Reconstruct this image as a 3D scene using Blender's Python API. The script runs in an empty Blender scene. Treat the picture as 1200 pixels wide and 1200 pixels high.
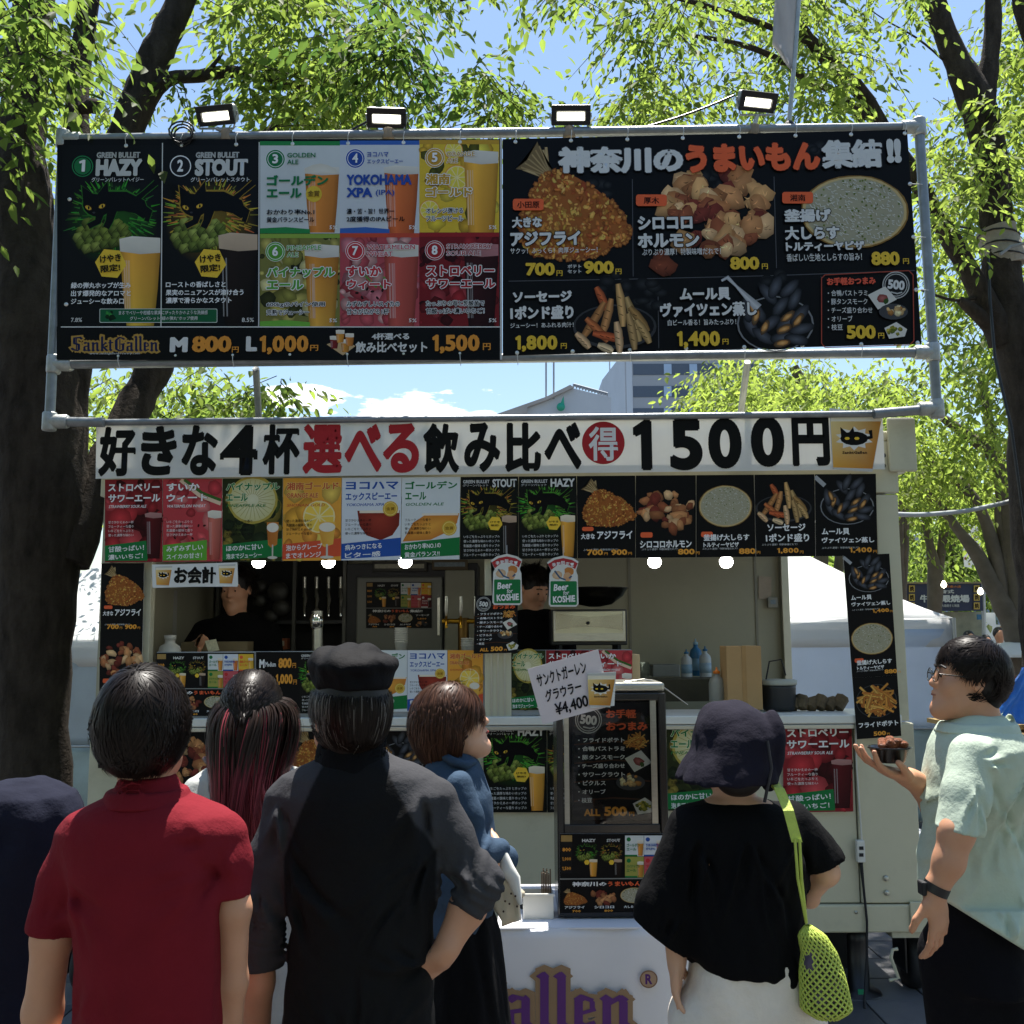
import bpy, bmesh, math, random
import numpy as np
from mathutils import Matrix, Vector
R = math.radians
rnd = random.Random(7)
NP = np.random.default_rng(7)
SC = bpy.context.scene
COL = SC.collection

# ------------------------------------------------------------------ camera, sky, sun, exposure
CAM_H, FOC, TILT, ROLL = 1.68, 1180.0, 7.0, -0.3
cam_data = bpy.data.cameras.new('camera')
cam_data.sensor_width = 36.0
cam_data.lens = 36.0 * FOC / 1200.0
cam_data.clip_start = 0.05
cam_data.clip_end = 3000
cam = bpy.data.objects.new('camera', cam_data)
COL.objects.link(cam)
CAM_R = Matrix.Rotation(R(90 + TILT), 4, 'X') @ Matrix.Rotation(R(ROLL), 4, 'Z')
cam.matrix_world = Matrix.Translation((0, 0, CAM_H)) @ CAM_R
SC.camera = cam
SC.view_settings.view_transform = 'Standard'
SC.view_settings.look = 'None'
SC.view_settings.gamma = 1
SC.view_settings.use_curve_mapping = False
SC.view_settings.exposure = 1.2
SUN_EL, SUN_AZ = 73.0, 10.0            # degrees above the horizon, degrees right of straight ahead (+Y)
world = bpy.data.worlds.new('World')
SC.world = world
world.use_nodes = True
wn, wl = world.node_tree.nodes, world.node_tree.links
bg = wn['Background']
sky = wn.new('ShaderNodeTexSky')
sky.sky_type = 'NISHITA'
sky.sun_disc = False
sky.sun_elevation = R(SUN_EL)
sky.sun_rotation = R(SUN_AZ)
sky.air_density = 1.3
sky.dust_density = 0.6
sky.ozone_density = 2.6
# low cumulus clouds, everywhere along the horizon
tc = wn.new('ShaderNodeTexCoord')
mp = wn.new('ShaderNodeMapping'); mp.inputs['Scale'].default_value = (1, 1, 3.2)
mp.inputs['Location'].default_value = (0.305, 0.0, 0.0)
wl.new(tc.outputs['Generated'], mp.inputs['Vector'])
nz = wn.new('ShaderNodeTexNoise'); nz.inputs['Scale'].default_value = 11
nz.inputs['Detail'].default_value = 9; nz.inputs['Roughness'].default_value = 0.56
wl.new(mp.outputs[0], nz.inputs['Vector'])
sep = wn.new('ShaderNodeSeparateXYZ'); wl.new(tc.outputs['Generated'], sep.inputs[0])
band = wn.new('ShaderNodeMapRange'); band.interpolation_type = 'SMOOTHSTEP'
band.inputs['From Min'].default_value = 0.16; band.inputs['From Max'].default_value = 0.262
band.inputs['To Min'].default_value = 0.02; band.inputs['To Max'].default_value = -0.12
wl.new(sep.outputs['Z'], band.inputs['Value'])
addn = wn.new('ShaderNodeMath'); addn.operation = 'ADD'
wl.new(nz.outputs['Fac'], addn.inputs[0]); wl.new(band.outputs[0], addn.inputs[1])
# a bank of cumulus low in the sky ahead, a smaller puff to its left
prev = addn.outputs[0]
for az, el, wd, amp in ((-5.6, 12.5, .16, .42), (-12.6, 13.2, .06, .40), (62, 15, .3, .2), (150, 13, .35, .2), (-100, 14, .3, .2)):
 cv = wn.new('ShaderNodeVectorMath'); cv.operation = 'SUBTRACT'; cv.inputs[1].default_value = (math.sin(R(az)) * math.cos(R(el)), math.cos(R(az)) * math.cos(R(el)), math.sin(R(el)))
 wl.new(tc.outputs['Generated'], cv.inputs[0])
 cs = wn.new('ShaderNodeVectorMath'); cs.operation = 'MULTIPLY'; cs.inputs[1].default_value = (1, 1, 3.0); wl.new(cv.outputs[0], cs.inputs[0])
 cl_ = wn.new('ShaderNodeVectorMath'); cl_.operation = 'LENGTH'; wl.new(cs.outputs[0], cl_.inputs[0])
 cm = wn.new('ShaderNodeMapRange'); cm.inputs['From Max'].default_value = wd; cm.inputs['To Min'].default_value = amp; cm.inputs['To Max'].default_value = 0; wl.new(cl_.outputs['Value'], cm.inputs['Value'])
 ad2 = wn.new('ShaderNodeMath'); ad2.operation = 'ADD'; wl.new(prev, ad2.inputs[0]); wl.new(cm.outputs[0], ad2.inputs[1]); prev = ad2.outputs[0]
thr = wn.new('ShaderNodeMapRange'); thr.interpolation_type = 'SMOOTHSTEP'
thr.inputs['From Min'].default_value = 0.62; thr.inputs['From Max'].default_value = 0.69
wl.new(prev, thr.inputs['Value'])
mixc = wn.new('ShaderNodeMix'); mixc.data_type = 'RGBA'
wl.new(thr.outputs[0], mixc.inputs['Factor'])
wl.new(sky.outputs[0], mixc.inputs['A'])
mixc.inputs['B'].default_value = (10.5, 10.8, 11.4, 1)
wl.new(mixc.outputs['Result'], bg.inputs['Color'])
bg.inputs['Strength'].default_value = 0.080
sun_data = bpy.data.lights.new('sun', 'SUN')
sun_data.energy = 5.0
sun_data.angle = R(0.53)
sun_data.color = (1.0, 0.955, 0.88)
sun = bpy.data.objects.new('sun', sun_data)
COL.objects.link(sun)
_sd = Vector((math.sin(R(SUN_AZ)) * math.cos(R(SUN_EL)), math.cos(R(SUN_AZ)) * math.cos(R(SUN_EL)), math.sin(R(SUN_EL))))
sun.rotation_euler = _sd.to_track_quat('Z', 'Y').to_euler()
sun.location = _sd * 30

# ------------------------------------------------------------------ coordinates: a photo pixel to a point on the vertical plane at distance Y
_R3 = np.array(CAM_R.to_3x3())
def W(px, py, Y):
 l = np.array([(px - 600.0) / FOC, (600.0 - py) / FOC, -1.0])
 d = _R3 @ l
 t = Y / d[1]
 return np.array([d[0] * t, Y, CAM_H + d[2] * t])
def WA(P, Y):
 P = np.asarray(P, float)
 l = np.stack([(P[:, 0] - 600.0) / FOC, (600.0 - P[:, 1]) / FOC, -np.ones(len(P))], 1)
 d = l @ _R3.T
 t = (Y / d[:, 1])[:, None]
 o = d * t
 o[:, 2] += CAM_H
 return o
def C(h):
 """sRGB hex or 0-255 tuple to linear"""
 if isinstance(h, str):
  h = h.lstrip('#'); h = tuple(int(h[i:i + 2], 16) for i in (0, 2, 4))
 o = []
 for c in h[:3]:
  c = c / 255.0
  o.append(c / 12.92 if c <= 0.04045 else ((c + 0.055) / 1.055) ** 2.4)
 return tuple(o)

# ------------------------------------------------------------------ materials
MATS = {}
def mat(name, col, rough=0.6, metal=0.0, var=0.12, vscale=8.0, bump=0.0, bscale=60.0, spec=0.5, sheen=0.0,
  attr=None, trans=0.0, emit=0.0, clear=0.0, streak=0.0, coord='Object', alpha=None, dirt=0.0):
 if name in MATS: return MATS[name]
 m = bpy.data.materials.new(name); m.use_nodes = True
 n, l = m.node_tree.nodes, m.node_tree.links
 b = n['Principled BSDF']; out = n['Material Output']
 if isinstance(col, str): col = C(col)
 tcn = n.new('ShaderNodeTexCoord')
 src = None
 if attr:
  a = n.new('ShaderNodeAttribute'); a.attribute_name = attr; src = a.outputs['Color']
  if name == 'printed_vinyl':
   hs = n.new('ShaderNodeHueSaturation'); hs.inputs['Saturation'].default_value = 0.95; hs.inputs['Value'].default_value = 0.86
   l.new(src, hs.inputs['Color']); src = hs.outputs[0]
 else:
  rgb = n.new('ShaderNodeRGB'); rgb.outputs[0].default_value = (*col, 1); src = rgb.outputs[0]
 if var > 0:
  nn = n.new('ShaderNodeTexNoise'); nn.inputs['Scale'].default_value = vscale
  nn.inputs['Detail'].default_value = 5; nn.inputs['Roughness'].default_value = 0.62
  if streak:
   mm = n.new('ShaderNodeMapping'); mm.inputs['Scale'].default_value = (1, 1, streak)
   l.new(tcn.outputs[coord], mm.inputs[0]); l.new(mm.outputs[0], nn.inputs['Vector'])
  else: l.new(tcn.outputs[coord], nn.inputs['Vector'])
  mr = n.new('ShaderNodeMapRange'); mr.inputs['From Min'].default_value = 0.25; mr.inputs['From Max'].default_value = 0.75
  mr.inputs['To Min'].default_value = 1 - var; mr.inputs['To Max'].default_value = 1 + var
  l.new(nn.outputs['Fac'], mr.inputs['Value'])
  vm = n.new('ShaderNodeVectorMath'); vm.operation = 'SCALE'
  l.new(src, vm.inputs[0]); l.new(mr.outputs[0], vm.inputs['Scale']); src = vm.outputs[0]
 if dirt > 0:
  dn = n.new('ShaderNodeTexNoise'); dn.inputs['Scale'].default_value = 2.3; dn.inputs['Detail'].default_value = 8
  dn.inputs['Roughness'].default_value = 0.7
  l.new(tcn.outputs[coord], dn.inputs['Vector'])
  dr = n.new('ShaderNodeMapRange'); dr.inputs['From Min'].default_value = 0.52; dr.inputs['From Max'].default_value = 0.75
  dr.inputs['To Max'].default_value = dirt
  l.new(dn.outputs['Fac'], dr.inputs['Value'])
  mx = n.new('ShaderNodeMix'); mx.data_type = 'RGBA'
  l.new(dr.outputs[0], mx.inputs['Factor']); l.new(src, mx.inputs['A'])
  mx.inputs['B'].default_value = (0.09, 0.075, 0.055, 1); src = mx.outputs['Result']
 l.new(src, b.inputs['Base Color'])
 b.inputs['Roughness'].default_value = rough
 b.inputs['Metallic'].default_value = metal
 b.inputs['Specular IOR Level'].default_value = spec
 if sheen:
  b.inputs['Sheen Weight'].default_value = sheen; b.inputs['Sheen Roughness'].default_value = 0.4
 if clear: b.inputs['Coat Weight'].default_value = clear; b.inputs['Coat Roughness'].default_value = 0.15
 if bump > 0:
  bn = n.new('ShaderNodeTexNoise'); bn.inputs['Scale'].default_value = bscale; bn.inputs['Detail'].default_value = 6
  bn.inputs['Roughness'].default_value = 0.65
  l.new(tcn.outputs[coord], bn.inputs['Vector'])
  bp = n.new('ShaderNodeBump'); bp.inputs['Strength'].default_value = bump; bp.inputs['Distance'].default_value = 0.02
  l.new(bn.outputs['Fac'], bp.inputs['Height']); l.new(bp.outputs[0], b.inputs['Normal'])
 if emit:
  b.inputs['Emission Color'].default_value = (*col, 1); b.inputs['Emission Strength'].default_value = emit
 if alpha is not None: b.inputs['Alpha'].default_value = alpha
 if trans > 0:
  t = n.new('ShaderNodeBsdfTranslucent'); l.new(src, t.inputs['Color'])
  ms = n.new('ShaderNodeMixShader'); ms.inputs[0].default_value = trans
  l.new(b.outputs[0], ms.inputs[1]); l.new(t.outputs[0], ms.inputs[2]); l.new(ms.outputs[0], out.inputs['Surface'])
 MATS[name] = m
 return m

def glass(name, tint=(0.9, 0.95, 0.95), rough=0.03, mix=0.12):
 if name in MATS: return MATS[name]
 m = bpy.data.materials.new(name); m.use_nodes = True
 n, l = m.node_tree.nodes, m.node_tree.links
 n.remove(n['Principled BSDF'])
 tr = n.new('ShaderNodeBsdfTransparent'); tr.inputs[0].default_value = (*tint, 1)
 gl = n.new('ShaderNodeBsdfGlossy'); gl.inputs['Roughness'].default_value = rough
 fr = n.new('ShaderNodeFresnel'); fr.inputs[0].default_value = 1.5
 ad = n.new('ShaderNodeMath'); ad.operation = 'ADD'; ad.inputs[1].default_value = mix
 l.new(fr.outputs[0], ad.inputs[0])
 ms = n.new('ShaderNodeMixShader')
 l.new(ad.outputs[0], ms.inputs[0]); l.new(tr.outputs[0], ms.inputs[1]); l.new(gl.outputs[0], ms.inputs[2])
 l.new(ms.outputs[0], n['Material Output'].inputs['Surface'])
 MATS[name] = m
 return m

# ------------------------------------------------------------------ objects
def tag(o, label=None, cat=None, group=None, kind=None):
 if label: o['label'] = label
 if cat: o['category'] = cat
 if group: o['group'] = group
 if kind: o['kind'] = kind
 return o
def empty(name, loc, label=None, cat=None, group=None, rz=0.0):
 o = bpy.data.objects.new(name, None); COL.objects.link(o)
 o.location = [float(v) for v in loc]; o.rotation_euler = (0, 0, rz); o.empty_display_size = 0.1
 return tag(o, label, cat, group)
def link(name, me, parent=None, loc=None):
 o = bpy.data.objects.new(name, me); COL.objects.link(o)
 if loc is not None: o.location = [float(v) for v in loc]
 if parent is not None:
  o.parent = parent
  # geometry is given in world coordinates: take the parent's place off again
  if loc is None: o.matrix_parent_inverse = PINV(parent)
 return o
def PINV(p):
 m = Matrix.LocRotScale(p.location, p.rotation_euler, p.scale)
 q = p.parent
 if q is not None: return (q_world(q) @ p.matrix_parent_inverse @ m).inverted()
 return m.inverted()
def q_world(p):
 m = Matrix.LocRotScale(p.location, p.rotation_euler, p.scale)
 if p.parent is not None: return q_world(p.parent) @ p.matrix_parent_inverse @ m
 return m
def np_mesh(name, V, F, m=None, smooth=False, cols=None, mats=None, mi=None):
 """V (n,3); F an (m,k) array or a list of tuples; cols (n,3) linear colours"""
 me = bpy.data.meshes.new(name)
 V = np.asarray(V, np.float32)
 if isinstance(F, np.ndarray):
  k = F.shape[1]
  me.vertices.add(len(V)); me.vertices.foreach_set('co', V.ravel())
  me.loops.add(F.size); me.loops.foreach_set('vertex_index', F.astype(np.int32).ravel())
  me.polygons.add(len(F))
  me.polygons.foreach_set('loop_start', np.arange(0, F.size, k, dtype=np.int32))
  me.polygons.foreach_set('loop_total', np.full(len(F), k, np.int32))
  me.update(calc_edges=True)
 else:
  me.from_pydata(V.tolist(), [], F)
  me.update()
 if cols is not None:
  ca = me.color_attributes.new('Col', 'FLOAT_COLOR', 'POINT')
  c4 = np.ones((len(V), 4), np.float32); c4[:, :3] = cols
  ca.data.foreach_set('color', c4.ravel())
 if m is not None: me.materials.append(m)
 if mats:
  for q in mats: me.materials.append(q)
  if mi is not None: me.polygons.foreach_set('material_index', np.asarray(mi, np.int32))
 if smooth: me.polygons.foreach_set('use_smooth', np.ones(len(me.polygons), bool))
 return me

class MB:
 """collects boxes, tubes, lathes into one mesh, in world coordinates"""
 def __init__(s): s.v = []; s.f = []; s.sm = []
 def add(s, V, F, smooth=False):
  b = len(s.v); s.v += [tuple(float(c) for c in p) for p in V]
  s.f += [tuple(b + i for i in f) for f in F]; s.sm += [smooth] * len(F)
  return s
 def box(s, x0, y0, z0, x1, y1, z1, rz=0.0, c=None):
  P = [(x0, y0, z0), (x1, y0, z0), (x1, y1, z0), (x0, y1, z0), (x0, y0, z1), (x1, y0, z1), (x1, y1, z1), (x0, y1, z1)]
  if rz:
   cx, cy = c or ((x0 + x1) / 2, (y0 + y1) / 2); k, q = math.cos(rz), math.sin(rz)
   P = [(cx + (x - cx) * k - (y - cy) * q, cy + (x - cx) * q + (y - cy) * k, z) for x, y, z in P]
  return s.add(P, [(0, 3, 2, 1), (4, 5, 6, 7), (0, 1, 5, 4), (1, 2, 6, 5), (2, 3, 7, 6), (3, 0, 4, 7)])
 def hexa(s, P): return s.add(P, [(0, 3, 2, 1), (4, 5, 6, 7), (0, 1, 5, 4), (1, 2, 6, 5), (2, 3, 7, 6), (3, 0, 4, 7)])
 def tube(s, pts, rad, n=10, cap=True, smooth=True):
  pts = [Vector([float(c) for c in p]) for p in pts]
  if not hasattr(rad, '__len__'): rad = [rad] * len(pts)
  V, F = [], []
  up = None
  for i, p in enumerate(pts):
   t = (pts[min(i + 1, len(pts) - 1)] - pts[max(i - 1, 0)]).normalized()
   if up is None: up = Vector((0, 0, 1)) if abs(t.z) < 0.9 else Vector((0, 1, 0))
   a = t.cross(up)
   if a.length < 1e-4: a = t.cross(Vector((1, 0, 0)))
   a.normalize(); b = a.cross(t).normalized(); up = b
   for j in range(n):
    w = 2 * math.pi * j / n
    V.append(p + (a * math.cos(w) + b * math.sin(w)) * rad[i])
  for i in range(len(pts) - 1):
   for j in range(n):
    k = (j + 1) % n
    F.append((i * n + j, i * n + k, (i + 1) * n + k, (i + 1) * n + j))
  s.add(V, F, smooth)
  if cap:
   s.add(V[:n], [tuple(range(n - 1, -1, -1))]); s.add(V[-n:], [tuple(range(n))])
  return s
 def lathe(s, c, prof, n=20, smooth=True, axis='z', sq=1.0):
  """prof: (radius, height) pairs"""
  V, F = [], []
  for r, h in prof:
   for j in range(n):
    w = 2 * math.pi * j / n
    a, b = r * math.cos(w), r * math.sin(w) * sq
    V.append((c[0] + a, c[1] + b, c[2] + h) if axis == 'z' else (c[0] + a, c[1] + h, c[2] + b) if axis == 'y' else (c[0] + h, c[1] + a, c[2] + b))
  for i in range(len(prof) - 1):
   for j in range(n):
    k = (j + 1) % n
    q = (i * n + j, i * n + k, (i + 1) * n + k, (i + 1) * n + j)
    F.append(q if axis == 'z' else q[::-1])
  F.append(tuple(range(n - 1, -1, -1))); F.append(tuple((len(prof) - 1) * n + j for j in range(n)))
  return s.add(V, F, smooth)
 def prism(s, pts, y0, y1):
  """pts (x, z) outline, extruded along Y"""
  n = len(pts)
  V = [(x, y0, z) for x, z in pts] + [(x, y1, z) for x, z in pts]
  F = [tuple(range(n)), tuple(range(2 * n - 1, n - 1, -1))] + [(i, i + n, (i + 1) % n + n, (i + 1) % n) for i in range(n)]
  return s.add(V, F)
 def build(s, name, m, parent=None, bevel=0.0, seg=2, fix=True):
  me = bpy.data.meshes.new(name); me.from_pydata(s.v, [], s.f); me.update()
  me.polygons.foreach_set('use_smooth', np.array(s.sm, bool))
  if fix:
   bm = bmesh.new(); bm.from_mesh(me); bmesh.ops.recalc_face_normals(bm, faces=bm.faces); bm.to_mesh(me); bm.free()
  me.materials.append(m)
  o = link(name, me, parent)
  if bevel:
   md = o.modifiers.new('bevel', 'BEVEL'); md.width = bevel; md.segments = seg; md.limit_method = 'ANGLE'; md.angle_limit = R(40)
   md.harden_normals = False
  return o
def pbox(mb, px0, py0, px1, py1, Y, dy):
 """a box whose front face covers a pixel rectangle on the plane Y, going back by dy"""
 a = W((px0 + px1) / 2, py0, Y); b = W((px0 + px1) / 2, py1, Y)
 l = W(px0, (py0 + py1) / 2, Y); r = W(px1, (py0 + py1) / 2, Y)
 mb.box(l[0], Y, b[2], r[0], Y + dy, a[2])
 return mb
def copy_tree(o, parent=None):
 c = o.copy(); COL.objects.link(c); c.parent = parent
 if parent is not None: c.matrix_parent_inverse = o.matrix_parent_inverse.copy()
 for ch in list(o.children): copy_tree(ch, c)
 return c

# ------------------------------------------------------------------ flat print: lettering and pictures on signs
_TXT = {}
_tc = bpy.data.curves.new('lettering_source', 'FONT')
_to = bpy.data.objects.new('lettering_source', _tc)
COL.objects.link(_to)
def _edges(V, T):
 e = np.concatenate([T[:, [0, 1]], T[:, [1, 2]], T[:, [2, 0]]]); opp = np.concatenate([T[:, 2], T[:, 0], T[:, 1]])
 k = np.sort(e, 1); key = k[:, 0].astype(np.int64) * len(V) + k[:, 1]
 u, inv, cnt = np.unique(key, return_inverse=True, return_counts=True)
 sel = cnt[inv.ravel()] == 1
 return e[sel], opp[sel]
def glyphs(s, res):
 """triangles and outline edges of a line of type with its bounding box, in em"""
 if (s, res) in _TXT: return _TXT[(s, res)]
 if len(s) < 7 and '1' in s and all(c in '0123456789,' for c in s):
  # figures set one by one: the built-in 1 has no flag
  z = glyphs('0', res); hh = z[5][1]; x = 0; Vs, Ts, n = [], [], 0
  for ch in s:
   if ch == '1':
    V = np.array([(.13, 0), (.21, 0), (.21, 1), (.155, 1), (.0, .86), (.0, .76), (.13, .84)]) * [.62 / .7, hh]; T = np.array([(0, 1, 2), (0, 2, 6), (2, 3, 6), (3, 4, 6), (4, 5, 6)])
    V[:, 0] += .07; adv = .36 * 1.0
   else:
    g = glyphs(ch, res); V = g[0].copy(); T = g[1]; V[:, 0] -= g[4][0]; adv = (g[5][0] - g[4][0]) + .115; V[:, 0] += .05
   Vs.append(V + [x, 0]); Ts.append(T + n); n += len(V); x += adv
  V = np.concatenate(Vs); T = np.concatenate(Ts); E, O = _edges(V, T)
  r = (V, T, E, O, V.min(0), V.max(0)); _TXT[(s, res)] = r; return r
 _tc.body = s; _tc.resolution_u = res; _tc.size = 1
 dg = bpy.context.evaluated_depsgraph_get(); dg.update()
 me = bpy.data.meshes.new_from_object(_to.evaluated_get(dg))
 me.calc_loop_triangles()
 V = np.empty(len(me.vertices) * 3, np.float32); me.vertices.foreach_get('co', V); V = V.reshape(-1, 3)[:, :2].astype(float)
 T = np.empty(len(me.loop_triangles) * 3, np.int32); me.loop_triangles.foreach_get('vertices', T); T = T.reshape(-1, 3)
 bpy.data.meshes.remove(me)
 E, O = _edges(V, T)
 mn, mx = V.min(0), V.max(0)
 r = (V, T, E, O, mn, mx)
 _TXT[(s, res)] = r
 return r

class Print:
 def __init__(s, Y, step=0.000006, base=0.0):
  s.Y = Y; s.z = base; s.step = step; s.V = []; s.F = []; s.K = []; s.n = 0
  s.rnd = random.Random(11)
 def raw(s, XZ, z, F, K):
  """XZ (n,2) world x,z; z offset in front of the plane (scalar or array)"""
  n = len(XZ)
  V = np.empty((n, 3)); V[:, 0] = XZ[:, 0]; V[:, 2] = XZ[:, 1]; V[:, 1] = s.Y - z
  s.V.append(V); s.F.append(np.asarray(F) + s.n); s.n += n
  K = np.asarray(K, float)
  if K.ndim == 1: K = np.tile(K, (n, 1))
  s.K.append(K); s.z += s.step
 def px(s, P, F, K):
  w = WA(P, s.Y); s.raw(w[:, [0, 2]], s.z, F, K)
 def poly(s, P, col):
  P = list(P); n = len(P); F = [(0, i, i + 1) for i in range(1, n - 1)]
  s.px(P, F, col)
 def fan(s, P, c, cin, cout):
  n = len(P); F = [(0, 1 + i, 1 + (i + 1) % n) for i in range(n)]
  K = np.array([cin] + ([cout] * n if not isinstance(cout, list) else cout))
  s.px([c] + list(P), F, K)
 def rect(s, x0, y0, x1, y1, c, c2=None, horiz=False):
  c2 = c if c2 is None else c2
  K = [c, c, c2, c2] if not horiz else [c, c2, c2, c]
  s.px([(x0, y0), (x1, y0), (x1, y1), (x0, y1)], [(0, 1, 2), (0, 2, 3)], np.array(K))
 def rrect(s, x0, y0, x1, y1, r, c):
  P = []
  for cx, cy, a in ((x1 - r, y0 + r, -90), (x1 - r, y1 - r, 0), (x0 + r, y1 - r, 90), (x0 + r, y0 + r, 180)):
   for k in range(4):
    w = R(a + k * 30); P.append((cx + r * math.cos(w), cy + r * math.sin(w)))
  s.poly(P, c)
 def disc(s, cx, cy, rx, c, ry=None, n=20, cin=None, rot=0.0, irr=0.0):
  ry = rx if ry is None else ry; k, q = math.cos(rot), math.sin(rot); P = []
  for i in range(n):
   w = 2 * math.pi * i / n; f = 1 + s.rnd.uniform(-irr, irr)
   a, b = rx * f * math.cos(w), ry * f * math.sin(w); P.append((cx + a * k - b * q, cy + a * q + b * k))
  s.fan(P, (cx, cy), cin if cin is not None else c, c)
 def ring(s, cx, cy, r0, r1, c, n=24, sy=1.0):
  P = []
  for i in range(n):
   w = 2 * math.pi * i / n; P.append((cx + r0 * math.cos(w), cy + r0 * sy * math.sin(w)))
  for i in range(n):
   w = 2 * math.pi * i / n; P.append((cx + r1 * math.cos(w), cy + r1 * sy * math.sin(w)))
  F = []
  for i in range(n):
   j = (i + 1) % n; F += [(i, j, n + j), (i, n + j, n + i)]
  s.px(P, F, c)
 def line(s, P, w, c, c2=None):
  """stroke of width w through points; c2 = colour of the centre line"""
  P = [np.array(p, float) for p in P]; V = []; K = []
  ws = w if hasattr(w, '__len__') else [w] * len(P)
  for i, p in enumerate(P):
   t = P[min(i + 1, len(P) - 1)] - P[max(i - 1, 0)]; t = t / (np.linalg.norm(t) + 1e-9); nn = np.array([-t[1], t[0]])
   V += [p - nn * ws[i] / 2, p, p + nn * ws[i] / 2]; K += [c, c if c2 is None else c2, c]
  F = []
  for i in range(len(P) - 1):
   a = 3 * i
   F += [(a, a + 1, a + 4), (a, a + 4, a + 3), (a + 1, a + 2, a + 5), (a + 1, a + 5, a + 4)]
  s.px(V, F, np.array(K))
 def text(s, t, x0, y0, x1, y1, col, bold=0.02, out=None, ow=0.05, res=None, shear=0.0, rot=0.0, col2=None):
  """a line of type fitted into the pixel box; bold and ow (outline) in em"""
  if res is None: res = 5 if (y1 - y0) > 30 else 3 if (y1 - y0) > 9 else 2
  V, T, E, O, mn, mx = glyphs(t, res)
  cx, cy = (x0 + x1) / 2, (y0 + y1) / 2
  c = W(cx, cy, s.Y); wx = W(x1, cy, s.Y)[0] - W(x0, cy, s.Y)[0]; wz = W(cx, y0, s.Y)[2] - W(cx, y1, s.Y)[2]
  sx = wx / (mx[0] - mn[0] + 2 * bold); sz = wz / (mx[1] - mn[1] + 2 * bold)
  mid = (mn + mx) / 2
  co, si = math.cos(rot), math.sin(rot)
  def xf(A):
   A = (A - mid); A = A + np.stack([A[:, 1] * shear, 0 * A[:, 1]], 1); A = A * [sx, sz]
   A = np.stack([A[:, 0] * co - A[:, 1] * si, A[:, 0] * si + A[:, 1] * co], 1)
   return A + [c[0], c[2]]
  def strips(w, z, k):
   a, b = V[E[:, 0]], V[E[:, 1]]; o = V[O]
   t_ = b - a; L = np.linalg.norm(t_, axis=1, keepdims=True) + 1e-9; t_ = t_ / L
   nn = np.stack([t_[:, 1], -t_[:, 0]], 1)
   sg = np.sign(((o - a) * nn).sum(1))[:, None]; nn = -nn * sg
   e = w * 0.55
   q = np.stack([a - t_ * e - nn * w * .15, b + t_ * e - nn * w * .15, b + t_ * e + nn * w, a - t_ * e + nn * w], 1).reshape(-1, 2)
   m = len(E); i = np.arange(m)[:, None] * 4
   F = np.concatenate([i + [0, 1, 2], i + [0, 2, 3]])
   jz = np.repeat((np.arange(m) * 7 % 23) * 1.2e-6, 4) + z
   s.raw(xf(q), jz, F, k)
  if out is not None:
   strips(bold + ow, s.z, out); s.z += 2.8e-5; s.raw(xf(V), s.z, T, out); s.z += 3e-6
  if bold > 0: strips(bold, s.z, col); s.z += 2.8e-5
  s.raw(xf(V), s.z, T, col); s.z += 6e-6
 def build(s, name, m, parent=None):
  V = np.concatenate(s.V); K = np.concatenate(s.K)
  F = np.concatenate(s.F).astype(np.int32)
  # every triangle faces the reader (-Y)
  a, b, c = V[F[:, 0]], V[F[:, 1]], V[F[:, 2]]
  cr = (b[:, 2] - a[:, 2]) * (c[:, 0] - a[:, 0]) - (b[:, 0] - a[:, 0]) * (c[:, 2] - a[:, 2])
  fl = cr > 0
  F[fl] = F[fl][:, ::-1]
  return link(name, np_mesh(name, V, F, m, cols=K), parent)
def sheet(name, quad, Y, th, m, parent=None, n=1):
 """thin board through four photo corners (TL, TR, BR, BL) on the plane Y"""
 q = WA(quad, Y)
 P = [(q[3][0], Y, q[3][2]), (q[2][0], Y, q[2][2]), (q[2][0], Y + th, q[2][2]), (q[3][0], Y + th, q[3][2]),
         (q[0][0], Y, q[0][2]), (q[1][0], Y, q[1][2]), (q[1][0], Y + th, q[1][2]), (q[0][0], Y + th, q[0][2])]
 return MB().hexa(P).build(name, m, parent)

K0 = C('#0d0d0f'); WHT = C('#f4f4f2'); SIL = C('#dcdcd8'); YEL = C('#f6c915'); GOLD = C('#e8930f'); ORG = C('#ee5a12')
RED = C('#c3121d'); GRN = C('#0b7a3a'); LGRN = C('#5fae2e'); BLU = C('#1450a8'); AMB = C('#e08a12')
def mixc3(a, b, t): return tuple(a[i] * (1 - t) + b[i] * t for i in range(3))
def jit(c, v, r=rnd):
 f = 1 + r.uniform(-v, v); return tuple(max(0, min(1, x * f)) for x in c)
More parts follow.
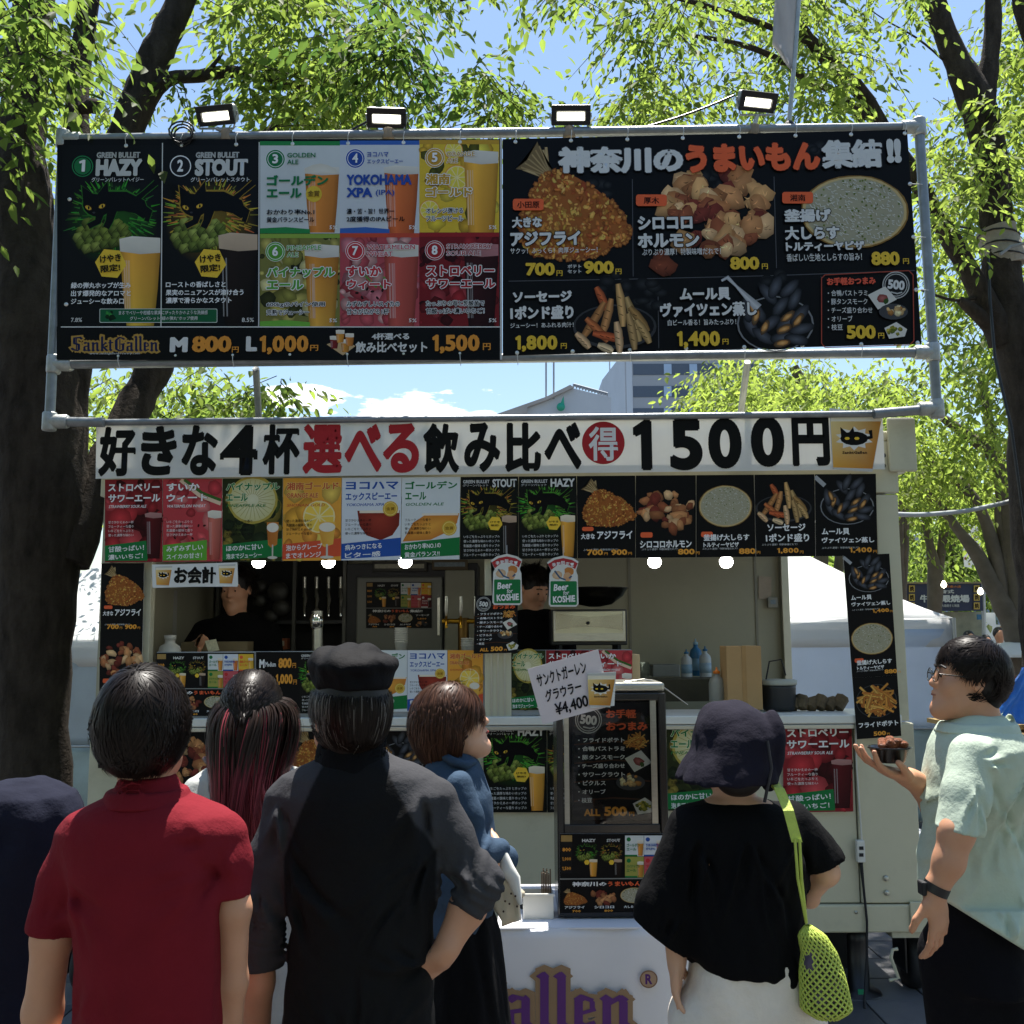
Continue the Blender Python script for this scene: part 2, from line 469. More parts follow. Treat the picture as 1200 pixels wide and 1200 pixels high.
# ------------------------------------------------------------------ food and drink pictures printed on the signs
def beer(P, x0, y0, x1, y1, top, bot, foam=(0.86, 0.8, 0.66), ff=0.2, taper=0.14, cut=None, stem=False):
 w = x1 - x0; h = y1 - y0; f = y0 + h * ff
 cl = lambda x: x if cut is None else min(x, cut)
 if stem:
  m = y0 + h * 0.62
  P.poly([(x0, y0), (x1, y0), (x1 - w * .12, m), (x0 + w * .35, m + h * .08), (x0 + w * .12, m)][:5], top)
  P.px([(x0, f), (x1, f), (x1 - w * .22, m), (x0 + w * .22, m)], [(0, 1, 2), (0, 2, 3)], np.array([bot, top, top, bot]))
  P.disc((x0 + x1) / 2, y0 + h * .15, w * .5, foam, h * .13)
  P.line([((x0 + x1) / 2, m), ((x0 + x1) / 2, y1 - 1)], w * .12, C('#cfcabb'))
  P.disc((x0 + x1) / 2, y1 - 1, w * .42, C('#d8d2c4'), h * .04)
  return
 t = w * taper
 # glass body with darker rims and a bright middle
 xs = [0, .12, .3, .55, .85, 1]; sh = [.62, 1.0, 1.25, 1.0, .8, .5]
 rows = [(f, 0, top), ((f + y1) / 2, .4, mixc3(top, bot, .4)), (y1, 1.0, bot)]
 V = []; K = []
 for yy, tt, c in rows:
  for a, b in zip(xs, sh):
   xa = x0 + t * tt; xb = x1 - t * tt
   V.append((cl(xa + (xb - xa) * a), yy)); K.append(tuple(min(1, q * b) for q in c))
 n = len(xs); F = []
 for i in range(2):
  for j in range(n - 1):
   a = i * n + j; F += [(a, a + 1, a + n + 1), (a, a + n + 1, a + n)]
 P.px(V, F, np.array(K))
 P.px([(cl(x0 - w * .02), y0 + h * .03), (cl(x0 + w * .3), y0), (cl(x1), y0 + h * .02), (cl(x1), f + h * .015), (cl(x0 + w * .5), f + h * .03), (cl(x0), f)],
         [(0, 1, 2), (0, 2, 3), (0, 3, 4), (0, 4, 5)], np.array([foam, [min(1, c * 1.12) for c in foam], foam, [c * .86 for c in foam], [c * .8 for c in foam], [c * .9 for c in foam]]))
 for i in range(6):
  xx = x0 + w * rnd.uniform(.08, .3); P.line([(cl(xx), f + h * .1), (cl(xx + w * .03), y1 - h * .1)], w * .02, mixc3(top, WHT, .28))

def pile(P, cx, cy, w, h, n, cols, s0, el=1.5, dark=.3, top=1.25):
 """an uneven heap of browned pieces, back ones first"""
 rr = random.Random(int(cx * 13 + cy)); L = []
 for i in range(n):
  a = rr.uniform(0, 6.283); q = math.sqrt(rr.random())
  L.append((cy + q * math.sin(a) * h / 2, cx + q * math.cos(a) * w / 2))
 L.sort()
 for y, x in L:
  c = jit(rr.choice(cols), .25, rr); s = s0 * rr.uniform(.65, 1.3); ro = rr.uniform(0, 3.14)
  nn = 9; e = rr.uniform(1, el); pts = []; ks = []
  for i in range(nn):
   t = 2 * math.pi * i / nn; f = rr.uniform(.78, 1.2)
   a, b = s * e * f * math.cos(t), s * f * math.sin(t)
   dx, dy = a * math.cos(ro) - b * math.sin(ro), a * math.sin(ro) + b * math.cos(ro)
   pts.append((x + dx, y + dy)); g = .62 - dark * (dy / (s * 1.4)) + rr.uniform(-.12, .12)
   ks.append(tuple(max(0, v * g) for v in c))
  P.fan(pts, (x - s * .2, y - s * .25), tuple(min(1, v * top) for v in c), ks)
  if s0 > 5:
   for _ in range(5):
    u, v_ = x + rr.uniform(-.8, .8) * s, y + rr.uniform(-.8, .8) * s; g = rr.choice((.35, .5, 1.5, 1.9)); a = rr.uniform(0, 3.1); l = s * rr.uniform(.15, .4)
    P.line([(u - l * math.cos(a), v_ - l * math.sin(a)), (u, v_ + l * .3), (u + l * math.cos(a), v_ + l * math.sin(a))], [.2, s * .14, .2], tuple(min(1, q * g) for q in c))
def fishfry(P, x0, y0, x1, y1, tail=True):
 sx, sy = (x1 - x0) / 130.0, (y1 - y0) / 140.0
 f = lambda p: (x0 + p[0] * sx, y0 + p[1] * sy)
 body = [(33, 42), (52, 34), (72, 44), (94, 58), (112, 74), (124, 90), (132, 108), (126, 120), (112, 124), (98, 134), (76, 140), (44, 138), (20, 134), (10, 118), (8, 96), (16, 74), (24, 56)]
 if tail:
  T = C('#a08458')
  for k in range(9):
   a = -0.2 + k * .14
   P.line([f((40, 44)), f((24 - 14 + k * 3.2 + 2, 22 + 12 - k * 3.2))], [5 * sx, 3 * sx], jit(T, .35), jit(C('#cdb27c'), .2))
  P.poly([f((28, 2)), f((34, 22)), f((48, 40)), f((38, 48)), f((22, 36)), f((4, 34)), (f((16, 24)))], C('#7d6742'))
  for k in range(6): P.line([f((44, 44)), f((10 + k * 4, 32 - k * 5))], 1.6 * sx, jit(C('#b79a66'), .25))
 P.poly([f(p) for p in body], C('#a35a17'))
 rr = random.Random(5); n = int(520 * min(1, sx * 1.1) + 60)
 bx = np.array(body)
 def inside(x, y):
  c = False; j = len(body) - 1
  for i in range(len(body)):
   xi, yi = body[i]; xj, yj = body[j]
   if (yi > y) != (yj > y) and x < (xj - xi) * (y - yi) / (yj - yi) + xi: c = not c
   j = i
  return c
 k = 0
 cols = [C('#c9781f'), C('#b9651a'), C('#dd9a3a'), C('#8c4610'), C('#e8b04e'), C('#a55312')]
 while k < n:
  x, y = rr.uniform(5, 134), rr.uniform(30, 142)
  if not inside(x, y): continue
  k += 1
  mid = max(0, 1 - math.hypot((x - 50) / 38, (y - 92) / 34)); c = rr.choice(cols)
  c = mixc3(c, C('#d9a93c'), .55 * mid); s = rr.uniform(2.0, 4.6) * (1 - .3 * mid)
  P.disc(*f((x, y)), s * sx, tuple(v * rr.uniform(.6, .95) for v in c), s * sy * .6, n=6, rot=rr.uniform(0, 3), cin=tuple(min(1, v * rr.uniform(.9, 1.5)) for v in c), irr=.45)
 for i in range(60):
  a = rr.random() * len(body); i0 = int(a); p, q = body[i0], body[(i0 + 1) % len(body)]; t = a - i0
  P.disc(*f((p[0] + (q[0] - p[0]) * t, p[1] + (q[1] - p[1]) * t)), 3 * sx, C('#7a3d0d'), 3 * sy, n=6, cin=C('#d58a30'), irr=.4)
def pizza(P, cx, cy, rx, ry, seed=3):
 rr = random.Random(seed)
 P.disc(cx, cy, rx, C('#8d6a2c'), ry, n=30, irr=.012); P.disc(cx, cy, rx * .97, C('#cdb277'), ry * .965, n=30, irr=.01)
 P.disc(cx, cy, rx * .92, C('#aba68a'), ry * .91, n=30)
 n = int(rx * 7)
 for i in range(n):
  a, q = rr.uniform(0, 6.283), math.sqrt(rr.random()) * .9; x, y = cx + rx * q * math.cos(a), cy + ry * q * math.sin(a)
  if rr.random() < .14: P.disc(x, y, max(.7, rx * .022), jit(C('#66762c'), .3), n=5)
  else:
   l = max(1.0, rx * .05); d = rr.uniform(-.8, .8) + .5
   P.line([(x, y), (x + l * math.cos(d), y + l * math.sin(d))], max(.6, rx * .022), jit(C('#8d8a74'), .2), jit(C('#efecdc'), .1))
def sausages(P, cx, cy, w, h):
 k = w / 100.0; q = h / 85.0
 P.disc(cx, cy + 12 * q, 50 * k, C('#3a3b3d'), 27 * q, n=28); P.disc(cx, cy + 11 * q, 47 * k, C('#121214'), 24 * q, n=28)
 S = [((-22, -36), (-10, -8), '#b5541f'), ((-40, 28), (-12, -18), '#a8713a'), ((-16, 24), (-4, -22), '#b98046'), ((30, 30), (14, -24), '#a98a55'),
         ((40, 18), (18, -12), '#97723c'), ((4, -40), (10, 12), '#c79a5a'), ((-34, 2), (-8, 30), '#b4622a'), ((-46, 20), (-30, 38), '#d0a878'),
         ((-26, 20), (10, 28), '#b8521c'), ((2, 6), (6, 44), '#cfa676'), ((16, -4), (24, 40), '#a98752'), ((26, 4), (42, 32), '#b59258'), ((-20, 34), (-2, 42), '#d6b98c')]
 for a, b, c in S:
  c = C(c); P.line([(cx + a[0] * k, cy + a[1] * q), (cx + (a[0] * .7 + b[0] * .3) * k + k, cy + (a[1] * .7 + b[1] * .3) * q), (cx + (a[0] * .3 + b[0] * .7) * k + k, cy + (a[1] * .3 + b[1] * .7) * q), (cx + b[0] * k, cy + b[1] * q)],
               [6 * k, 10 * k, 10 * k, 6 * k], tuple(v * .4 for v in c), tuple(min(1, v * 1.5) for v in c))
  for t in (.3, .5, .7):
   x, y = cx + (a[0] + (b[0] - a[0]) * t) * k, cy + (a[1] + (b[1] - a[1]) * t) * q
   P.line([(x - 2.5 * k, y), (x + 2 * k, y + 2 * q)], 1.0 * k, tuple(v * .3 for v in c))
def mussels(P, cx, cy, w, h):
 k = w / 90.0; q = h / 80.0; rr = random.Random(int(cx))
 P.ring(cx, cy + 8 * q, 42 * k, 44 * k, C('#7d7f82'), sy=.72 * q / k)
 P.disc(cx, cy + 8 * q, 42 * k, C('#0b0b0c'), 30 * q, n=24)
 L = [(-20, -6, 1.0), (-8, -26, .9), (6, -12, 2.2), (22, -20, 2.0), (-28, 10, 1.1), (-6, 8, 2.4), (14, 6, 2.6), (28, -2, 2.3), (30, 14, 2.9), (-14, 22, .6), (8, 24, 3.0), (24, 26, .2), (-32, -8, 1.4), (0, -34, 2.0), (16, -32, 2.4)]
 for x, y, a in L:
  c = jit(C('#2b2d33'), .5, rr); P.disc(cx + x * k, cy + y * q, 15 * k, tuple(v * .35 for v in c), 6.5 * q, rot=a, n=12, cin=C('#5b5f68'), irr=.06)
 for x, y, a in [(-22, 0, 1.9), (-12, 12, 2.0), (10, 14, 2.7), (14, 0, 2.5), (8, 30, 2.9), (-26, -10, 1.2), (26, 4, 2.2)]:
  P.disc(cx + x * k, cy + y * q, 10 * k, C('#4a3018'), 4.4 * q, rot=a, n=10, cin=C('#8d7c58'), irr=.1)
  P.disc(cx + x * k, cy + y * q, 6.5 * k, C('#b0702a'), 2.6 * q, rot=a, n=8, cin=C('#e2b268'), irr=.2)
def fries(P, cx, cy, w, h, n=40):
 rr = random.Random(int(cx + cy))
 for i in range(n):
  a, r_ = rr.uniform(0, 6.283), math.sqrt(rr.random()) * .42; x, y = cx + w * r_ * math.cos(a), cy + h * r_ * math.sin(a); d = rr.uniform(-1.2, 1.2) + (1.57 if rr.random() < .3 else 0)
  l = w * rr.uniform(.12, .24); c = jit(rr.choice([C('#e0952c'), C('#f0b44a'), C('#c9761c')]), .15, rr)
  P.line([(x - l * math.cos(d), y - l * math.sin(d)), (x + l * math.cos(d), y + l * math.sin(d))], w * .06, tuple(v * .5 for v in c), c)
def plate(P, cx, cy, s, kind):
 if kind == 0:
  P.poly([(cx - s, cy - s * .2), (cx + s * .2, cy - s * .8), (cx + s, cy + s * .1), (cx - s * .3, cy + s * .8)], C('#d9d6cc'))
  P.disc(cx, cy, s * .4, C('#7c2f2c'), s * .3, n=9, cin=C('#b86a62'), irr=.2); P.disc(cx + s * .25, cy + s * .2, s * .2, C('#35521f'), n=7, irr=.3)
 elif kind == 1:
  P.disc(cx, cy, s, C('#46474a'), s * .55, n=18); pile(P, cx, cy - s * .1, s * 1.5, s * .7, 16, [C('#d8b070'), C('#e8d2a0'), C('#b87c34')], s * .16)
 else:
  P.poly([(cx - s * .9, cy - s * .2), (cx + s * .1, cy - s * .7), (cx + s, cy - s * .1), (cx + s * .8, cy + s * .5), (cx - s * .5, cy + s * .7)], C('#dcd9cf'))
  pile(P, cx, cy, s * 1.2, s * .7, 16, [C('#8c8a24'), C('#5f6a1c'), C('#b9a834')], s * .15)
def cat(P, cx, cy, w, glow, seed=1):
 """a black cat leaping over a big green hop cone"""
 k = w / 110.0; rr = random.Random(seed)
 f = lambda x, y: (cx + x * k, cy + y * k)
 for i in range(240):
  a = rr.uniform(-3.14, 3.14); r0 = rr.uniform(18, 50); l = rr.uniform(4, 16); ca, sa = math.cos(a), math.sin(a) * .8
  c = tuple(v * rr.uniform(.25, 1.25) for v in glow)
  P.line([f(r0 * ca, r0 * sa - 4), f((r0 + l) * ca, (r0 + l) * sa - 4)], [2.2 * k, .6 * k], c)
 # hop
 P.disc(*f(-14, 22), 33 * k, C('#1d2b0c'), 20 * k, rot=-.25, n=18, cin=C('#33481a'))
 for r_ in range(6):
  for c_ in range(5):
   x = -42 + r_ * 11 + (c_ % 2) * 4; y = 8 + c_ * 8 + r_ * -2.2
   if ((x + 14) / 34) ** 2 + ((y - 22) / 20) ** 2 > 1.02: continue
   g = jit(rr.choice([C('#7b8a30'), C('#66762a'), C('#93a044')]), .15, rr)
   P.fan([f(x - 8, y + 1), f(x - 5, y - 5), f(x + 2, y - 7), f(x + 7, y - 3), f(x + 6, y + 3), f(x - 4, y + 7)], f(x, y - 3), tuple(min(1, v * 1.35) for v in g), [tuple(v * .16 for v in g), tuple(v * .8 for v in g), tuple(v * .9 for v in g), tuple(v * .6 for v in g), tuple(v * .25 for v in g), tuple(v * .12 for v in g)]); P.line([f(x + 4, y - 4), f(x - 3, y + 4)], .8 * k, tuple(v * .35 for v in g))
 B = C('#08080a');
 def blob(pts):
  P.poly([f(*p) for p in pts], B)
 for o, c in ((1.5, tuple(v * .6 for v in glow)), (0, B)):
  P.line([f(-12, -20 - o), f(16, -21 - o), f(34, -14), f(42, -2)], [(26 + o) * k, (24 + o) * k, (20 + o) * k, (9 + o) * k], c)
  P.line([f(26, -20), f(40, -32), f(54, -44)], [(8 + o) * k, (6 + o) * k, (7 + o) * k], c)
  P.line([f(34, -14), f(46, -8), f(42, 4)], [(12 + o) * k, (8 + o) * k, (6 + o) * k], c)
  P.line([f(-14, -12), f(-18, 4), f(-30, 10)], [(12 + o) * k, (8 + o) * k, (7 + o) * k], c)
  P.line([f(0, -12), f(-4, 4), f(-8, 12)], [(13 + o) * k, (9 + o) * k, (8 + o) * k], c)
  P.disc(*f(-20, -16), (17 + o) * k, c, (14 + o) * k, rot=.3, n=16)
  P.poly([f(-38 - o, -40 - o), f(-22, -29), f(-36, -16)], c); P.poly([f(-6, -46 - o), f(-4 + o, -22), f(-20, -28)], c)
 for ex, ey, a in ((-30, -13, .5), (-13, -15, -.45)):
  P.disc(*f(ex, ey), 4.4 * k, C('#c9920c'), 2.6 * k, rot=a, n=8, cin=C('#ffe23a')); P.disc(*f(ex + .5, ey), 1.3 * k, B, 2.2 * k, n=6)
 P.disc(*f(-23, -7), 2 * k, C('#3c3c40'), 1.2 * k, n=6)
def hexa(P, cx, cy, r, L=True):
 P.poly([(cx + r * math.cos(R(60 * i + 5)), cy + r * math.sin(R(60 * i + 5))) for i in range(6)], YEL)
 return [(cx - r * .66, cy - r * .55, cx + r * .66, cy - r * .06, 'けやき'), (cx - r * .62, cy + r * .08, cx + r * .62, cy + r * .55, '限定!')] if L else []
def fruit(P, x0, y0, x1, y1, base, cols, n, seed=1, s=None):
 """a close-up of fruit filling the rectangle"""
 rr = random.Random(seed); P.rect(x0, y0, x1, y1, base); s = s or (x1 - x0) * .16
 for i in range(n):
  x, y = rr.uniform(x0, x1), rr.uniform(y0, y1); c = jit(rr.choice(cols), .25, rr); q = s * rr.uniform(.4, 1.1)
  q = min(q, x - x0 + .5, x1 - x + .5, y - y0 + .5, y1 - y + .5)
  if q < s * .15: continue
  P.disc(x, y, q, tuple(v * .5 for v in c), q * rr.uniform(.6, 1), rot=rr.uniform(0, 3), n=9, cin=tuple(min(1, v * 1.2) for v in c), irr=.15)
def citrus(P, cx, cy, r, col=(0.95, 0.62, 0.05)):
 P.disc(cx, cy, r, C('#e79a10'), n=22); P.disc(cx, cy, r * .92, C('#f5e3a0'), n=22)
 for i in range(9):
  a = 2 * math.pi * i / 9; b = a + 2 * math.pi / 9 * .86
  P.poly([(cx + r * .1 * math.cos((a + b) / 2), cy + r * .1 * math.sin((a + b) / 2)), (cx + r * .82 * math.cos(a), cy + r * .82 * math.sin(a)), (cx + r * .86 * math.cos((a + b) / 2), cy + r * .86 * math.sin((a + b) / 2)), (cx + r * .82 * math.cos(b), cy + r * .82 * math.sin(b))], jit(col, .1))
def mug(P, x0, y0, x1, y1, L=None):
 """plastic cup of golden beer with a torn black cat badge"""
 w, h = x1 - x0, y1 - y0
 P.px([(x0, y0 + h * .05), (x1, y0), (x1 - w * .2, y1), (x0 + w * .06, y1 - h * .04)], [(0, 1, 2), (0, 2, 3)], np.array([C('#c9c8c2')] * 4))
 P.px([(x0 + w * .02, y0 + h * .2), (x1 - w * .04, y0 + h * .2), (x1 - w * .2, y1 - h * .05), (x0 + w * .07, y1 - h * .07)], [(0, 1, 2), (0, 2, 3)],
         np.array([C('#f2d88e'), C('#c98a2a'), C('#c37a14'), C('#e8a526')]))
 P.rect(x0 + w * .03, y0 + h * .09, x1 - w * .03, y0 + h * .2, C('#eee6cf'), C('#f5ecd2'))
 cx, cy = x0 + w * .46, y0 + h * .47
 pts = []
 for i in range(20):
  r_ = w * (.36 if i % 2 else .25); a = 2 * math.pi * i / 20; pts.append((cx + r_ * math.cos(a), cy + r_ * .62 * math.sin(a)))
 P.fan(pts, (cx, cy), C('#e9e5da'), C('#e9e5da'))
 B = C('#0b0b0b')
 P.disc(cx, cy, w * .26, B, h * .11, n=14); P.poly([(cx - w * .26, cy - h * .18), (cx - w * .12, cy - h * .08), (cx - w * .24, cy)], B)
 P.poly([(cx - w * .02, cy - h * .18), (cx + w * .02, cy - h * .05), (cx - w * .12, cy - h * .07)], B); P.line([(cx + w * .18, cy), (cx + w * .32, cy - h * .02), (cx + w * .3, cy - h * .13)], w * .07, B)
 P.disc(cx - w * .13, cy, w * .05, YEL, h * .025, n=6); P.disc(cx + w * .05, cy, w * .05, YEL, h * .025, n=6)
 if L is not None: L.text('SanktGallen', cx - w * .22, cy + h * .2, cx + w * .24, cy + h * .245, C('#1b1b1b'), 0.03, res=1)
def badge500(P, L, cx, cy, r, out=C('#b9b9b4')):
 P.disc(cx, cy, r, out, n=26); P.disc(cx, cy, r * .92, C('#17171a'), n=26); P.ring(cx, cy, r * .78, r * .84, out)
 L.text('500', cx - r * .62, cy - r * .36, cx + r * .62, cy + r * .34, SIL, .05, rot=-.12)
 P.line([(cx - r * .4, cy + r * .5), (cx + r * .1, cy + r * .62), (cx + r * .45, cy + r * .52)], r * .1, out)
# blackletter for the brewery's name
def _bl(ch):
 """strokes of a blackletter glyph: list of polygons in a unit of x-height 1; returns polygons, advance"""
 def bar(x, y0, y1, w=.2): return [(x - w / 2, y0 + .07), (x, y0 - .04), (x + w / 2, y0 + .07), (x + w / 2, y1 - .07), (x, y1 + .04), (x - w / 2, y1 - .07)]
 def foot(x, y, w=.2): return [(x - w * .95, y), (x, y - w * .75), (x + w * .95, y), (x, y + w * .75)]
 def dg(a, b, w=.12):
  dx, dy = b[0] - a[0], b[1] - a[1]; l = math.hypot(dx, dy); nx, ny = -dy / l * w / 2, dx / l * w / 2
  return [(a[0] + nx, a[1] + ny), (b[0] + nx, b[1] + ny), (b[0] - nx, b[1] - ny), (a[0] - nx, a[1] - ny)]
 if ch == 'l': return [bar(.16, .05, 1.62), foot(.2, .1), foot(.12, 1.52, .17)], .4
 if ch == 'a': return [bar(.15, .06, .52), bar(.52, .05, .95), foot(.16, .12), foot(.57, .1), foot(.2, .88, .17), dg((.2, .95), (.52, .86)), dg((.15, .5), (.52, .56)), dg((.18, .1), (.45, .06), .09)], .8
 if ch == 'e': return [bar(.16, .06, .94), foot(.2, .12), dg((.2, .05), (.55, .2), .13), foot(.2, .88, .17), dg((.2, .95), (.5, .82)), [(.42, .86), (.54, .8), (.54, .55), (.42, .5)], dg((.16, .44), (.56, .58), .1)], .66
 if ch == 'n': return [bar(.16, .05, .95), foot(.16, .1), foot(.14, .88, .17), bar(.55, .05, .85), foot(.6, .1), dg((.2, .74), (.5, .94), .13), foot(.52, .86, .17)], .84
 if ch == 't': return [bar(.18, .06, 1.25), foot(.24, .12), dg((.0, .9), (.46, .94), .12)], .48
 if ch == 'k': return [bar(.16, .05, 1.6), foot(.16, .1), dg((.2, .55), (.5, .95), .14), foot(.5, .88, .15), dg((.25, .5), (.58, .1), .2), foot(.6, .1, .16)], .74
 if ch == 'S': return [bar(.3, .75, 1.4, .24), bar(.72, .12, .8, .24), dg((.2, 1.4), (.95, 1.5), .16), dg((.1, .2), (.7, .04), .16), dg((.3, .85), (.75, .7), .2), bar(.5, .1, 1.4, .1), foot(.12, .25, .2), foot(.95, 1.38, .18)], 1.1
 if ch == 'G': return [bar(.26, .2, 1.25, .26), dg((.25, 1.2), (.6, 1.5), .18), dg((.55, 1.5), (.98, 1.35), .14), dg((.22, .25), (.6, .02), .18), bar(.6, .2, 1.3, .1), bar(.9, .1, .8, .22), dg((.6, .04), (.92, .14), .16), dg((.68, .75), (1.05, .82), .12), foot(.95, 1.32, .16)], 1.16
 return [], .3
def blackletter(P, s, x0, y0, x1, y1, col, out, ow):
 """fitted to the pixel box; y0 the top of the tall letters, y1 the baseline"""
 x = 0; polys = []
 for ch in s:
  p, a = _bl(ch); polys += [[(q[0] + x, q[1]) for q in g] for g in p]; x += a
 mh = 1.66; sx, sy = (x1 - x0) / x, (y1 - y0) / mh
 T = [[(x0 + a * sx, y1 - b * sy) for a, b in g] for g in polys]
 for g in T:
  c = np.mean(np.array(g), 0); q = []
  for p in g:
   d = np.array(p) - c; l = np.hypot(*d) + 1e-6; q.append(tuple(np.array(p) + np.sign(d) * ow * .75 + d / l * ow * .35))
  P.poly(q, out)
 for g in T: P.poly(g, col)

KANA = {'red': 'ストロベリー|サワーエール', 'melon': 'すいか|ウィート', 'pine': 'パイナップル|エール', 'orange': '湘南ゴールド|ORANGE ALE', 'xpa': 'ヨコハマ|エックスピーエー', 'gold': 'ゴールデン|エール'}
BANDT = {'red': '甘酸っぱい！|濃いいちご！', 'melon': 'みずみずしい|スイカの甘さ！', 'pine': 'ほのかに甘い|泡までジューシー', 'orange': '泡からグレープ|までオレンジ', 'xpa': '病みつきになる|ビター感', 'gold': 'おかわり率NO.1の|黄金バランス!!'}
SMALLT = ['いちごをたっぷりと', '使った濃厚な味わい', '乳酸菌の酸味と香り', '甘さひかえめの一杯', 'フルーティーな香り']
def mini(P, L, kind, x0, y0, x1, y1, det=1):
 """one small printed poster; P takes the picture, L the lettering; det 0 leaves small print out"""
 w, h = x1 - x0, y1 - y0
 X = lambda t: x0 + w * t
 Y = lambda t: y0 + h * t
 if kind in KANA:
  bg_, tcol, oc, band = {'red': (C('#8e1620'), WHT, C('#7c0d14'), GRN), 'melon': (C('#c2343c'), WHT, C('#a01c26'), LGRN), 'pine': (C('#5a6a28'), GRN, C('#dfe3c0'), GRN),
                               'orange': (C('#eda31c'), C('#c8501e'), C('#f7d070'), C('#dd4a12')), 'xpa': (C('#dfe4ea'), BLU, None, BLU), 'gold': (C('#dfe4e2'), GRN, None, GRN)}[kind]
  if kind == 'red': fruit(P, x0, y0, x1, y1, bg_, [C('#b81c26'), C('#7c0f18'), C('#c83a40'), C('#4a0a10')], 46, 3, w * .22)
  elif kind == 'melon':
   fruit(P, x0, y0, x1, y1, bg_, [C('#d8454a'), C('#c02b34'), C('#e0706c')], 30, 4, w * .2)
   P.line([(X(.3), Y(0.01)), (X(.62), Y(.2)), (X(.98), Y(.3))], w * .07, C('#e7c9a8')); P.line([(X(.36), Y(.01)), (X(.66), Y(.17)), (X(.98), Y(.26))], w * .05, C('#3c6b28'))
   for i in range(8): P.disc(X(.1 + .1 * i), Y(.62 + .1 * math.sin(i * 2)), w * .03, C('#3a1110'), w * .018, n=6, rot=i)
  elif kind == 'pine':
   fruit(P, x0, y0, x1, y1, C('#2c3417'), [C('#4d5a26'), C('#8a7a2c'), C('#23301a')], 40, 5, w * .16)
   P.disc(X(.5), Y(.26), w * .42, C('#b8a23e'), h * .29, n=24, irr=.02); P.disc(X(.5), Y(.26), w * .38, C('#cfc98a'), h * .26, n=24, cin=C('#e6e2bc'))
   for i in range(26):
    a = i * .242; P.line([(X(.5) + w * .1 * math.cos(a), Y(.26) + h * .07 * math.sin(a)), (X(.5) + w * .36 * math.cos(a), Y(.26) + h * .24 * math.sin(a))], w * .008, C('#a89c50'))
  elif kind == 'orange':
   fruit(P, x0, y0, x1, y1, bg_, [C('#f0a81e'), C('#e8901a'), C('#f6c24a')], 16, 6, w * .3); citrus(P, X(.62), Y(.47), w * .3); citrus(P, X(.1), Y(.78), w * .2) if False else None
  else:
   P.rect(x0, y0, x1, y1, bg_, tuple(v * .96 for v in bg_))
   if kind == 'xpa': P.fan([(X(.26), Y(.4)), (X(.98), Y(.4)), (X(.97), Y(.58)), (X(.86), Y(.7)), (X(.66), Y(.76)), (X(.42), Y(.7)), (X(.3), Y(.58))], (X(.64), Y(.5)), C('#a5341c'), C('#7c2012'))
   else: P.fan([(X(.02), Y(.78)), (X(.2), Y(.55)), (X(.4), Y(.46)), (X(.99), Y(.44)), (X(.95), Y(.56)), (X(.75), Y(.68)), (X(.5), Y(.76))], (X(.5), Y(.6)), C('#f0a92a'), C('#d07c12'))
   P.rect(X(.3 if kind == 'xpa' else .35), Y(.4 if kind == 'xpa' else .44), X(.97), Y(.43 if kind == 'xpa' else .465), C('#f2e3c8'))
   P.disc(X(.82), Y(.38 if kind == 'xpa' else .62), w * .13, C('#d8ab24'), n=16); P.ring(X(.82), Y(.38 if kind == 'xpa' else .62), w * .1, w * .11, C('#f3dc7a'))
   if det: L.text('金賞', X(.75), Y(.36 if kind == 'xpa' else .6), X(.89), Y(.4 if kind == 'xpa' else .64), C('#7a5a08'), .01)
  t = KANA[kind].split('|')
  two = kind != 'orange'
  L.text(t[0], X(.06), Y(.05), X(.95 if kind != 'melon' else .62), Y(.145), tcol, .035, oc, .04)
  L.text(t[1], X(.06), Y(.18), X({'red': .96, 'melon': .75, 'pine': .42, 'gold': .42, 'xpa': .93, 'orange': .6}[kind]), Y(.275 if two else .24), tcol, .035, oc, .04)
  if det:
   L.text({'red': 'STRAWBERRY SOUR ALE', 'melon': 'WATERMELON WHEAT', 'pine': 'PINEAPPLE ALE', 'orange': 'SHONAN GOLD', 'xpa': 'YOKOHAMA XPA', 'gold': 'GOLDEN ALE'}[kind], X(.07), Y(.31), X(.72), Y(.345), tcol, .012, res=2, shear=.2)
   for i in range(4): L.text(SMALLT[(i + len(kind)) % 5], X(.06), Y(.5 + i * .052), X(.5), Y(.535 + i * .052), K0 if kind in ('xpa', 'gold', 'pine', 'orange') else C('#f0dfdc'), .006, res=1)
  P.px([(X(0), Y(.8)), (X(.74), Y(.74)), (X(.74), Y(.985)), (X(0), Y(.985))] if kind in ('red', 'melon') else [(X(0), Y(.8)), (X(1), Y(.73)), (X(1), Y(.95)), (X(0), Y(.985))], [(0, 1, 2), (0, 2, 3)], band)
  b = BANDT[kind].split('|')
  L.text(b[0], X(.06), Y(.80), X(.68), Y(.87), WHT, .02, rot=.05, res=2); L.text(b[1], X(.06), Y(.9), X(.66), Y(.965), WHT, .02, rot=.04, res=2)
  if kind == 'red': beer(P, X(.7), Y(.4), X(.99), Y(.96), C('#5a0d14'), C('#3a0a10'), C('#b5827c'), .1)
  if kind == 'melon': beer(P, X(.76), Y(.38), X(.99), Y(.98), C('#c86a58'), C('#b04a3c'), ff=.14)
  if kind == 'pine': beer(P, X(.74), Y(.53), X(.94), Y(.97), C('#c8781c'), C('#b56414'), stem=True)
  if kind == 'orange': beer(P, X(.62), Y(.53), X(.9), Y(.97), C('#f0b83c'), C('#e09a1c'), stem=True)
 elif kind in ('stout', 'hazy'):
  P.rect(x0, y0, x1, y1, C('#121411')); st = kind == 'stout'
  P.disc(X(.46), Y(.42), w * .44, C('#151a10'), h * .3, n=18, cin=C('#4a4416') if st else C('#225a1c'))
  cat(P, X(.46), Y(.4), w * .92, C('#b99a2c') if st else C('#57a82c'), 4)
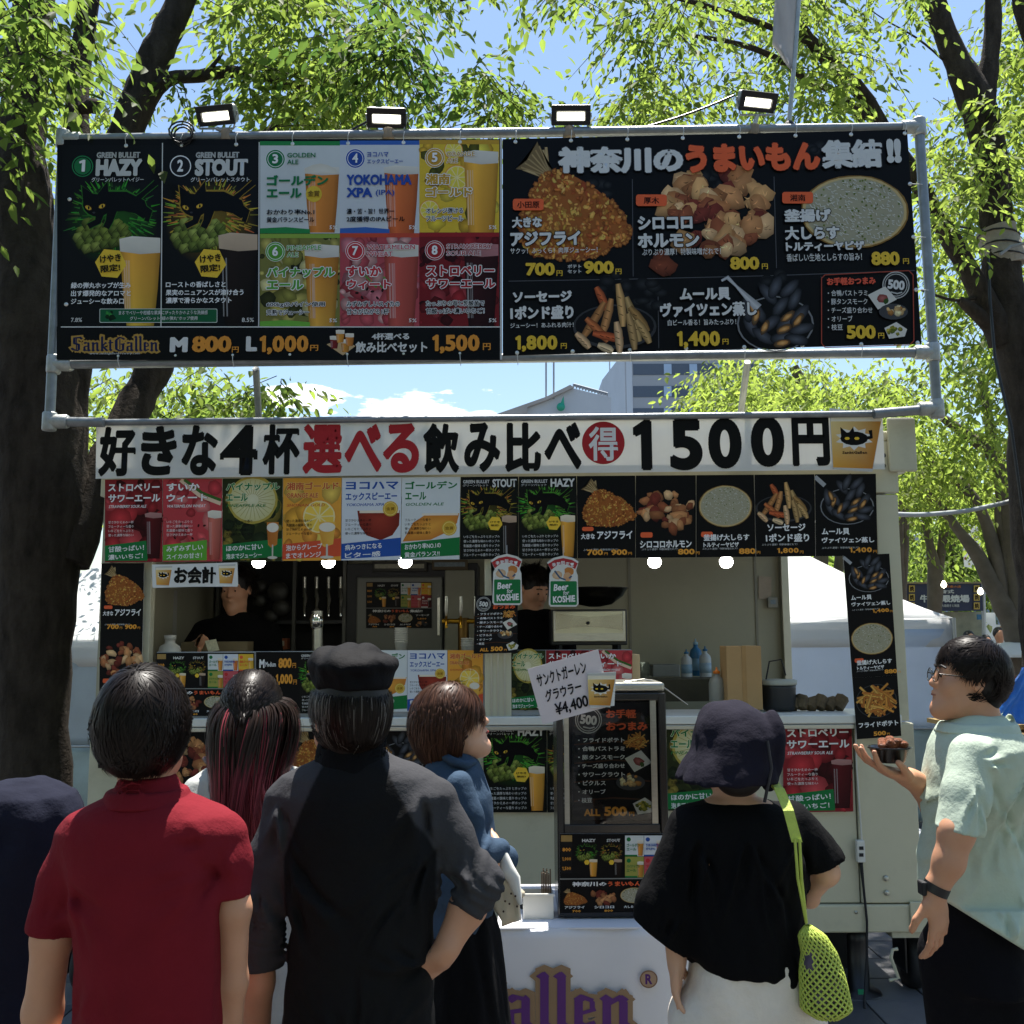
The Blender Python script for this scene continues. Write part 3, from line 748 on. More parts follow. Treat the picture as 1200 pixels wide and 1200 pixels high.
  L.text('STOUT' if st else 'HAZY', X(.55), Y(.03), X(.97), Y(.13), SIL, .04, shear=.0); L.text('GREEN BULLET', X(.04), Y(.04), X(.5), Y(.08), SIL, .02, res=2)
  if det:
   L.text('グリーンバレット', X(.04), Y(.09), X(.48), Y(.12), SIL, .004, res=1)
   for i in range(5): L.text(SMALLT[i] + 'ホップの', X(.06), Y(.71 + i * .055), X(.68), Y(.745 + i * .055), C('#d9d9d4'), .006, res=1)
  hexa(P, X(.6), Y(.57), w * .13, False); L.text('けやき', X(.52), Y(.54), X(.68), Y(.565), K0, .02, res=1); L.text('限定!', X(.53), Y(.58), X(.67), Y(.605), K0, .02, res=1)
  beer(P, X(.72), Y(.47), X(.97), Y(.98), C('#2c201b') if st else C('#e8a422'), C('#1a1210') if st else C('#d48c14'), C('#c9a98c') if st else C('#f0e2c2'), .15)
 elif kind in ('aji', 'horu', 'piza', 'saus', 'muss', 'fry'):
  P.rect(x0, y0, x1, y1, K0); ar = h / w
  if kind == 'aji': fishfry(P, X(.04), Y(.02), X(1.0), Y(.62)); T = [('大きな', .06, .7, .3, .77), ('アジフライ', .34, .67, .95, .77)]; PR = [('700', .16), ('900', .58)]
  if kind == 'horu': pile(P, X(.5), Y(.42), w * .9, h * .48, 44, [C('#c98a50'), C('#a8683a'), C('#8d4a28'), C('#dcae78'), C('#7a2f20')], w * .07, 1.8); T = [('シロコロホルモン', .07, .79, .93, .88)]; PR = [('800', .7)]
  if kind == 'piza': pizza(P, X(.5), Y(.38), w * .46, min(h * .26, w * .36)); T = [('釜揚げ大しらす', .12, .72, .9, .8), ('トルティーヤピザ', .12, .82, .72, .88)]; PR = [('880', .72)]
  if kind == 'saus': sausages(P, X(.48), Y(.34), w * .94, min(h * .52, w * .8)); T = [('ソーセージ', .2, .6, .84, .69), ('1ポンド盛り', .17, .72, .9, .82)]; PR = [('1,800', .36)]
  if kind == 'muss': mussels(P, X(.52), Y(.34), w * .9, min(h * .56, w * .8)); P.line([(X(.0), Y(.03)), (X(.16), Y(.14))], w * .07, C('#a9abad')); T = [('ムール貝', .1, .66, .55, .74), ('ヴァイツェン蒸し', .1, .77, .95, .84)]; PR = [('1,400', .55)]
  if kind == 'fry': P.ring(X(.5), Y(.4), w * .44, w * .46, C('#3b3c3e'), sy=.8); fries(P, X(.5), Y(.4), w * .86, h * .46, 60); T = [('フライドポテト', .06, .73, .95, .82)]; PR = [('500', .38)]
  if kind in ('horu', 'piza', 'aji') and det: P.rrect(X(.08), Y(.69 if kind != 'aji' else .62), X(.28), Y(.755 if kind != 'aji' else .67), w * .03, ORG)
  for t, a, b, c, d in T: L.text(t, X(a), Y(b), X(c), Y(d), WHT, .035)
  if det and kind != 'fry': L.text('ぷりぷり濃厚！特製味噌だれで！', X(.1), Y(.885 if kind != 'saus' else .84), X(.7), Y(.91 if kind != 'saus' else .865), SIL, .0, res=1)
  for p, a in PR: L.text(p, X(a), Y(.895), X(a + (.28 if len(p) < 4 else .36)), Y(.965), C('#f0a01a'), .04, res=2); L.text('円', X(a + (.3 if len(p) < 4 else .38)), Y(.93), X(a + (.36 if len(p) < 4 else .44)), Y(.965), C('#f0a01a'), .01, res=1)
 elif kind == 'snack':
  P.rect(x0, y0, x1, y1, C('#141416'))
  for i in range(5): P.line([(X(.02), Y(.2 + i * .16)), (X(.5), Y(.17 + i * .16)), (X(.98), Y(.19 + i * .16))], h * .012, C('#4a2a16'))
  badge500(P, L, X(.2), Y(.15), w * .17)
  L.text('お手軽', X(.42), Y(.06), X(.8), Y(.135), ORG, .045); L.text('おつまみ', X(.42), Y(.165), X(.94), Y(.24), ORG, .045)
  for i, t in enumerate(['フライドポテト', '合鴨パストラミ', '豚タンスモーク', 'チーズ盛り合わせ', 'サワークラウト', 'ピクルス', 'オリーブ', '枝豆']):
   ww = .085 * len(t)
   L.text('・' + t, X(.07), Y(.3 + i * .073), X(.07 + min(ww, .58)), Y(.34 + i * .073), WHT, .018, res=2)
  fries(P, X(.8), Y(.33), w * .3, h * .13, 34); plate(P, X(.82), Y(.5), w * .17, 0); plate(P, X(.72), Y(.68), w * .18, 1); plate(P, X(.88), Y(.88), w * .15, 2)
  L.text('ALL', X(.14), Y(.905), X(.34), Y(.965), C('#f0a01a'), .04); L.text('500', X(.39), Y(.885), X(.67), Y(.965), C('#f0a01a'), .045); L.text('円', X(.7), Y(.93), X(.76), Y(.965), C('#f0a01a'), .01)
 elif kind == 'price':
  P.rect(x0, y0, x1, y1, K0); L.text('M', X(.08), Y(.12), X(.2), Y(.26), WHT, .05); L.text('Medium', X(.22), Y(.16), X(.46), Y(.24), WHT, .02, res=1); L.text('800', X(.52), Y(.1), X(.82), Y(.26), C('#f0a01a'), .05); L.text('円', X(.84), Y(.18), X(.92), Y(.26), C('#f0a01a'), .01, res=1)
  L.text('L', X(.08), Y(.38), X(.16), Y(.52), WHT, .05); L.text('Large', X(.22), Y(.42), X(.42), Y(.5), WHT, .02, res=1); L.text('1,000', X(.46), Y(.36), X(.84), Y(.54), C('#f0a01a'), .05); L.text('円', X(.86), Y(.45), X(.94), Y(.53), C('#f0a01a'), .01, res=1)
 elif kind == 'menu':      # a small copy of the whole drinks and food board
  P.rect(x0, y0, x1, y1, K0)
  P.rect(X(.01), Y(.02), X(.1), Y(.5), C('#19191b')); P.rect(X(.01), Y(.02), X(.1), Y(.1), C('#a88648'))
  for i, t in enumerate(['800', '1,000', '1,500']): L.text(t, X(.02), Y(.17 + i * .12), X(.09), Y(.22 + i * .12), C('#f0a01a'), .03, res=1)
  for i, k in enumerate(('hazy', 'stout')):
   a, b = .12 + i * .2, .31 + i * .2; P.disc(X((a + b) / 2), Y(.25), w * .09, C('#151a10'), h * .13, n=12, cin=C('#3a5a18') if not i else C('#55501c'))
   cat(P, X((a + b) / 2), Y(.24), w * .17, C('#57a82c') if not i else C('#b99a2c'), 7)
   L.text(('HAZY', 'STOUT')[i], X(a + .06), Y(.06), X(b - .02), Y(.1), SIL, .04, res=1); hexa(P, X(b - .09), Y(.36), w * .022, False)
   beer(P, X(b - .07), Y(.32), X(b - .005), Y(.54), (C('#e8a422'), C('#2c201b'))[i], (C('#d48c14'), C('#1a1210'))[i], (C('#f0e2c2'), C('#c9a98c'))[i], .16)
  cc = [('#dfe4e2', GRN, '#d98a1c'), ('#dfe4ea', BLU, '#d9701c'), ('#e9bb1e', ORG, '#eeb62a'), ('#a8a74a', GRN, '#c9861c'), ('#c9525a', RED, '#c86a58'), ('#8e1620', WHT, '#3a0a10')]
  for i, (a, b, c) in enumerate(cc):
   u, v = .53 + (i % 3) * .155, .02 + (i // 3) * .27
   P.rect(X(u), Y(v), X(u + .152), Y(v + .265), C(a)); P.disc(X(u + .03), Y(v + .05), w * .018, b, n=10)
   L.text(['ゴールデン', 'YOKOHAMA', '湘南ゴールド', 'パイナップル', 'すいか', 'ストロベリー'][i], X(u + .012), Y(v + .1), X(u + .12), Y(v + .14), b, .03, res=1)
   L.text(['エール', 'XPA(IPA)', 'エール', 'エール', 'ウィート', 'サワーエール'][i], X(u + .012), Y(v + .155), X(u + .09), Y(v + .19), b, .03, res=1)
   beer(P, X(u + .1), Y(v + .06), X(u + .15), Y(v + .26), C(c), C(c), ff=.2); P.rect(X(u), Y(v + .245), X(u + .1), Y(v + .265), b)
  P.rect(X(0), Y(.56), X(1), Y(.575), C('#8d8d88'))
  L.text('神奈川の', X(.1), Y(.6), X(.38), Y(.66), WHT, .04, res=1); L.text('うまいもん', X(.39), Y(.6), X(.66), Y(.66), ORG, .04, res=1); L.text('集結!!', X(.67), Y(.6), X(.86), Y(.66), WHT, .04, res=1)
  fishfry(P, X(.02), Y(.68), X(.22), Y(.9), True); pile(P, X(.35), Y(.8), w * .2, h * .17, 24, [C('#c98a50'), C('#a8683a'), C('#7a2f20')], w * .02, 1.6); pizza(P, X(.6), Y(.78), w * .11, h * .1)
  L.text('ソーセージ', X(.76), Y(.7), X(.96), Y(.74), WHT, .03, res=1); L.text('1,800', X(.78), Y(.78), X(.92), Y(.82), C('#f0a01a'), .03, res=1); pile(P, X(.86), Y(.9), w * .2, h * .09, 12, [C('#b98046'), C('#3a3b40')], w * .018, 2.2)
  for i, (t, q) in enumerate((('アジフライ', '700'), ('シロコロ', '800'), ('大しらすピザ', '880'))): L.text(t, X(.04 + i * .24), Y(.905), X(.2 + i * .24), Y(.94), WHT, .03, res=1); L.text(q, X(.1 + i * .26), Y(.955), X(.17 + i * .26), Y(.985), C('#f0a01a'), .03, res=1)

def warp(Ps, rect, quad):
 """move print drawn in an upright pixel rectangle onto the sheet's true corners"""
 x0, y0, x1, y1 = rect
 for P in Ps:
  a = WA([(x0, y0), (x1, y0), (x1, y1), (x0, y1)], P.Y)[:, [0, 2]]; b = WA(quad, P.Y)[:, [0, 2]]
  d = b - a; xa, xb = a[[0, 3], 0].mean(), a[[1, 2], 0].mean(); za, zb = a[[0, 1], 1].mean(), a[[2, 3], 1].mean()
  for V in P.V:
   u = ((V[:, 0] - xa) / (xb - xa))[:, None]; v = ((V[:, 2] - za) / (zb - za))[:, None]
   D = d[0] * (1 - u) * (1 - v) + d[1] * u * (1 - v) + d[2] * u * v + d[3] * (1 - u) * v
   V[:, 0] += D[:, 0]; V[:, 2] += D[:, 1]
PM = lambda: mat('printed_vinyl', None, rough=0.42, var=0.05, vscale=5, bump=0.04, bscale=7, spec=0.12, attr='Col')
SHEETM = lambda: mat('sheet_vinyl_edge', '#d8d8d4', rough=0.5, var=0.04)
def poster(kind, quad, Y, label, group=None, th=0.002, name='menu_poster', det=1, kinds=None, split='v', cat_='poster'):
 """a printed sheet on the plane Y; kinds: several pictures one under the other"""
 o = sheet(name, quad, Y, th, SHEETM()); tag(o, label, cat_, group)
 q = quad; x0, y0, x1, y1 = (q[0][0] + q[3][0]) / 2, (q[0][1] + q[1][1]) / 2, (q[1][0] + q[2][0]) / 2, (q[2][1] + q[3][1]) / 2
 P = Print(Y, base=.0004); L = Print(Y)
 ks = kinds or [kind]; n = len(ks)
 for i, k in enumerate(ks):
  if split == 'v': mini(P, L, k, x0, y0 + (y1 - y0) * i / n, x1, y0 + (y1 - y0) * (i + 1) / n, det)
  else: mini(P, L, k, x0 + (x1 - x0) * i / n, y0, x0 + (x1 - x0) * (i + 1) / n, y1, det)
 zl = P.z + .0003
 for v in L.V: v[:, 1] -= zl
 warp([P, L], (x0, y0, x1, y1), q)
 P.build('printed_picture', PM(), o)
 L.build('lettering', PM(), o)
 return o
# ------------------------------------------------------------------ the food trailer
YT = 4.90                                   # its serving side
YB = 6.85                                   # its back wall
TW = mat('truck_paint_cream', '#c0bca2', rough=0.38, var=0.05, vscale=3, bump=0.03, bscale=25, dirt=0.3, clear=.1)
TWI = mat('truck_inside_panel', '#aaa68f', rough=0.55, var=0.06, vscale=2, dirt=0.12)
ALU = mat('anodised_frame', '#b9b8ac', rough=0.35, metal=0.75, var=0.08, vscale=6, bump=.03)
DARK = mat('dark_rubber', '#15161a', rough=0.7, var=0.2)
STEEL = mat('brushed_steel', '#a9a89f', rough=0.28, metal=0.9, var=0.12, vscale=20, streak=6, bump=.03, bscale=80)
BLKP = mat('black_paint', '#101012', rough=0.4, var=0.15)
GALV = mat('galvanised_pipe', '#84888a', rough=0.42, metal=0.65, var=0.22, vscale=14, bump=.1, bscale=60, dirt=.25)
GALVJ = mat('pipe_joint_zinc', '#a9aca8', rough=0.5, metal=0.5, var=0.25, vscale=30, bump=.2, bscale=90, dirt=.3)
truck = empty('food_trailer', (0, 5.9, 0), 'cream food trailer with an open serving hatch, hung all over with beer and food posters', 'food trailer')
xl = lambda py=900: W(113, py, YT)[0]
X0 = -2.02; X1 = 1.86
zc = W(600, 842, YT)[2]                      # counter height
zt = W(600, 556, YT)[2]                      # top of the hatch
zr = W(600, 512, YT)[2]                      # roof
zb = W(600, 1094, YT)[2]                     # underside
MB().box(X0, YT, zb + .13, X1 - .24, YT + .04, zc - .03).build('front_panel', TW, truck, .004)
MB().box(X1 - .235, YT - .012, zb + .13, X1 + .05, YT + .06, zc - .03).build('front_corner_panel', TW, truck, .006)
MB().box(X0 - .02, YT - .02, zb, X1 + .12, YT + .08, zb + .125).build('sill_beam', TW, truck, .008)
MB().box(X1 - .02, YT - .035, zb + .005, X1 + .16, YT - .022, zb + .14).build('beam_end_plate', TW, truck, .003)
for i, (bx_, bz_) in enumerate(((1038, 1029), (1039, 1046))):
 p = W(bx_, bz_, YT - .012); MB().lathe((p[0], YT - .012, p[2]), [(.014, 0), (.014, -.006), (.009, -.012)], 10, axis='y').build('bolt', ALU, truck)
p = W(1003, 1069, YT - .02); MB().lathe((p[0], p[1], p[2]), [(.008, 0), (.008, -.005)], 8, axis='y').build('bolt', ALU, truck)
MB().box(X0, YT + .02, zb + .1, X1, YB, zb + .16).build('floor_pan', DARK, truck)
MB().box(X0, YB, zb + .16, X1, YB + .04, zr - .03).build('back_wall', TWI, truck)
MB().box(X0, YT + .045, zb + .16, X0 + .04, YB - .002, zr - .03).build('side_wall', TWI, truck)
MB().box(X1 - .04, YT + .065, zb + .16, X1, YB - .002, zc - .02).build('side_wall', TWI, truck)
MB().box(X0 - .03, YT - .01, zr - .03, X1 + .05, YB + .05, zr + .02).build('roof', TW, truck, .012)
MB().box(X0, YT - .008, zt - .10, X1 + .04, YT + .05, zr - .032).build('hatch_header', TW, truck, .004)
MB().box(X1 - .01, YT - .03, zt - .0, X1 + .13, YT - .011, zt + .27).build('hinge_bracket', TW, truck, .012)
for q in (534, 546):
 p = W(1035, q, YT - .03); MB().lathe((p[0], p[1], p[2]), [(.012, 0), (.012, -.006)], 8, axis='y').build('bolt', DARK, truck)
# posts of the opening
def post(px0, px1, name='opening_post', m=TW, y0=650, y1=846, Y=YT, dy=.06, grooves=0):
 mb = MB(); pbox(mb, px0, y0, px1, y1, Y, dy); o = mb.build(name, m, truck, .003)
 for g in range(grooves):
  a = px0 + (px1 - px0) * (g + 1) / (grooves + 1); pbox(MB(), a - 1.1, y0 + 2, a + 1.1, y1 - 2, Y - .004, .0035).build('post_rib', ALU, o)
 return o
post(166, 175); post(568, 599, m=TW, grooves=3, Y=YT - .012, dy=.07)
MB().box(X1 - .075, YT, zc - .02, X1 + .035, YT + .06, zt - .11).build('opening_post', TW, truck, .004)
MB().box(X1 - .05, YB - .07, zc - .02, X1, YB - .005, zr - .035).build('rear_corner_post', ALU, truck, .004)
MB().box(X1 - .045, YT + .065, zr - .30, X1, YB - .075, zr - .035).build('side_header', TW, truck, .004)
# counter ledge with two folded edges
ct = MB().box(X0 + .18, YT - .055, zc - .028, X1 - .02, YT + .38, zc + .012); ct.build('counter', mat('counter_white', '#d8d8cf', rough=.4, var=.06, vscale=6, dirt=.15), truck, .006, 3)
MB().box(X0 + .18, YT - .05, zc - .052, X1 - .02, YT - .012, zc - .031).build('counter_lip', ALU, truck, .003)
# the panel above the counter that carries the little posters
a = W(182, 764, YT - .02); b = W(742, 835, YT - .02)
MB().box(a[0], YT - .002, zc + .014, b[0], YT + .012, a[2]).build('menu_panel', mat('panel_acrylic', '#8d9191', rough=.15, var=.05), truck, .002)
# interior: wall seams, ceiling, rear shelf, cabinets
for px_ in (452, 738, 886):
 p = W(px_, 700, YB - .004); MB().box(p[0] - .008, YB - .008, 1.0, p[0] + .008, YB - .001, zr - .04).build('wall_seam', mat('seam_strip', '#8f8c7d', rough=.5, var=.1), truck)
MB().box(X0 + .05, YT + .1, zr - .075, X1 - .05, YB - .01, zr - .033).build('ceiling_panel', mat('ceiling_board', '#8b897e', rough=.6, var=.1), truck)
MB().box(X0 + .05, YB - .62, 1.08, X1 - .06, YB - .01, 1.12).build('rear_worktop', STEEL, truck, .004)
MB().box(X0 + .05, YB - .58, zb + .18, X1 - .06, YB - .02, 1.075).build('rear_cabinet', mat('cabinet_grey', '#6e6e69', rough=.5, var=.1), truck)
# inner left door leaf
p0, p1 = W(212, 700, YB - .1), W(247, 700, YB - .1)
MB().box(p0[0], YB - .1, 1.13, p1[0] + .25, YB - .07, zr - .1).build('inner_door', TWI, truck, .006)
# bulbs in the hatch
BULB = mat('glowing_bulb', (1, .97, .88), emit=9, var=0)
for i, px_ in enumerate((303, 385, 475, 767, 851)):
 p = W(px_, 658, YT + .14)
 o = empty('hatch_light', (p[0], p[1], p[2]), ['round lit bulb above the cash desk sign, leftmost in the hatch', 'round lit bulb under the orange poster, second from the left in the hatch', 'round lit bulb under the golden ale poster',
  'round lit bulb under the grilled offal poster', 'round lit bulb under the tortilla pizza poster, rightmost in the hatch'][i], 'light bulb', 'lit bulbs along the top of the hatch')
 MB().lathe((p[0], p[1], p[2]), [(.004, -.034), (.022, -.028), (.033, -.012), (.034, .004), (.026, .02)], 16).build('bulb', BULB, o)
 MB().lathe((p[0], p[1], p[2]), [(.024, .02), (.02, .05), (.02, zr - .08 - p[2])], 12).build('lamp_socket', DARK, o)

# wheels, jack, leg
def caster(px_, py_, Y):
 g = W(px_, py_, Y); x, z = g[0], .0
 r = .125
 MB().lathe((x - .035, Y, r), [(r * .55, 0), (r * .95, .004), (r, .018), (r, .05), (r * .95, .066), (r * .55, .07)], 28, axis='x').build('tyre', DARK, truck)
 MB().lathe((x - .03, Y, r), [(.02, -.012), (r * .5, .006), (r * .5, .054), (.02, .075)], 20, axis='x').build('wheel_hub', mat('wheel_grey', '#4b4d50', rough=.5, metal=.4, var=.15), truck)
 mb = MB(); mb.box(x - .062, Y - .1, r - .03, x - .05, Y + .06, r + .15); mb.box(x + .05, Y - .1, r - .03, x + .062, Y + .06, r + .15); mb.box(x - .062, Y - .1, r + .15, x + .062, Y + .06, r + .165)
 mb.tube([(x, Y, r + .165), (x, Y, zb + .02)], .03, 12); mb.build('caster_fork', BLKP, truck, .004)
caster(1068, 1150, YT + .16)
caster(100, 1150, YT + .2)
pp = [W(1052, 1112, YT - .05), W(1046, 1113, YT - .05), W(1044, 1122, YT - .05), W(1053, 1146, YT - .05), W(1042, 1149, YT - .05)]
MB().tube(pp, .008, 8).build('jack_handle', TW, truck)
MB().box(X1 - .1, YT + .0, zb - .03, X1 + .26, YT + .2, zb - .003).build('coupling_plate', mat('worn_cream', '#bdbba6', rough=.5, var=.15, dirt=.5), truck, .004)
p = W(1010, 1158, YT + .02)
MB().lathe((p[0], YT + .06, 0), [(.11, 0), (.1, .02), (.05, .03), (.045, .25), (.05, zb)], 18).build('support_leg', BLKP, truck)
pbox(MB(), 1006, 1160, 1014, 1168, YT - .01, .01).build('leg_sticker', mat('green_tape', '#1c8a5e', rough=.5), truck)
# black storage under the trailer
for i, (a, b, c, t) in enumerate(((120, 560, .30, 'matt black storage crate under the trailer behind the queue'), (770, 985, .26, 'matt black storage crate under the trailer behind the woman in the bucket hat'))):
 o = empty('storage_crate', (W((a + b) / 2, 1000, 5.4)[0], 5.4, 0), t, 'crate')
 l, r_ = W(a, 1000, 5.4)[0], W(b, 1000, 5.4)[0]
 MB().box(l, 5.3, 0.002, r_, 5.9, c).build('crate_body', DARK, o, .01); MB().box(l - .01, 5.29, c + .001, r_ + .01, 5.91, c + .03).build('crate_lid', BLKP, o, .008)
# keg beside the caster
p = W(1105, 1150, YT + .45)
o = empty('beer_keg', (p[0], YT + .45, 0), 'steel beer keg on the ground behind the trailer wheel', 'keg')
KEG = mat('keg_steel', '#8c8c88', rough=.38, metal=.7, var=.18, vscale=9, bump=.05, dirt=.3)
MB().lathe((p[0], YT + .45, 0), [(.15, 0.0), (.165, .01), (.165, .05), (.16, .06), (.19, .10), (.197, .14), (.197, .18), (.205, .19), (.205, .2), (.197, .21), (.197, .27), (.205, .28), (.205, .29), (.197, .3), (.195, .36), (.165, .41), (.16, .42)], 32).build('keg_barrel', KEG, o)
MB().lathe((p[0], YT + .45, .42), [(.16, 0), (.168, .01), (.168, .07), (.155, .07), (.155, .005)], 32).build('keg_chime', KEG, o)
# power lead with its socket block hanging on the front
p = W(1009, 995, YT - .04)
o = empty('power_lead', (p[0], YT - .03, zb), 'white socket block and black cable hanging down the right end of the trailer front', 'power cable')
MB().tube([W(1002, 840, YT - .02), W(1004, 900, YT - .02), W(1010, 985, YT - .03)], .004, 8).build('white_flex', mat('white_flex', '#c9c8bf', rough=.5), o)
sb = MB(); pbox(sb, 1004.5, 985, 1014, 1011, YT - .045, .028); sb.build('socket_block', mat('socket_white', '#cfcfc8', rough=.4), o, .004)
for q in (992, 1000): pbox(MB(), 1007, q, 1012, q + 4, YT - .0475, .002).build('socket_face', DARK, o)
MB().tube([W(1009, 1011, YT - .035), W(1012, 1040, YT - .03), W(1016, 1080, YT - .035), W(1016, 1120, YT - .04), (W(1013, 1168, YT - .05)[0], YT - .05, .02), (W(1000, 1168, YT)[0], YT - .15, .012)], [.009, .006, .006, .006, .006, .006], 8).build('black_cable', DARK, o)

# ------------------------------------------------------------------ pipe frame carrying the big menu board
YF = YT - .10
frame = empty('sign_frame', (0, YF, zr), 'grey galvanised pipe frame that carries the big menu board above the trailer', 'frame')
def pipe(a, b, r=.024, name='pipe', Y=YF, par=frame, ab=None):
 A = W(*a, Y) if len(a) == 2 else np.array(a, float); B = W(*b, Y) if len(b) == 2 else np.array(b, float)
 return MB().tube([A, B], r, 16).build(name, GALV, par)
TLc, TRc, BRc, BLc = (74, 163), (1077, 149), (1093, 413), (63, 427)
pipe(TLc, TRc); pipe(BLc, BRc); pipe(TLc, (58, 494)); pipe(TRc, (1098, 479)); pipe((58, 494), (122, 495)); pipe((1098, 479), (1024, 485))
pipe((122, 495), (1024, 485), r=.016, Y=YF + .03)
for q in (TLc, TRc, BRc, BLc, (58, 494), (1098, 479)):
 c = W(*q, YF); o_ = MB().lathe((c[0], c[1], c[2] - .045), [(.031, 0), (.034, .006), (.034, .084), (.031, .09)], 14)
 sx = 1 if q[0] < 500 else -1
 o_.lathe((c[0] + (0 if sx > 0 else -.09), c[1], c[2]), [(.031, 0), (.034, .006), (.034, .084), (.031, .09)], 14, axis='x')
 o_.build('pipe_joint', GALVJ, frame)
# braces running back and down to the roof
for q in ((300, 432, 306, 488), (876, 424, 862, 484)):
 a = W(q[0], q[1], YF + .03); b = W(q[2], q[3], YF + .5)
 MB().tube([(a[0], a[1], a[2]), (b[0] + .0, b[1], zr + .03)], .017, 12).build('brace', GALV, frame)
 MB().lathe((b[0], b[1], zr + .021), [(.05, 0), (.05, .008)], 12).build('brace_foot', GALVJ, frame)
WIREM = mat('tie_wire', '#c9c9c4', rough=.4)
EYE = mat('eyelet_metal', '#d9d9d2', rough=.3, metal=.6)

# ------------------------------------------------------------------ the big menu board: two banners
YM = YF - .028
def banner_panel(name, quad, label):
 o = sheet(name, quad, YM, .0015, mat('banner_black_edge', '#141416', rough=.5)); return tag(o, label, 'banner')
qL = [(72, 169), (587, 163), (588, 417), (67, 421)]
qR = [(589, 163), (1063, 152), (1080, 403), (589, 417)]
drinks = banner_panel('drinks_banner', qL, 'left half of the big overhead menu, black banner of beers numbered 1 to 8')
foods = banner_panel('food_banner', qR, 'right half of the big overhead menu, black banner of fried fish, pizza, sausages and mussels')
P = Print(YM, base=.0004); L = Print(YM)
P.rect(67, 163, 588, 422, K0)
# 1 and 2
for i, (x0, x1, nm, jp, glow, cn, bt, bb, fo) in enumerate(((73, 190, 'HAZY', 'グリーンバレットヘイジー', C('#3f9a2a'), C('#167a44'), C('#e9a31f'), C('#d9b02a'), C('#e6dfcf')),
                                                          (192, 303, 'STOUT', 'グリーンバレットスタウト', C('#c9a32a'), C('#202024'), C('#241a16'), C('#17100e'), C('#cdb294')))):
 d = 119 * i
 P.rect(x0, 170, x1, 383, C('#121315')); P.disc((x0 + x1) / 2, 262, 54, C('#131414'), 50, n=24, cin=tuple(v * .38 for v in glow))
 cat(P, 132 + d * .96, 256, 104, glow, 3 + i)
 P.disc(97 + d * .965, 195, 12.5, WHT if i else C('#1a8a50'), n=24); P.disc(97 + d * .965, 195, 11.3, cn if i else C('#0d1512'), n=24); P.disc(97 + d * .965, 195, 10, cn, n=24)
 L.text(str(i + 1), 93.5 + d * .965, 188, 100.5 + d * .965, 202, WHT, .035)
 a = 113 if i == 0 else 229; b = 167 if i == 0 else 291
 L.text('GREEN BULLET', a + 1, 179, a + 52, 186, C('#b9b9b4'), .05); L.text(nm, a, 187, b, 207, C('#cfcfca'), .075, res=4); L.text(jp, a - 5, 208.5, b + 2, 214, SIL, .015)
 beer(P, (141, 257)[i], (277, 273)[i], (188, 302)[i], 382, bt, bb, fo, .17, .16)
 for h in hexa(P, 130 + 117 * i, 309, 18.5): L.text(h[4], h[0], h[1], h[2], h[3], K0, .03, rot=.1)
 for k, t in enumerate((['緑の弾丸ホップが生み', '出す爆発的なアロマと', 'ジューシーな飲み口'], ['ローストの香ばしさと', '果実のニュアンスが溶け合う', '濃厚で滑らかなスタウト'])[i]):
  L.text(t, 84 + 111 * i, 331.5 + k * 9.3 - i, 84 + 111 * i + ((70, 70, 62), (70, 91, 77))[i][k], 338.5 + k * 9.3 - i, WHT, .025)
 L.text(('7.8%', '8.5%')[i], (84, 284)[i], 373, (97, 298)[i], 378, SIL, .01)
P.rrect(117, 362, 255, 378.5, 1.5, C('#cfd8cf')); P.rrect(117.7, 362.7, 254.3, 377.8, 1.3, C('#12613a')); pile(P, 129, 370, 11, 9, 7, [C('#2f8f3a'), C('#0a2b14')], 2.4)
L.text('まるでベリーや柑橘な果実にぴったりかのような洗練感', 140, 364.5, 244, 369.5, SIL, .01, res=1); L.text('グリーンバレット“緑の弾丸”ホップ使用', 153, 371.3, 232, 376, SIL, .01, res=1)
P.line([(190.8, 168), (189, 383)], 1.2, SIL); P.line([(304, 167), (303.5, 383)], 1.2, SIL)
CX = [305, 398.5, 491.5, 585]
cells = [(3, 'GOLDEN', 'ALE', 'ゴールデン', 'エール', ['おかわり率No.1', '黄金バランスビール'], C('#0f7a45'), C('#d6dad8'), C('#e0861c'), C('#d07a14')),
         (4, 'ヨコハマ', 'エックスピーエー', 'YOKOHAMA', 'XPA', ['濃・苦・旨！世界一', '2度獲得のIPAビール'], C('#1549a6'), C('#d6dade'), C('#dc6c1e'), C('#cc5a14')),
         (5, 'ORANGE', 'ALE', '湘南', 'ゴールド', ['オレンジ弾ける', 'フルーツビール'], C('#c9981c'), C('#e3bd14'), C('#e8a81e'), C('#d69612')),
         (6, 'PINEAPPLE', 'ALE', 'パイナップル', 'エール', ['600kgのパイン使用', '完熟でジューシー'], C('#55a22c'), C('#7d7c3a'), C('#cf8416'), C('#d9a02a')),
         (7, 'WATERMELON', 'WHEAT', 'すいか', 'ウィート', ['みずみずしいスイカの', '甘さが広がる1杯'], C('#c51f2c'), C('#b5434c'), C('#bc4a3a'), C('#b3473c')),
         (8, 'STRAWBERRY', 'SOUR ALE', 'ストロベリー', 'サワーエール', ['たっぷりの苺と乳酸菌で', '甘酸っぱい濃いいちご！'], C('#a9101c'), C('#7c0f18'), C('#3a1214'), C('#2a0c10'))]
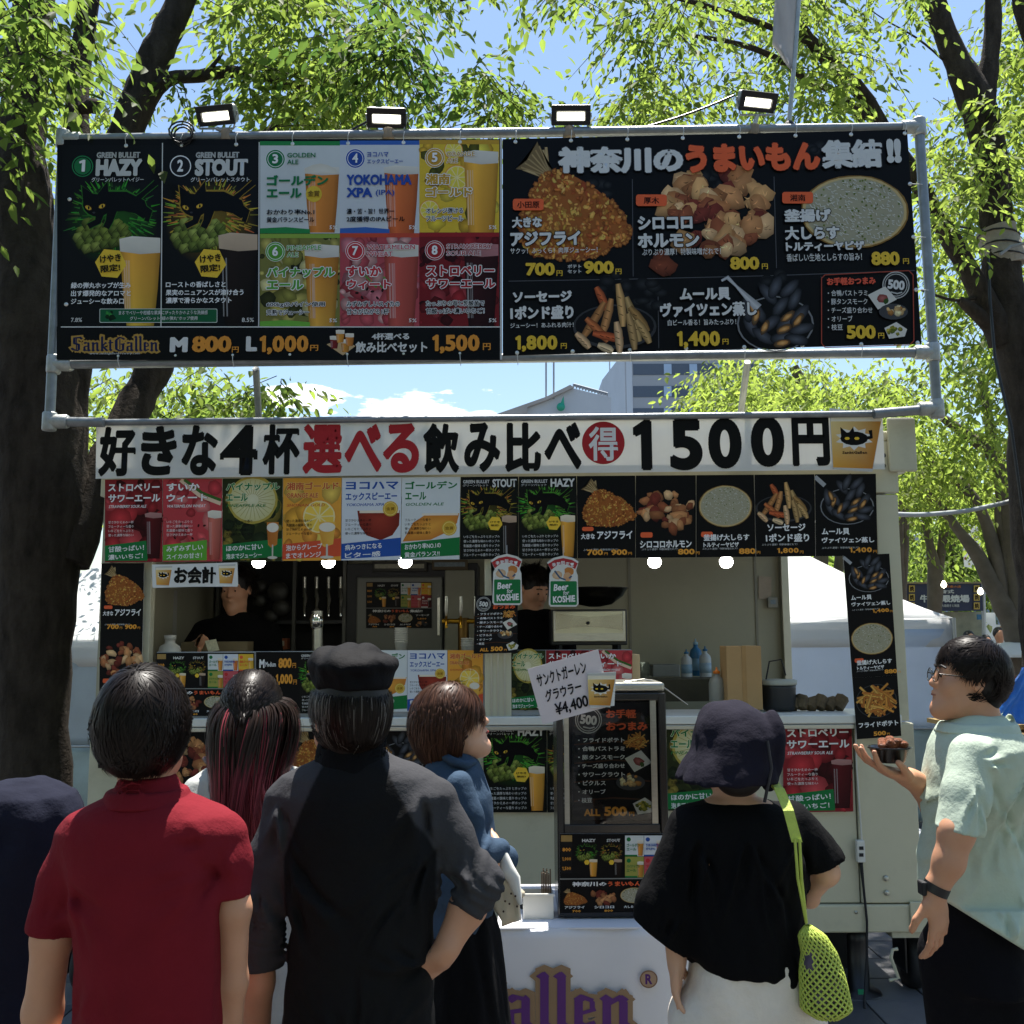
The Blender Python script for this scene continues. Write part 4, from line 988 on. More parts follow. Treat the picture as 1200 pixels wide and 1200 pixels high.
for i, (num, e1, e2, j1, j2, sm, col, bgc, b1, b2) in enumerate(cells):
 x0, x1 = CX[i % 3], CX[i % 3 + 1]; y0, y1 = (166, 274) if i < 3 else (274.5, 383)
 y0 -= (x0 - 305) * .008
 if num <= 4: P.rect(x0, y0, x1, y1, bgc, tuple(v * .95 for v in bgc))
 elif num == 5:
  fruit(P, x0, y0, x1, y1, bgc, [C('#e8c21a'), C('#d9a914'), C('#f0d33a'), C('#5a5a12')], 34, 8, 12); citrus(P, x0 + 44, y0 + 44, 15, (.85, .68, .04)); citrus(P, x0 + 12, y0 + 82, 12, (.85, .68, .04)); citrus(P, x0 + 40, y0 + 12, 11, (.85, .68, .04))
 elif num == 6: fruit(P, x0, y0, x1, y1, bgc, [C('#c3b75a'), C('#2b2f16'), C('#8d8a3a'), C('#41451c'), C('#d9cf8c')], 70, 9, 12)
 elif num == 7:
  fruit(P, x0, y0, x1, y1, bgc, [C('#d0505a'), C('#a8343e'), C('#c9707a'), C('#d9a09a')], 60, 10, 14)
  for k in range(8): P.line([(x0 + 30 + k * 7, y0 + 50 + 8 * math.sin(k)), (x0 + 36 + k * 7, y0 + 56 + 9 * math.sin(k))], 2.5, jit(C('#5b8a3a'), .3))
  for k in range(7): P.disc(x0 + 20 + k * 6, y0 + 70 + 6 * math.sin(k * 2), 2.6, C('#241010'), 1.5, n=6, rot=k)
 else: fruit(P, x0, y0, x1, y1, bgc, [C('#96141e'), C('#6c0c14'), C('#a8323a'), C('#3f070c')], 60, 11, 12)
 beer(P, x1 - 41, y0 + (29 if num in (3, 4) else 12), x1 - 1, y1 - (0 if num != 3 else 1), b1, b2, C('#e3ddd0') if num != 8 else C('#b97a7c'), .14 if num > 4 else .11, .13)
 if num == 3: P.fan([(x1 - 41 + a * 9, y0 + 32 - 6 * math.sin(a * .8)) for a in range(5)] + [(x1 - 2, y0 + 38), (x1 - 41, y0 + 38)], (x1 - 20, y0 + 34), C('#e6e0d2'), C('#dcd4c2'))
 if num in (3, 4, 6):
  bc = {3: C('#1c8a44'), 4: C('#2b62b8'), 6: C('#6cb235')}[num]
  P.rect(x0, y0, x1, y0 + 5, bc if num != 6 else C('#8fae3c')); P.px([(x0, y1 - 6), (x0 + 30, y1 - 7.5), (x1 - 35, y1 - 5), (x1 - 35, y1), (x0, y1)], [(0, 1, 2), (0, 2, 3), (0, 3, 4)], bc)
 if num == 5: P.rect(x0, y0, x1, y0 + 5, C('#c99a1c'))
 if num in (7, 8): P.rect(x0, y0, x1, y0 + 5, C('#c9401c') if num == 7 else C('#9c1018'))
 cx, cy = x0 + 18, y0 + 21
 P.disc(cx, cy, 11.5, WHT, n=24); P.disc(cx, cy, 11, col, n=24); P.ring(cx, cy, 8.6, 9.3, WHT)
 L.text(str(num), cx - 3.4, cy - 5.5, cx + 3.4, cy + 5.5, WHT, .035)
 oc = WHT if num >= 5 else None
 L.text(e1, x0 + 32, y0 + 14, x0 + {3: 65, 4: 57, 5: 65, 6: 72, 7: 88, 8: 85}[num], y0 + 19.5, col, .02, oc, .05); L.text(e2, x0 + 32, y0 + 22, x0 + {3: 45, 4: 74, 5: 45, 6: 45, 7: 62, 8: 72}[num], y0 + 27.5, col, .02, oc, .05)
 w1 = {3: 80, 4: 84, 5: 36, 6: 88, 7: 49, 8: 88}[num]; w2 = {3: 49, 4: 38, 5: 62, 6: 51, 7: 60, 8: 89}[num]
 dy = 40 if num < 6 else 39
 L.text(j1, x0 + 8, y0 + dy, x0 + w1, y0 + dy + 12.5, col, .05, oc, .06); L.text(j2, x0 + 8, y0 + dy + 15.5, x0 + w2, y0 + dy + 27, col, .05, oc, .06)
 if num == 4: L.text('(IPA)', x0 + 42, y0 + dy + 18, x0 + 64, y0 + dy + 26, col, .015)
 for k, t in enumerate(sm): L.text(t, x0 + 8, y0 + 80 + k * 9, x0 + 8 + len(t) * 6.2, y0 + 86.5 + k * 9, K0, .025, WHT if num >= 5 else None, .07)
 L.text('5%', x1 - 12, y1 - 9, x1 - 3, y1 - 4.5, WHT, .01, res=1)
P.disc(368, 228, 9.5, C('#e9c21c'), n=20); L.text('金賞', 361, 224.5, 375, 231.5, C('#7a5a08'), .02)
P.rect(67, 383, 588, 422, K0); P.rect(72, 383, 587, 384.2, SIL); P.rect(586, 163, 588.5, 422, C('#c9c9c6'))
blackletter(P, 'SanktGallen', 84, 394, 187, 412, C('#15204a'), C('#b98f3a'), 2.3)
L.text('www.sanktgallenbrewery.com', 106, 413.5, 165, 416.8, SIL, .0, res=1)
L.text('M', 200, 396, 221, 413.5, SIL, .07); L.text('800', 226, 394.5, 272, 413.5, C('#e3921a'), .05); L.text('円', 272.5, 407, 280.5, 414, C('#e3921a'), .02)
L.text('L', 289, 395, 302, 412.5, SIL, .07); L.text('1,000', 305, 394, 362, 416, C('#e3921a'), .05); L.text('円', 364, 405, 373.5, 412, C('#e3921a'), .02)
L.text('4杯選べる', 436, 391, 480, 399, SIL, .035); L.text('飲み比べセット', 417, 401, 501, 414, SIL, .035, res=3)
L.text('1,500', 507, 393, 562, 415, C('#e3921a'), .05); L.text('円', 566, 403, 575, 411, C('#e3921a'), .02)
P.poly([(383, 404), (400, 398), (417, 406), (402, 417)], C('#c9a878'))
for x, y, c in ((392, 400, '#7c1a1c'), (405, 404, '#c98418'), (399, 393, '#d9901c'), (410, 397, '#c97a1c')): beer(P, x - 5, y - 6, x + 5, y + 9, C(c), C(c), C('#efe6d2'), .3)
zl = P.z + .0003
for v in L.V: v[:, 1] -= zl
P.build('printed_picture', PM(), drinks); L.build('lettering', PM(), drinks)
# food half
P = Print(YM, base=.0004); L = Print(YM)
P.poly([(589, 163), (1063, 152), (1080, 403), (589, 417)], K0)
GR = C('#55565a')
P.line([(741, 210), (742, 324)], .9, GR); P.line([(907, 207), (910, 314)], .9, GR); P.line([(596, 329.5), (742, 327), (905, 323), (1072, 317)], .9, GR); P.line([(771, 331), (772, 408)], .9, GR); P.line([(962, 324), (963, 326)], .9, GR)
rr = random.Random(3)
for (cx, cy) in ((700, 228), (760, 345), (720, 335), (905, 335), (960, 180), (830, 215)):
 for k in range(10): P.disc(cx + rr.uniform(-16, 16), cy + rr.uniform(-14, 14), rr.uniform(5, 10), K0, rr.uniform(4, 8), cin=C('#303234'), n=10)
fishfry(P, 600, 164, 738, 305)
pile(P, 838, 250, 125, 92, 80, [C('#c98a50'), C('#b0703c'), C('#8d4a28'), C('#dcae78'), C('#7a2f20'), C('#d8a060')], 10, 1.7); pile(P, 780, 306, 22, 18, 4, [C('#7a3a20')], 10)
pizza(P, 1001, 249, 63, 43); sausages(P, 720, 372, 98, 82); mussels(P, 908, 372, 92, 82)
P.line([(845, 330), (852, 326), (862, 336), (888, 362)], [3, 5, 3, 11], C('#97999b'), C('#c9cbcd'))
L.text('神奈川の', 654, 173, 800, 204, SIL, .065, C('#5a5b5d'), .02, res=4); L.text('うまいもん', 803, 169, 960, 202, ORG, .065, C('#7a2a08'), .015, res=4, rot=.02)
L.text('集結', 962, 165, 1033, 198, SIL, .06, C('#5a5b5d'), .02, res=4, rot=.02); L.text('!!', 1038, 164, 1055, 192, SIL, .07, res=4)
for x, y, t in ((601, 234, '小田原'), (745, 229, '厚木'), (916, 226, '湘南')): P.rrect(x, y, x + 36, y + 13.5, 3, ORG); L.text(t, x + (5 if len(t) > 2 else 9), y + 3, x + (31 if len(t) > 2 else 27), y + 11, C('#2a0d04'), .02)
OC = C('#0a0a0a')
for t, a in (('大きな', (600, 255, 635, 268)), ('アジフライ', (598, 272, 680, 289)), ('シロコロ', (747, 254, 811, 270)), ('ホルモン', (747, 274, 819, 291)), ('釜揚げ', (918, 246, 973, 261)), ('大しらす', (919, 266, 983, 282)), ('トルティーヤピザ', (920, 284, 1012, 295)),
             ('ソーセージ', (601, 342, 670, 355)), ('1ポンド盛り', (598, 359, 672, 375)), ('ムール貝', (796, 338, 855, 353)), ('ヴァイツェン蒸し', (773, 355, 886, 372))): L.text(t, *a, SIL, .055, OC, .05, rot=.015, res=3)
for t, a in (('サクッ！ふっくら！肉厚ジューシー！', (598, 291, 700, 298)), ('ぷりぷり濃厚！特製味噌だれで！', (752, 292, 844, 300)), ('香ばしい生地としらすの旨み！', (921, 298, 1009, 307)), ('ジューシー！あふれる肉汁！', (598, 379, 672, 385)), ('白ビール香る！旨みたっぷり！', (782, 375, 862, 382))): L.text(t, *a, SIL, .012, rot=.012, res=2)
YP = C('#e6bd1a')
for t, a, e in (('700', (616, 309, 650, 324), (652, 318)), ('900', (684, 307, 719, 322), (721, 316)), ('800', (855, 302, 889, 317), (892, 310)), ('880', (1020, 296, 1053, 312), (1057, 304)), ('1,800', (604, 394, 653, 413), (657, 403)), ('1,400', (793, 389, 843, 409), (846, 398)), ('500', (991, 382, 1025, 398), (1028, 391))):
 L.text(t, *a, YP, .05); L.text('円', e[0], e[1], e[0] + 7, e[1] + 6.5, YP, .015)
L.text('ポテト', 665, 311, 681, 315.5, SIL, .02, res=1); L.text('セット', 665, 317, 681, 321.5, SIL, .02, res=1)
Q = [(966, 323), (1064, 318), (1069, 323), (1070, 400), (1065, 405), (966, 408), (962, 403), (962, 327), (966, 323)]
for i in range(8): P.line([Q[i], Q[i + 1]], 1.1, C('#a8432c'))
L.text('お手軽おつまみ', 968, 326, 1025, 335, C('#e5502a'), .05, rot=.02)
for i, t in enumerate(['合鴨パストラミ', '豚タンスモーク', 'チーズ盛り合わせ', 'オリーブ', '枝豆']): L.text('・' + t, 969, 341 + i * 10, 969 + (len(t) + 1) * 5.8, 348 + i * 10, SIL, .01)
badge500(P, L, 1049, 335, 16); plate(P, 1033, 350, 17, 0); plate(P, 1046, 366, 17, 1); plate(P, 1048, 388, 14, 2)
zl = P.z + .0003
for v in L.V: v[:, 1] -= zl
P.build('printed_picture', PM(), foods); L.build('lettering', PM(), foods)
# eyelets and ties
def ties(par, xs, yt, up, ofs):
 for i, x in enumerate(xs):
  y = yt(x); c = W(x, y, YM)
  MB().lathe((c[0], YM - .002, c[2]), [(.010, 0), (.010, -.003), (.006, -.0045)], 12, axis='y').build('eyelet', EYE, par)
  if i % ofs == 0:
   c2 = W(x + 1, y + (-14 if up else 14), YM - .004)
   MB().tube([(c[0], YM - .006, c[2]), (c2[0] - .002, YM - .022 - .0, (c[2] + c2[2]) / 2), (c2[0], YM + .0, c2[2] + .0)], .0018, 5).build('tie_wire', WIREM, par)
ties(drinks, [148, 213, 277, 343, 408, 473, 539], lambda x: 172 - (x - 72) * .011, True, 1)
ties(drinks, [139, 206, 273, 340, 407, 473, 539], lambda x: 418 - (x - 72) * .008, False, 2)
ties(foods, [604, 669, 735, 800, 866, 932, 997, 1060], lambda x: 167 - (x - 589) * .022, True, 1)
ties(foods, [606, 671, 738, 804, 872, 940, 1009, 1075], lambda x: 414 - (x - 589) * .025, False, 2)
for x, y in ((82, 234), (78, 357)): c = W(x, y, YM); MB().lathe((c[0], YM - .002, c[2]), [(.010, 0), (.010, -.004)], 12, axis='y').build('eyelet', EYE, drinks)
for x, y in ((1066, 216), (1070, 278), (1073, 340)):
 c = W(x, y, YM); MB().lathe((c[0], YM - .002, c[2]), [(.010, 0), (.010, -.004)], 12, axis='y').build('eyelet', EYE, foods)
 c2 = W(x + 15, y, YF - .028); MB().tube([(c[0], YM - .006, c[2]), (c2[0], YF - .028, c2[2])], .002, 5).build('tie_wire', WIREM, foods)

# ------------------------------------------------------------------ four floodlights on top of the frame
LENS = mat('lit_led_lens', (1.0, .96, .8), emit=2.4, var=0)
HOUS = mat('floodlight_alloy', '#9a9c98', rough=.45, metal=.5, var=.15, bump=.05)
fl_lab = ['silver floodlight over the first beer panel, leftmost of the four', 'silver floodlight over the blue beer panel, second from the left', 'silver floodlight above the fried fish, third from the left', 'silver floodlight near the flag pole, rightmost of the four']
for i, (cx, cy, yaw) in enumerate(((253, 135, -.16), (453, 138, .08), (669, 135, .0), (888, 119, .2))):
 c = W(cx, cy, YF - .03); o = empty('floodlight', (c[0], c[1], c[2]), fl_lab[i], 'floodlight', 'floodlights on the sign frame', rz=0)
 Mx = Matrix.Translation(Vector(c)) @ Matrix.Rotation(yaw, 4, 'Z') @ Matrix.Rotation(R((32, 38, 25, 35)[i]), 4, 'X')
 def tr(mb):
  mb.v = [tuple(Mx @ Vector(v)) for v in mb.v]; return mb
 w, h = .094, .044
 tr(MB().box(-w, 0, -h, w, .055, h)).build('housing', HOUS, o, .01)
 mb = MB(); mb.box(-w - .004, -.016, h - .026, w + .004, .0, h + .004); mb.box(-w - .004, -.016, -h - .004, w + .004, .0, -h + .017); mb.box(-w - .004, -.016, -h + .0171, -w + .022, 0, h - .0261); mb.box(w - .022, -.016, -h + .0171, w + .004, 0, h - .0261)
 tr(mb).build('bezel', BLKP, o, .003)
 tr(MB().box(-w + .026, -.006, -h + .02, w - .026, -.001, h - .03)).build('lens', LENS, o)
 mb = MB()
 for k in range(7): mb.box(-w + .02 + k * .026, .056, -h + .01, -w + .024 + k * .026, .08, h - .01)
 tr(mb).build('cooling_fins', HOUS, o)
 mb = MB(); mb.box(-w - .012, .02, -.008, -w - .006, .034, .012); mb.box(w + .006, .02, -.008, w + .012, .034, .012); tr(mb)
 ft = W(cx + (12, 2, -2, -4)[i], 160 - i * 2 - 5, YF - .01)
 mb.tube([Mx @ Vector((-w - .009, .027, 0)), (c[0] - w * .9, c[1] + .02, c[2] - .06), (c[0] + w * .9, c[1] + .02, c[2] - .06), Mx @ Vector((w + .009, .027, 0))], .006, 6)
 mb.tube([(c[0], c[1] + .02, c[2] - .06), (ft[0], ft[1], ft[2])], .011, 8); mb.build('bracket', GALVJ, o)
 MB().lathe((ft[0], ft[1] - .002 + .012, ft[2] - .045), [(.03, 0), (.032, .004), (.032, .05), (.03, .055)], 12).build('clamp', mat('rust_clamp', '#8a7a66', rough=.6, metal=.3, var=.3), o)
# coil of black cable by the first floodlight
o = MB()
c = W(214, 160, YF - .03)
for k in range(3): o.tube([(c[0] + .045 * math.cos(a) * (1 + .2 * k), YF - .03 - .01 * k, c[2] + .05 * math.sin(a) + .01 * k) for a in [j * .5 for j in range(13)]], .005, 6)
tag(o.build('cable_coil', BLKP), 'coil of thin black cable looped over the top pipe beside the leftmost floodlight', 'cable')
# cables running from lamp to lamp and into the trees
def cable(name, pts, r, label, m=BLKP):
 P_ = [Vector([float(v) for v in W(*q[:2], q[2])]) for q in pts]; out = []
 for i in range(len(P_) - 1):
  for k in range(8):
   t = k / 8; q = P_[i].lerp(P_[i + 1], t); q.z -= math.sin(math.pi * t) * (P_[i] - P_[i + 1]).length * .02; out.append(q)
 out.append(P_[-1]); return tag(MB().tube(out, r, 6).build(name, m), label, 'cable')
cable('overhead_cable', [(760, 148, YF), (860, 112, YF + .1)], .006, 'black cable rising from the top pipe to the rightmost floodlight')
cable('overhead_cable', [(395, 160, YF), (438, 138, YF)], .006, 'short black cable reaching the second floodlight')
# flag pole with a grey flag
o = empty('flag_pole', W(925, 150, YF + .03), 'thin grey pole with a furled pale flag standing up from the board frame', 'flag')
MB().tube([W(921, 152, YF + .03), W(925, 140, YF + .03), W(932, 60, YF + .03), W(942, -90, YF + .03)], .012, 10).build('pole', GALVJ, o)
MB().lathe(W(925, 152, YF + .03), [(.02, -.03), (.03, -.02), (.03, .02), (.02, .04)], 12).build('pole_clamp', DARK, o)
FL = mat('flag_cloth', '#b9b8b8', rough=.8, var=.12, vscale=12, trans=.35, streak=.3)
V = []; F = []; ny = 26; nx = 8
for j in range(ny):
 yy = -80 + j * 165 / (ny - 1); wd = 27 * (1 - max(0, j - 20) / 6.5)
 for i in range(nx):
  t = i / (nx - 1); xx = 940 - (yy + 90) * .058 - t * wd
  p_ = W(xx, yy + t * (4 if j < 20 else -(j - 20) * 1.2), YF + .03 + .022 * math.sin(t * 9 + j * .5) * t); V.append(p_)
for j in range(ny - 1):
 for i in range(nx - 1): a = j * nx + i; F.append((a, a + 1, a + nx + 1, a + nx))
fo = link('flag_cloth', np_mesh('flag_cloth', V, F, FL, True), o); sd = fo.modifiers.new('s', 'SOLIDIFY'); sd.thickness = .0015

# ------------------------------------------------------------------ the long white banner
YL = YT - .06
q = [(113, 497), (1034, 481), (1037, 550), (112, 561)]
BANM = mat('white_banner_vinyl', '#ecebe6', rough=.35, var=.05, vscale=4, bump=.12, bscale=5, trans=.35)
lb = link('price_banner', None) if False else None
qa = WA(q, YL); nx = 46
V = []
for j in range(5):
 for i in range(nx + 1):
  t = i / nx; s_ = j / 4; a = qa[0] * (1 - t) + qa[1] * t; b = qa[3] * (1 - t) + qa[2] * t; p_ = a * (1 - s_) + b * s_
  V.append(p_)
F = [(j * (nx + 1) + i, (j + 1) * (nx + 1) + i, (j + 1) * (nx + 1) + i + 1, j * (nx + 1) + i + 1) for j in range(4) for i in range(nx)]
lb = link('price_banner', np_mesh('price_banner', V, F, BANM)); sd = lb.modifiers.new('s', 'SOLIDIFY'); sd.thickness = .0012; sd.offset = -1
tag(lb, 'long white banner across the trailer top with black and red writing that ends in 1500円', 'banner')
L = Print(YL - .0015)
INK = C('#121212'); RD = C('#b3101c')
for t, a, c in (('好', (116, 500, 159, 558), INK), ('き', (165, 499, 207, 557), INK), ('な', (213, 498, 255, 557), INK), ('4', (258, 498, 302, 557), INK), ('杯', (308, 497, 351, 556), INK), ('選', (355, 497, 401, 555), RD), ('べ', (404, 497, 447, 553), RD), ('る', (449, 496, 491, 554), RD),
    ('飲', (496, 496, 538, 554), INK), ('み', (544, 495, 586, 553), INK), ('比', (592, 495, 634, 553), INK), ('べ', (638, 495, 681, 550), INK)):
 L.text(t, *a, c, .045 if t != '4' else .05, res=8)
L.disc(707, 519, 25, RD, n=40); L.z += 3e-5
L.text('得', 690, 500, 724, 540, C('#eceae4'), .022, res=8)
for t, a in (('1', (742, 492, 764, 551)), ('5', (785, 491, 823, 551)), ('0', (830, 490, 869, 549)), ('0', (880, 488, 919, 547)), ('円', (928, 486, 972, 546))): L.text(t, *a, INK, .045, res=8)
L.build('lettering', PM(), lb)
ms = tag(sheet('beer_cup_sticker', [(972, 478), (1034, 486), (1020, 553), (975, 547)], YL - .006, .002, SHEETM()), 'cut-out beer cup with a black cat at the right end of the long white banner', 'cut-out sign')
P = Print(YL - .006, base=.0004); L = Print(YL - .0075); mug(P, 972, 479, 1035, 553, L); P.build('printed_picture', PM(), ms); L.build('lettering', PM(), ms)

# ------------------------------------------------------------------ rows of posters
YR = YT - .045
ex = [(123, 123), (191, 191), (261, 261), (332, 331), (401, 400), (471, 470), (540, 539), (608, 608), (676, 677), (745, 745), (816, 816), (884, 886), (955, 956), (1027, 1029)]
ks = ['red', 'melon', 'pine', 'orange', 'xpa', 'gold', 'stout', 'hazy', 'aji', 'horu', 'piza', 'saus', 'muss']
nm = {'red': 'dark red strawberry sour ale poster', 'melon': 'pinkish red watermelon wheat beer poster', 'pine': 'pineapple ale poster with a round slice of fruit', 'orange': 'orange ale poster with citrus slices', 'xpa': 'pale blue and white poster of a red beer', 'gold': 'white and green golden ale poster',
      'stout': 'black stout poster with a cat and hop cone', 'hazy': 'black and green hazy ale poster with a cat', 'aji': 'black poster of a golden fried fish', 'horu': 'black poster of grilled offal pieces', 'piza': 'black poster of a round whitebait pizza', 'saus': 'black poster of a pile of sausages', 'muss': 'black poster of steamed mussels', 'fry': 'black poster of chips'}
for i, k in enumerate(ks):
 a, b = ex[i], ex[i + 1]; ya = lambda x: 562 - (x - 123) * .0075; yb = lambda x: 659 - (x - 123) * .0085
 poster(k, [(a[0], ya(a[0])), (b[0] - .6, ya(b[0])), (b[1] - .6, yb(b[1])), (a[1], yb(a[1]))], YR - .0004 * (i % 2), nm[k] + ', in the row below the long banner', 'posters in the row below the long banner')
# vertical strips at both ends
poster(None, [(119, 660), (169, 660), (164, 900), (115, 900)], YT - .03, 'tall black strip of food pictures on the left edge of the trailer front', name='menu_strip', kinds=['aji', 'horu', 'saus'])
poster(None, [(988, 651), (1042, 649), (1056, 862), (1004, 866)], YT - .065, 'tall black strip of mussels, pizza and chips pictures at the trailer\'s right end', name='menu_strip', kinds=['muss', 'piza', 'fry'])
# on the panel above the counter
YC = YT - .006
poster('menu', [(183, 765), (298, 765), (299, 839), (182, 839)], YC, 'small copy of the whole menu board on the counter panel, behind the red-haired woman')
poster(None, [(300, 764), (402, 764), (402, 836), (300, 836)], YC - .003, 'black price poster beside a hazy ale picture on the counter panel', kinds=['price', 'hazy'], split='h')
poster('gold', [(430, 762), (477, 762), (477, 834), (430, 834)], YC, 'white and green golden ale poster on the counter panel, beside the man in the cap')
poster('xpa', [(477.5, 762), (524, 762), (524, 834), (477.5, 834)], YC, 'pale blue poster of a red beer on the counter panel, above the woman in denim')
poster('orange', [(524.5, 762), (566, 762), (566, 832), (524.5, 832)], YC, 'orange ale poster on the counter panel, left of the middle post')
poster('pine', [(598, 762), (639, 762), (639, 832), (598, 832)], YC, 'pineapple ale poster on the counter panel, right of the middle post')
poster('red', [(640, 762), (690, 762), (690, 832), (640, 832)], YC, 'strawberry sour ale poster on the counter panel, mostly behind the handwritten sign')
poster('melon', [(691, 762), (741, 762), (741, 832), (691, 832)], YC, 'watermelon wheat beer poster on the counter panel, behind the cardboard box')
# on the lower front
YD = YT - .016
poster('horu', [(180, 850), (258, 850), (258, 950), (180, 950)], YD, 'black poster of grilled offal low on the trailer front, left of the red-haired woman')
poster('piza', [(258.5, 850), (335, 850), (335, 950), (258.5, 950)], YD, 'black pizza poster low on the trailer front, behind the red-haired woman')
poster('aji', [(335.5, 850), (412, 850), (412, 950), (335.5, 950)], YD, 'black poster of fried fish low on the trailer front, behind the man in the cap')
poster('muss', [(438, 850), (500, 850), (500, 952), (438, 952)], YD, 'black poster of mussels low on the trailer front, behind the woman in denim')
poster('hazy', [(566, 849), (640, 849), (641, 952), (567, 952)], YD, 'black and green hazy ale poster low on the trailer front, left of the display cabinet')
poster('stout', [(641.5, 849), (700, 849), (700, 952), (641.5, 952)], YD, 'black stout poster low on the trailer front, behind the display cabinet')
poster('pine', [(781, 849), (858, 849), (859, 950), (782, 950)], YD, 'pineapple ale poster low on the trailer front, right of the display cabinet')
poster('red', [(917, 849), (998, 848), (1000, 951), (918, 952)], YD, 'red strawberry sour ale poster low on the trailer front, right of the bucket hat')
# hanging cards
c = tag(sheet('till_sign', [(178, 662), (278, 659), (279, 686), (179, 689)], YT - .075, .002, SHEETM()), 'small white cash desk sign reading お会計 between two beer cups', 'sign')
P = Print(YT - .075, base=.0004); L = Print(YT - .0775)
P.rect(178.5, 661.5, 278.5, 687.5, C('#e9e9e5')); mug(P, 182, 663, 202, 687); mug(P, 256, 661, 276, 685); L.text('お会計', 204, 664, 253, 684, INK, .05, res=4)
P.build('printed_picture', PM(), c); L.build('lettering', PM(), c)
poster('snack', [(557, 698), (607, 697), (606, 765), (555, 766)], YT - .07, 'small black snack card with a 500 badge taped on the middle post', name='snack_card')
def diecut(x, y, label, g):
 def f(a, b): return (x + a, y + b)
 out = [f(-19, 4), f(-12, -1), f(0, -4), f(12, -1), f(18, 3), f(15, 14), f(17, 19), f(18, 53), f(15, 56), f(-15, 56), f(-17, 53), f(-16, 17), f(-14, 14)]
 q_ = WA(out, YT - .085); o = MB().prism([(p[0], p[2]) for p in q_], YT - .085, YT - .083).build('bottle_tag', SHEETM()); tag(o, label, 'hanging tag', g)
 P = Print(YT - .085, base=.0004); L = Print(YT - .087)
 P.poly(out, C('#deded6'))
 P.px([f(-18, 6), f(-10, 1), f(0, -1), f(10, 1), f(17, 5), f(14, 12), f(8, 8), f(0, 6), f(-8, 8), f(-14, 13)], [(0, 1, 8), (0, 8, 9), (1, 2, 7), (1, 7, 8), (2, 3, 7), (3, 6, 7), (3, 4, 6), (4, 5, 6)], C('#b5232a'))
 for k, t in enumerate('季節限定！'): L.text(t, x - 13 + k * 5.3, y + 2.5 + abs(k - 2) * 1.1, x - 8.5 + k * 5.3, y + 7 + abs(k - 2) * 1.1, WHT, .02, res=1)
 P.disc(x - 7, y + 19, 6, C('#c9a27a'), 5, n=10, cin=C('#e6c9a2'), irr=.1); P.disc(x + 7, y + 15, 6, C('#c77a2c'), 5, n=10, irr=.12); P.disc(x + 5, y + 21, 5, C('#d9a878'), 5.5, n=10); P.line([f(-10, 14), f(-4, 22), f(4, 25), f(10, 20)], 2, C('#3a5a7a')); P.poly([f(2, 20), f(9, 24), f(4, 29)], C('#d8a070'))
 P.rrect(x - 15, y + 26, x + 16, y + 54, 1.5, C('#157a40'))
 L.text('Beer', x - 11, y + 29, x + 6, y + 37, WHT, .03, rot=.08, shear=.2); L.text('for', x + 0, y + 37, x + 7, y + 42, WHT, .02, rot=.08, shear=.2); L.text('KOSHIE', x - 12, y + 43, x + 14, y + 51, WHT, .04, rot=.05)
 P.build('printed_picture', PM(), o); L.build('lettering', PM(), o)
 MB().tube([W(x, y - 3, YT - .084), W(x, y - 14, YT - .06)], .0015, 5).build('string', WIREM, o)
diecut(594, 653, 'bottle-shaped hanging tag with red arch and green base, on the middle post', 'bottle-shaped hanging tags')
diecut(660, 655, 'bottle-shaped hanging tag with red arch and green base, beside the steel wok', 'bottle-shaped hanging tags')
# ------------------------------------------------------------------ ground
GRM = mat('ground_paving', '#4c4b4d', rough=.75, var=.25, vscale=1.3, bump=.15, bscale=40, dirt=.2)
_n, _l = GRM.node_tree.nodes, GRM.node_tree.links
_b = _n.new('ShaderNodeTexBrick'); _b.inputs['Scale'].default_value = 1.0; _b.inputs['Mortar Size'].default_value = .006
_b.inputs['Brick Width'].default_value = .6; _b.inputs['Row Height'].default_value = .3
_b.inputs['Color1'].default_value = (.85, .85, .85, 1); _b.inputs['Color2'].default_value = (1.15, 1.12, 1.08, 1); _b.inputs['Mortar'].default_value = (.35, .34, .32, 1)
_t = _n.new('ShaderNodeTexCoord'); _l.new(_t.outputs['Object'], _b.inputs['Vector'])
_pb = _n['Principled BSDF']; _src = _pb.inputs['Base Color'].links[0].from_socket
_m = _n.new('ShaderNodeMix'); _m.data_type = 'RGBA'; _m.blend_type = 'MULTIPLY'; _m.inputs['Factor'].default_value = 1
_l.new(_src, _m.inputs['A']); _l.new(_b.outputs['Color'], _m.inputs['B']); _l.new(_m.outputs['Result'], _pb.inputs['Base Color'])
g = link('ground', np_mesh('ground', [(-600, -200, 0), (600, -200, 0), (600, 1200, 0), (-600, 1200, 0)], [(0, 1, 2, 3)], GRM)); g['kind'] = 'structure'
PAV = [mat('paver_%s' % k, c, rough=.6, var=.16, vscale=7, bump=.12, bscale=70, dirt=.2) for k, c in (('slate', '#4b4c50'), ('grey', '#58585a'), ('dark', '#424346'))]
pm = []
for m_ in PAV:
 me = MB().box(-.297, -.147, .002, .297, .147, .012); o = me.build('paver', m_, g, .003, 1); pm.append(o)
k = 0
for j in range(14):
 for i in range(11):
  x, y = -2.6 + i * .6 + (.3 if j % 2 else 0), 4.4 + j * .3
  if -1.2 < x < 1.0 and y > 5.4: continue
  s_ = pm[(i * 7 + j * 5 + (i * j) % 3) % 3]
  o = s_ if k in (0, 1, 2) and False else s_.copy()
  COL.objects.link(o); o.parent = g; o.location = (x, y, rnd.uniform(0, .003)); k += 1
for o in pm: bpy.data.objects.remove(o)

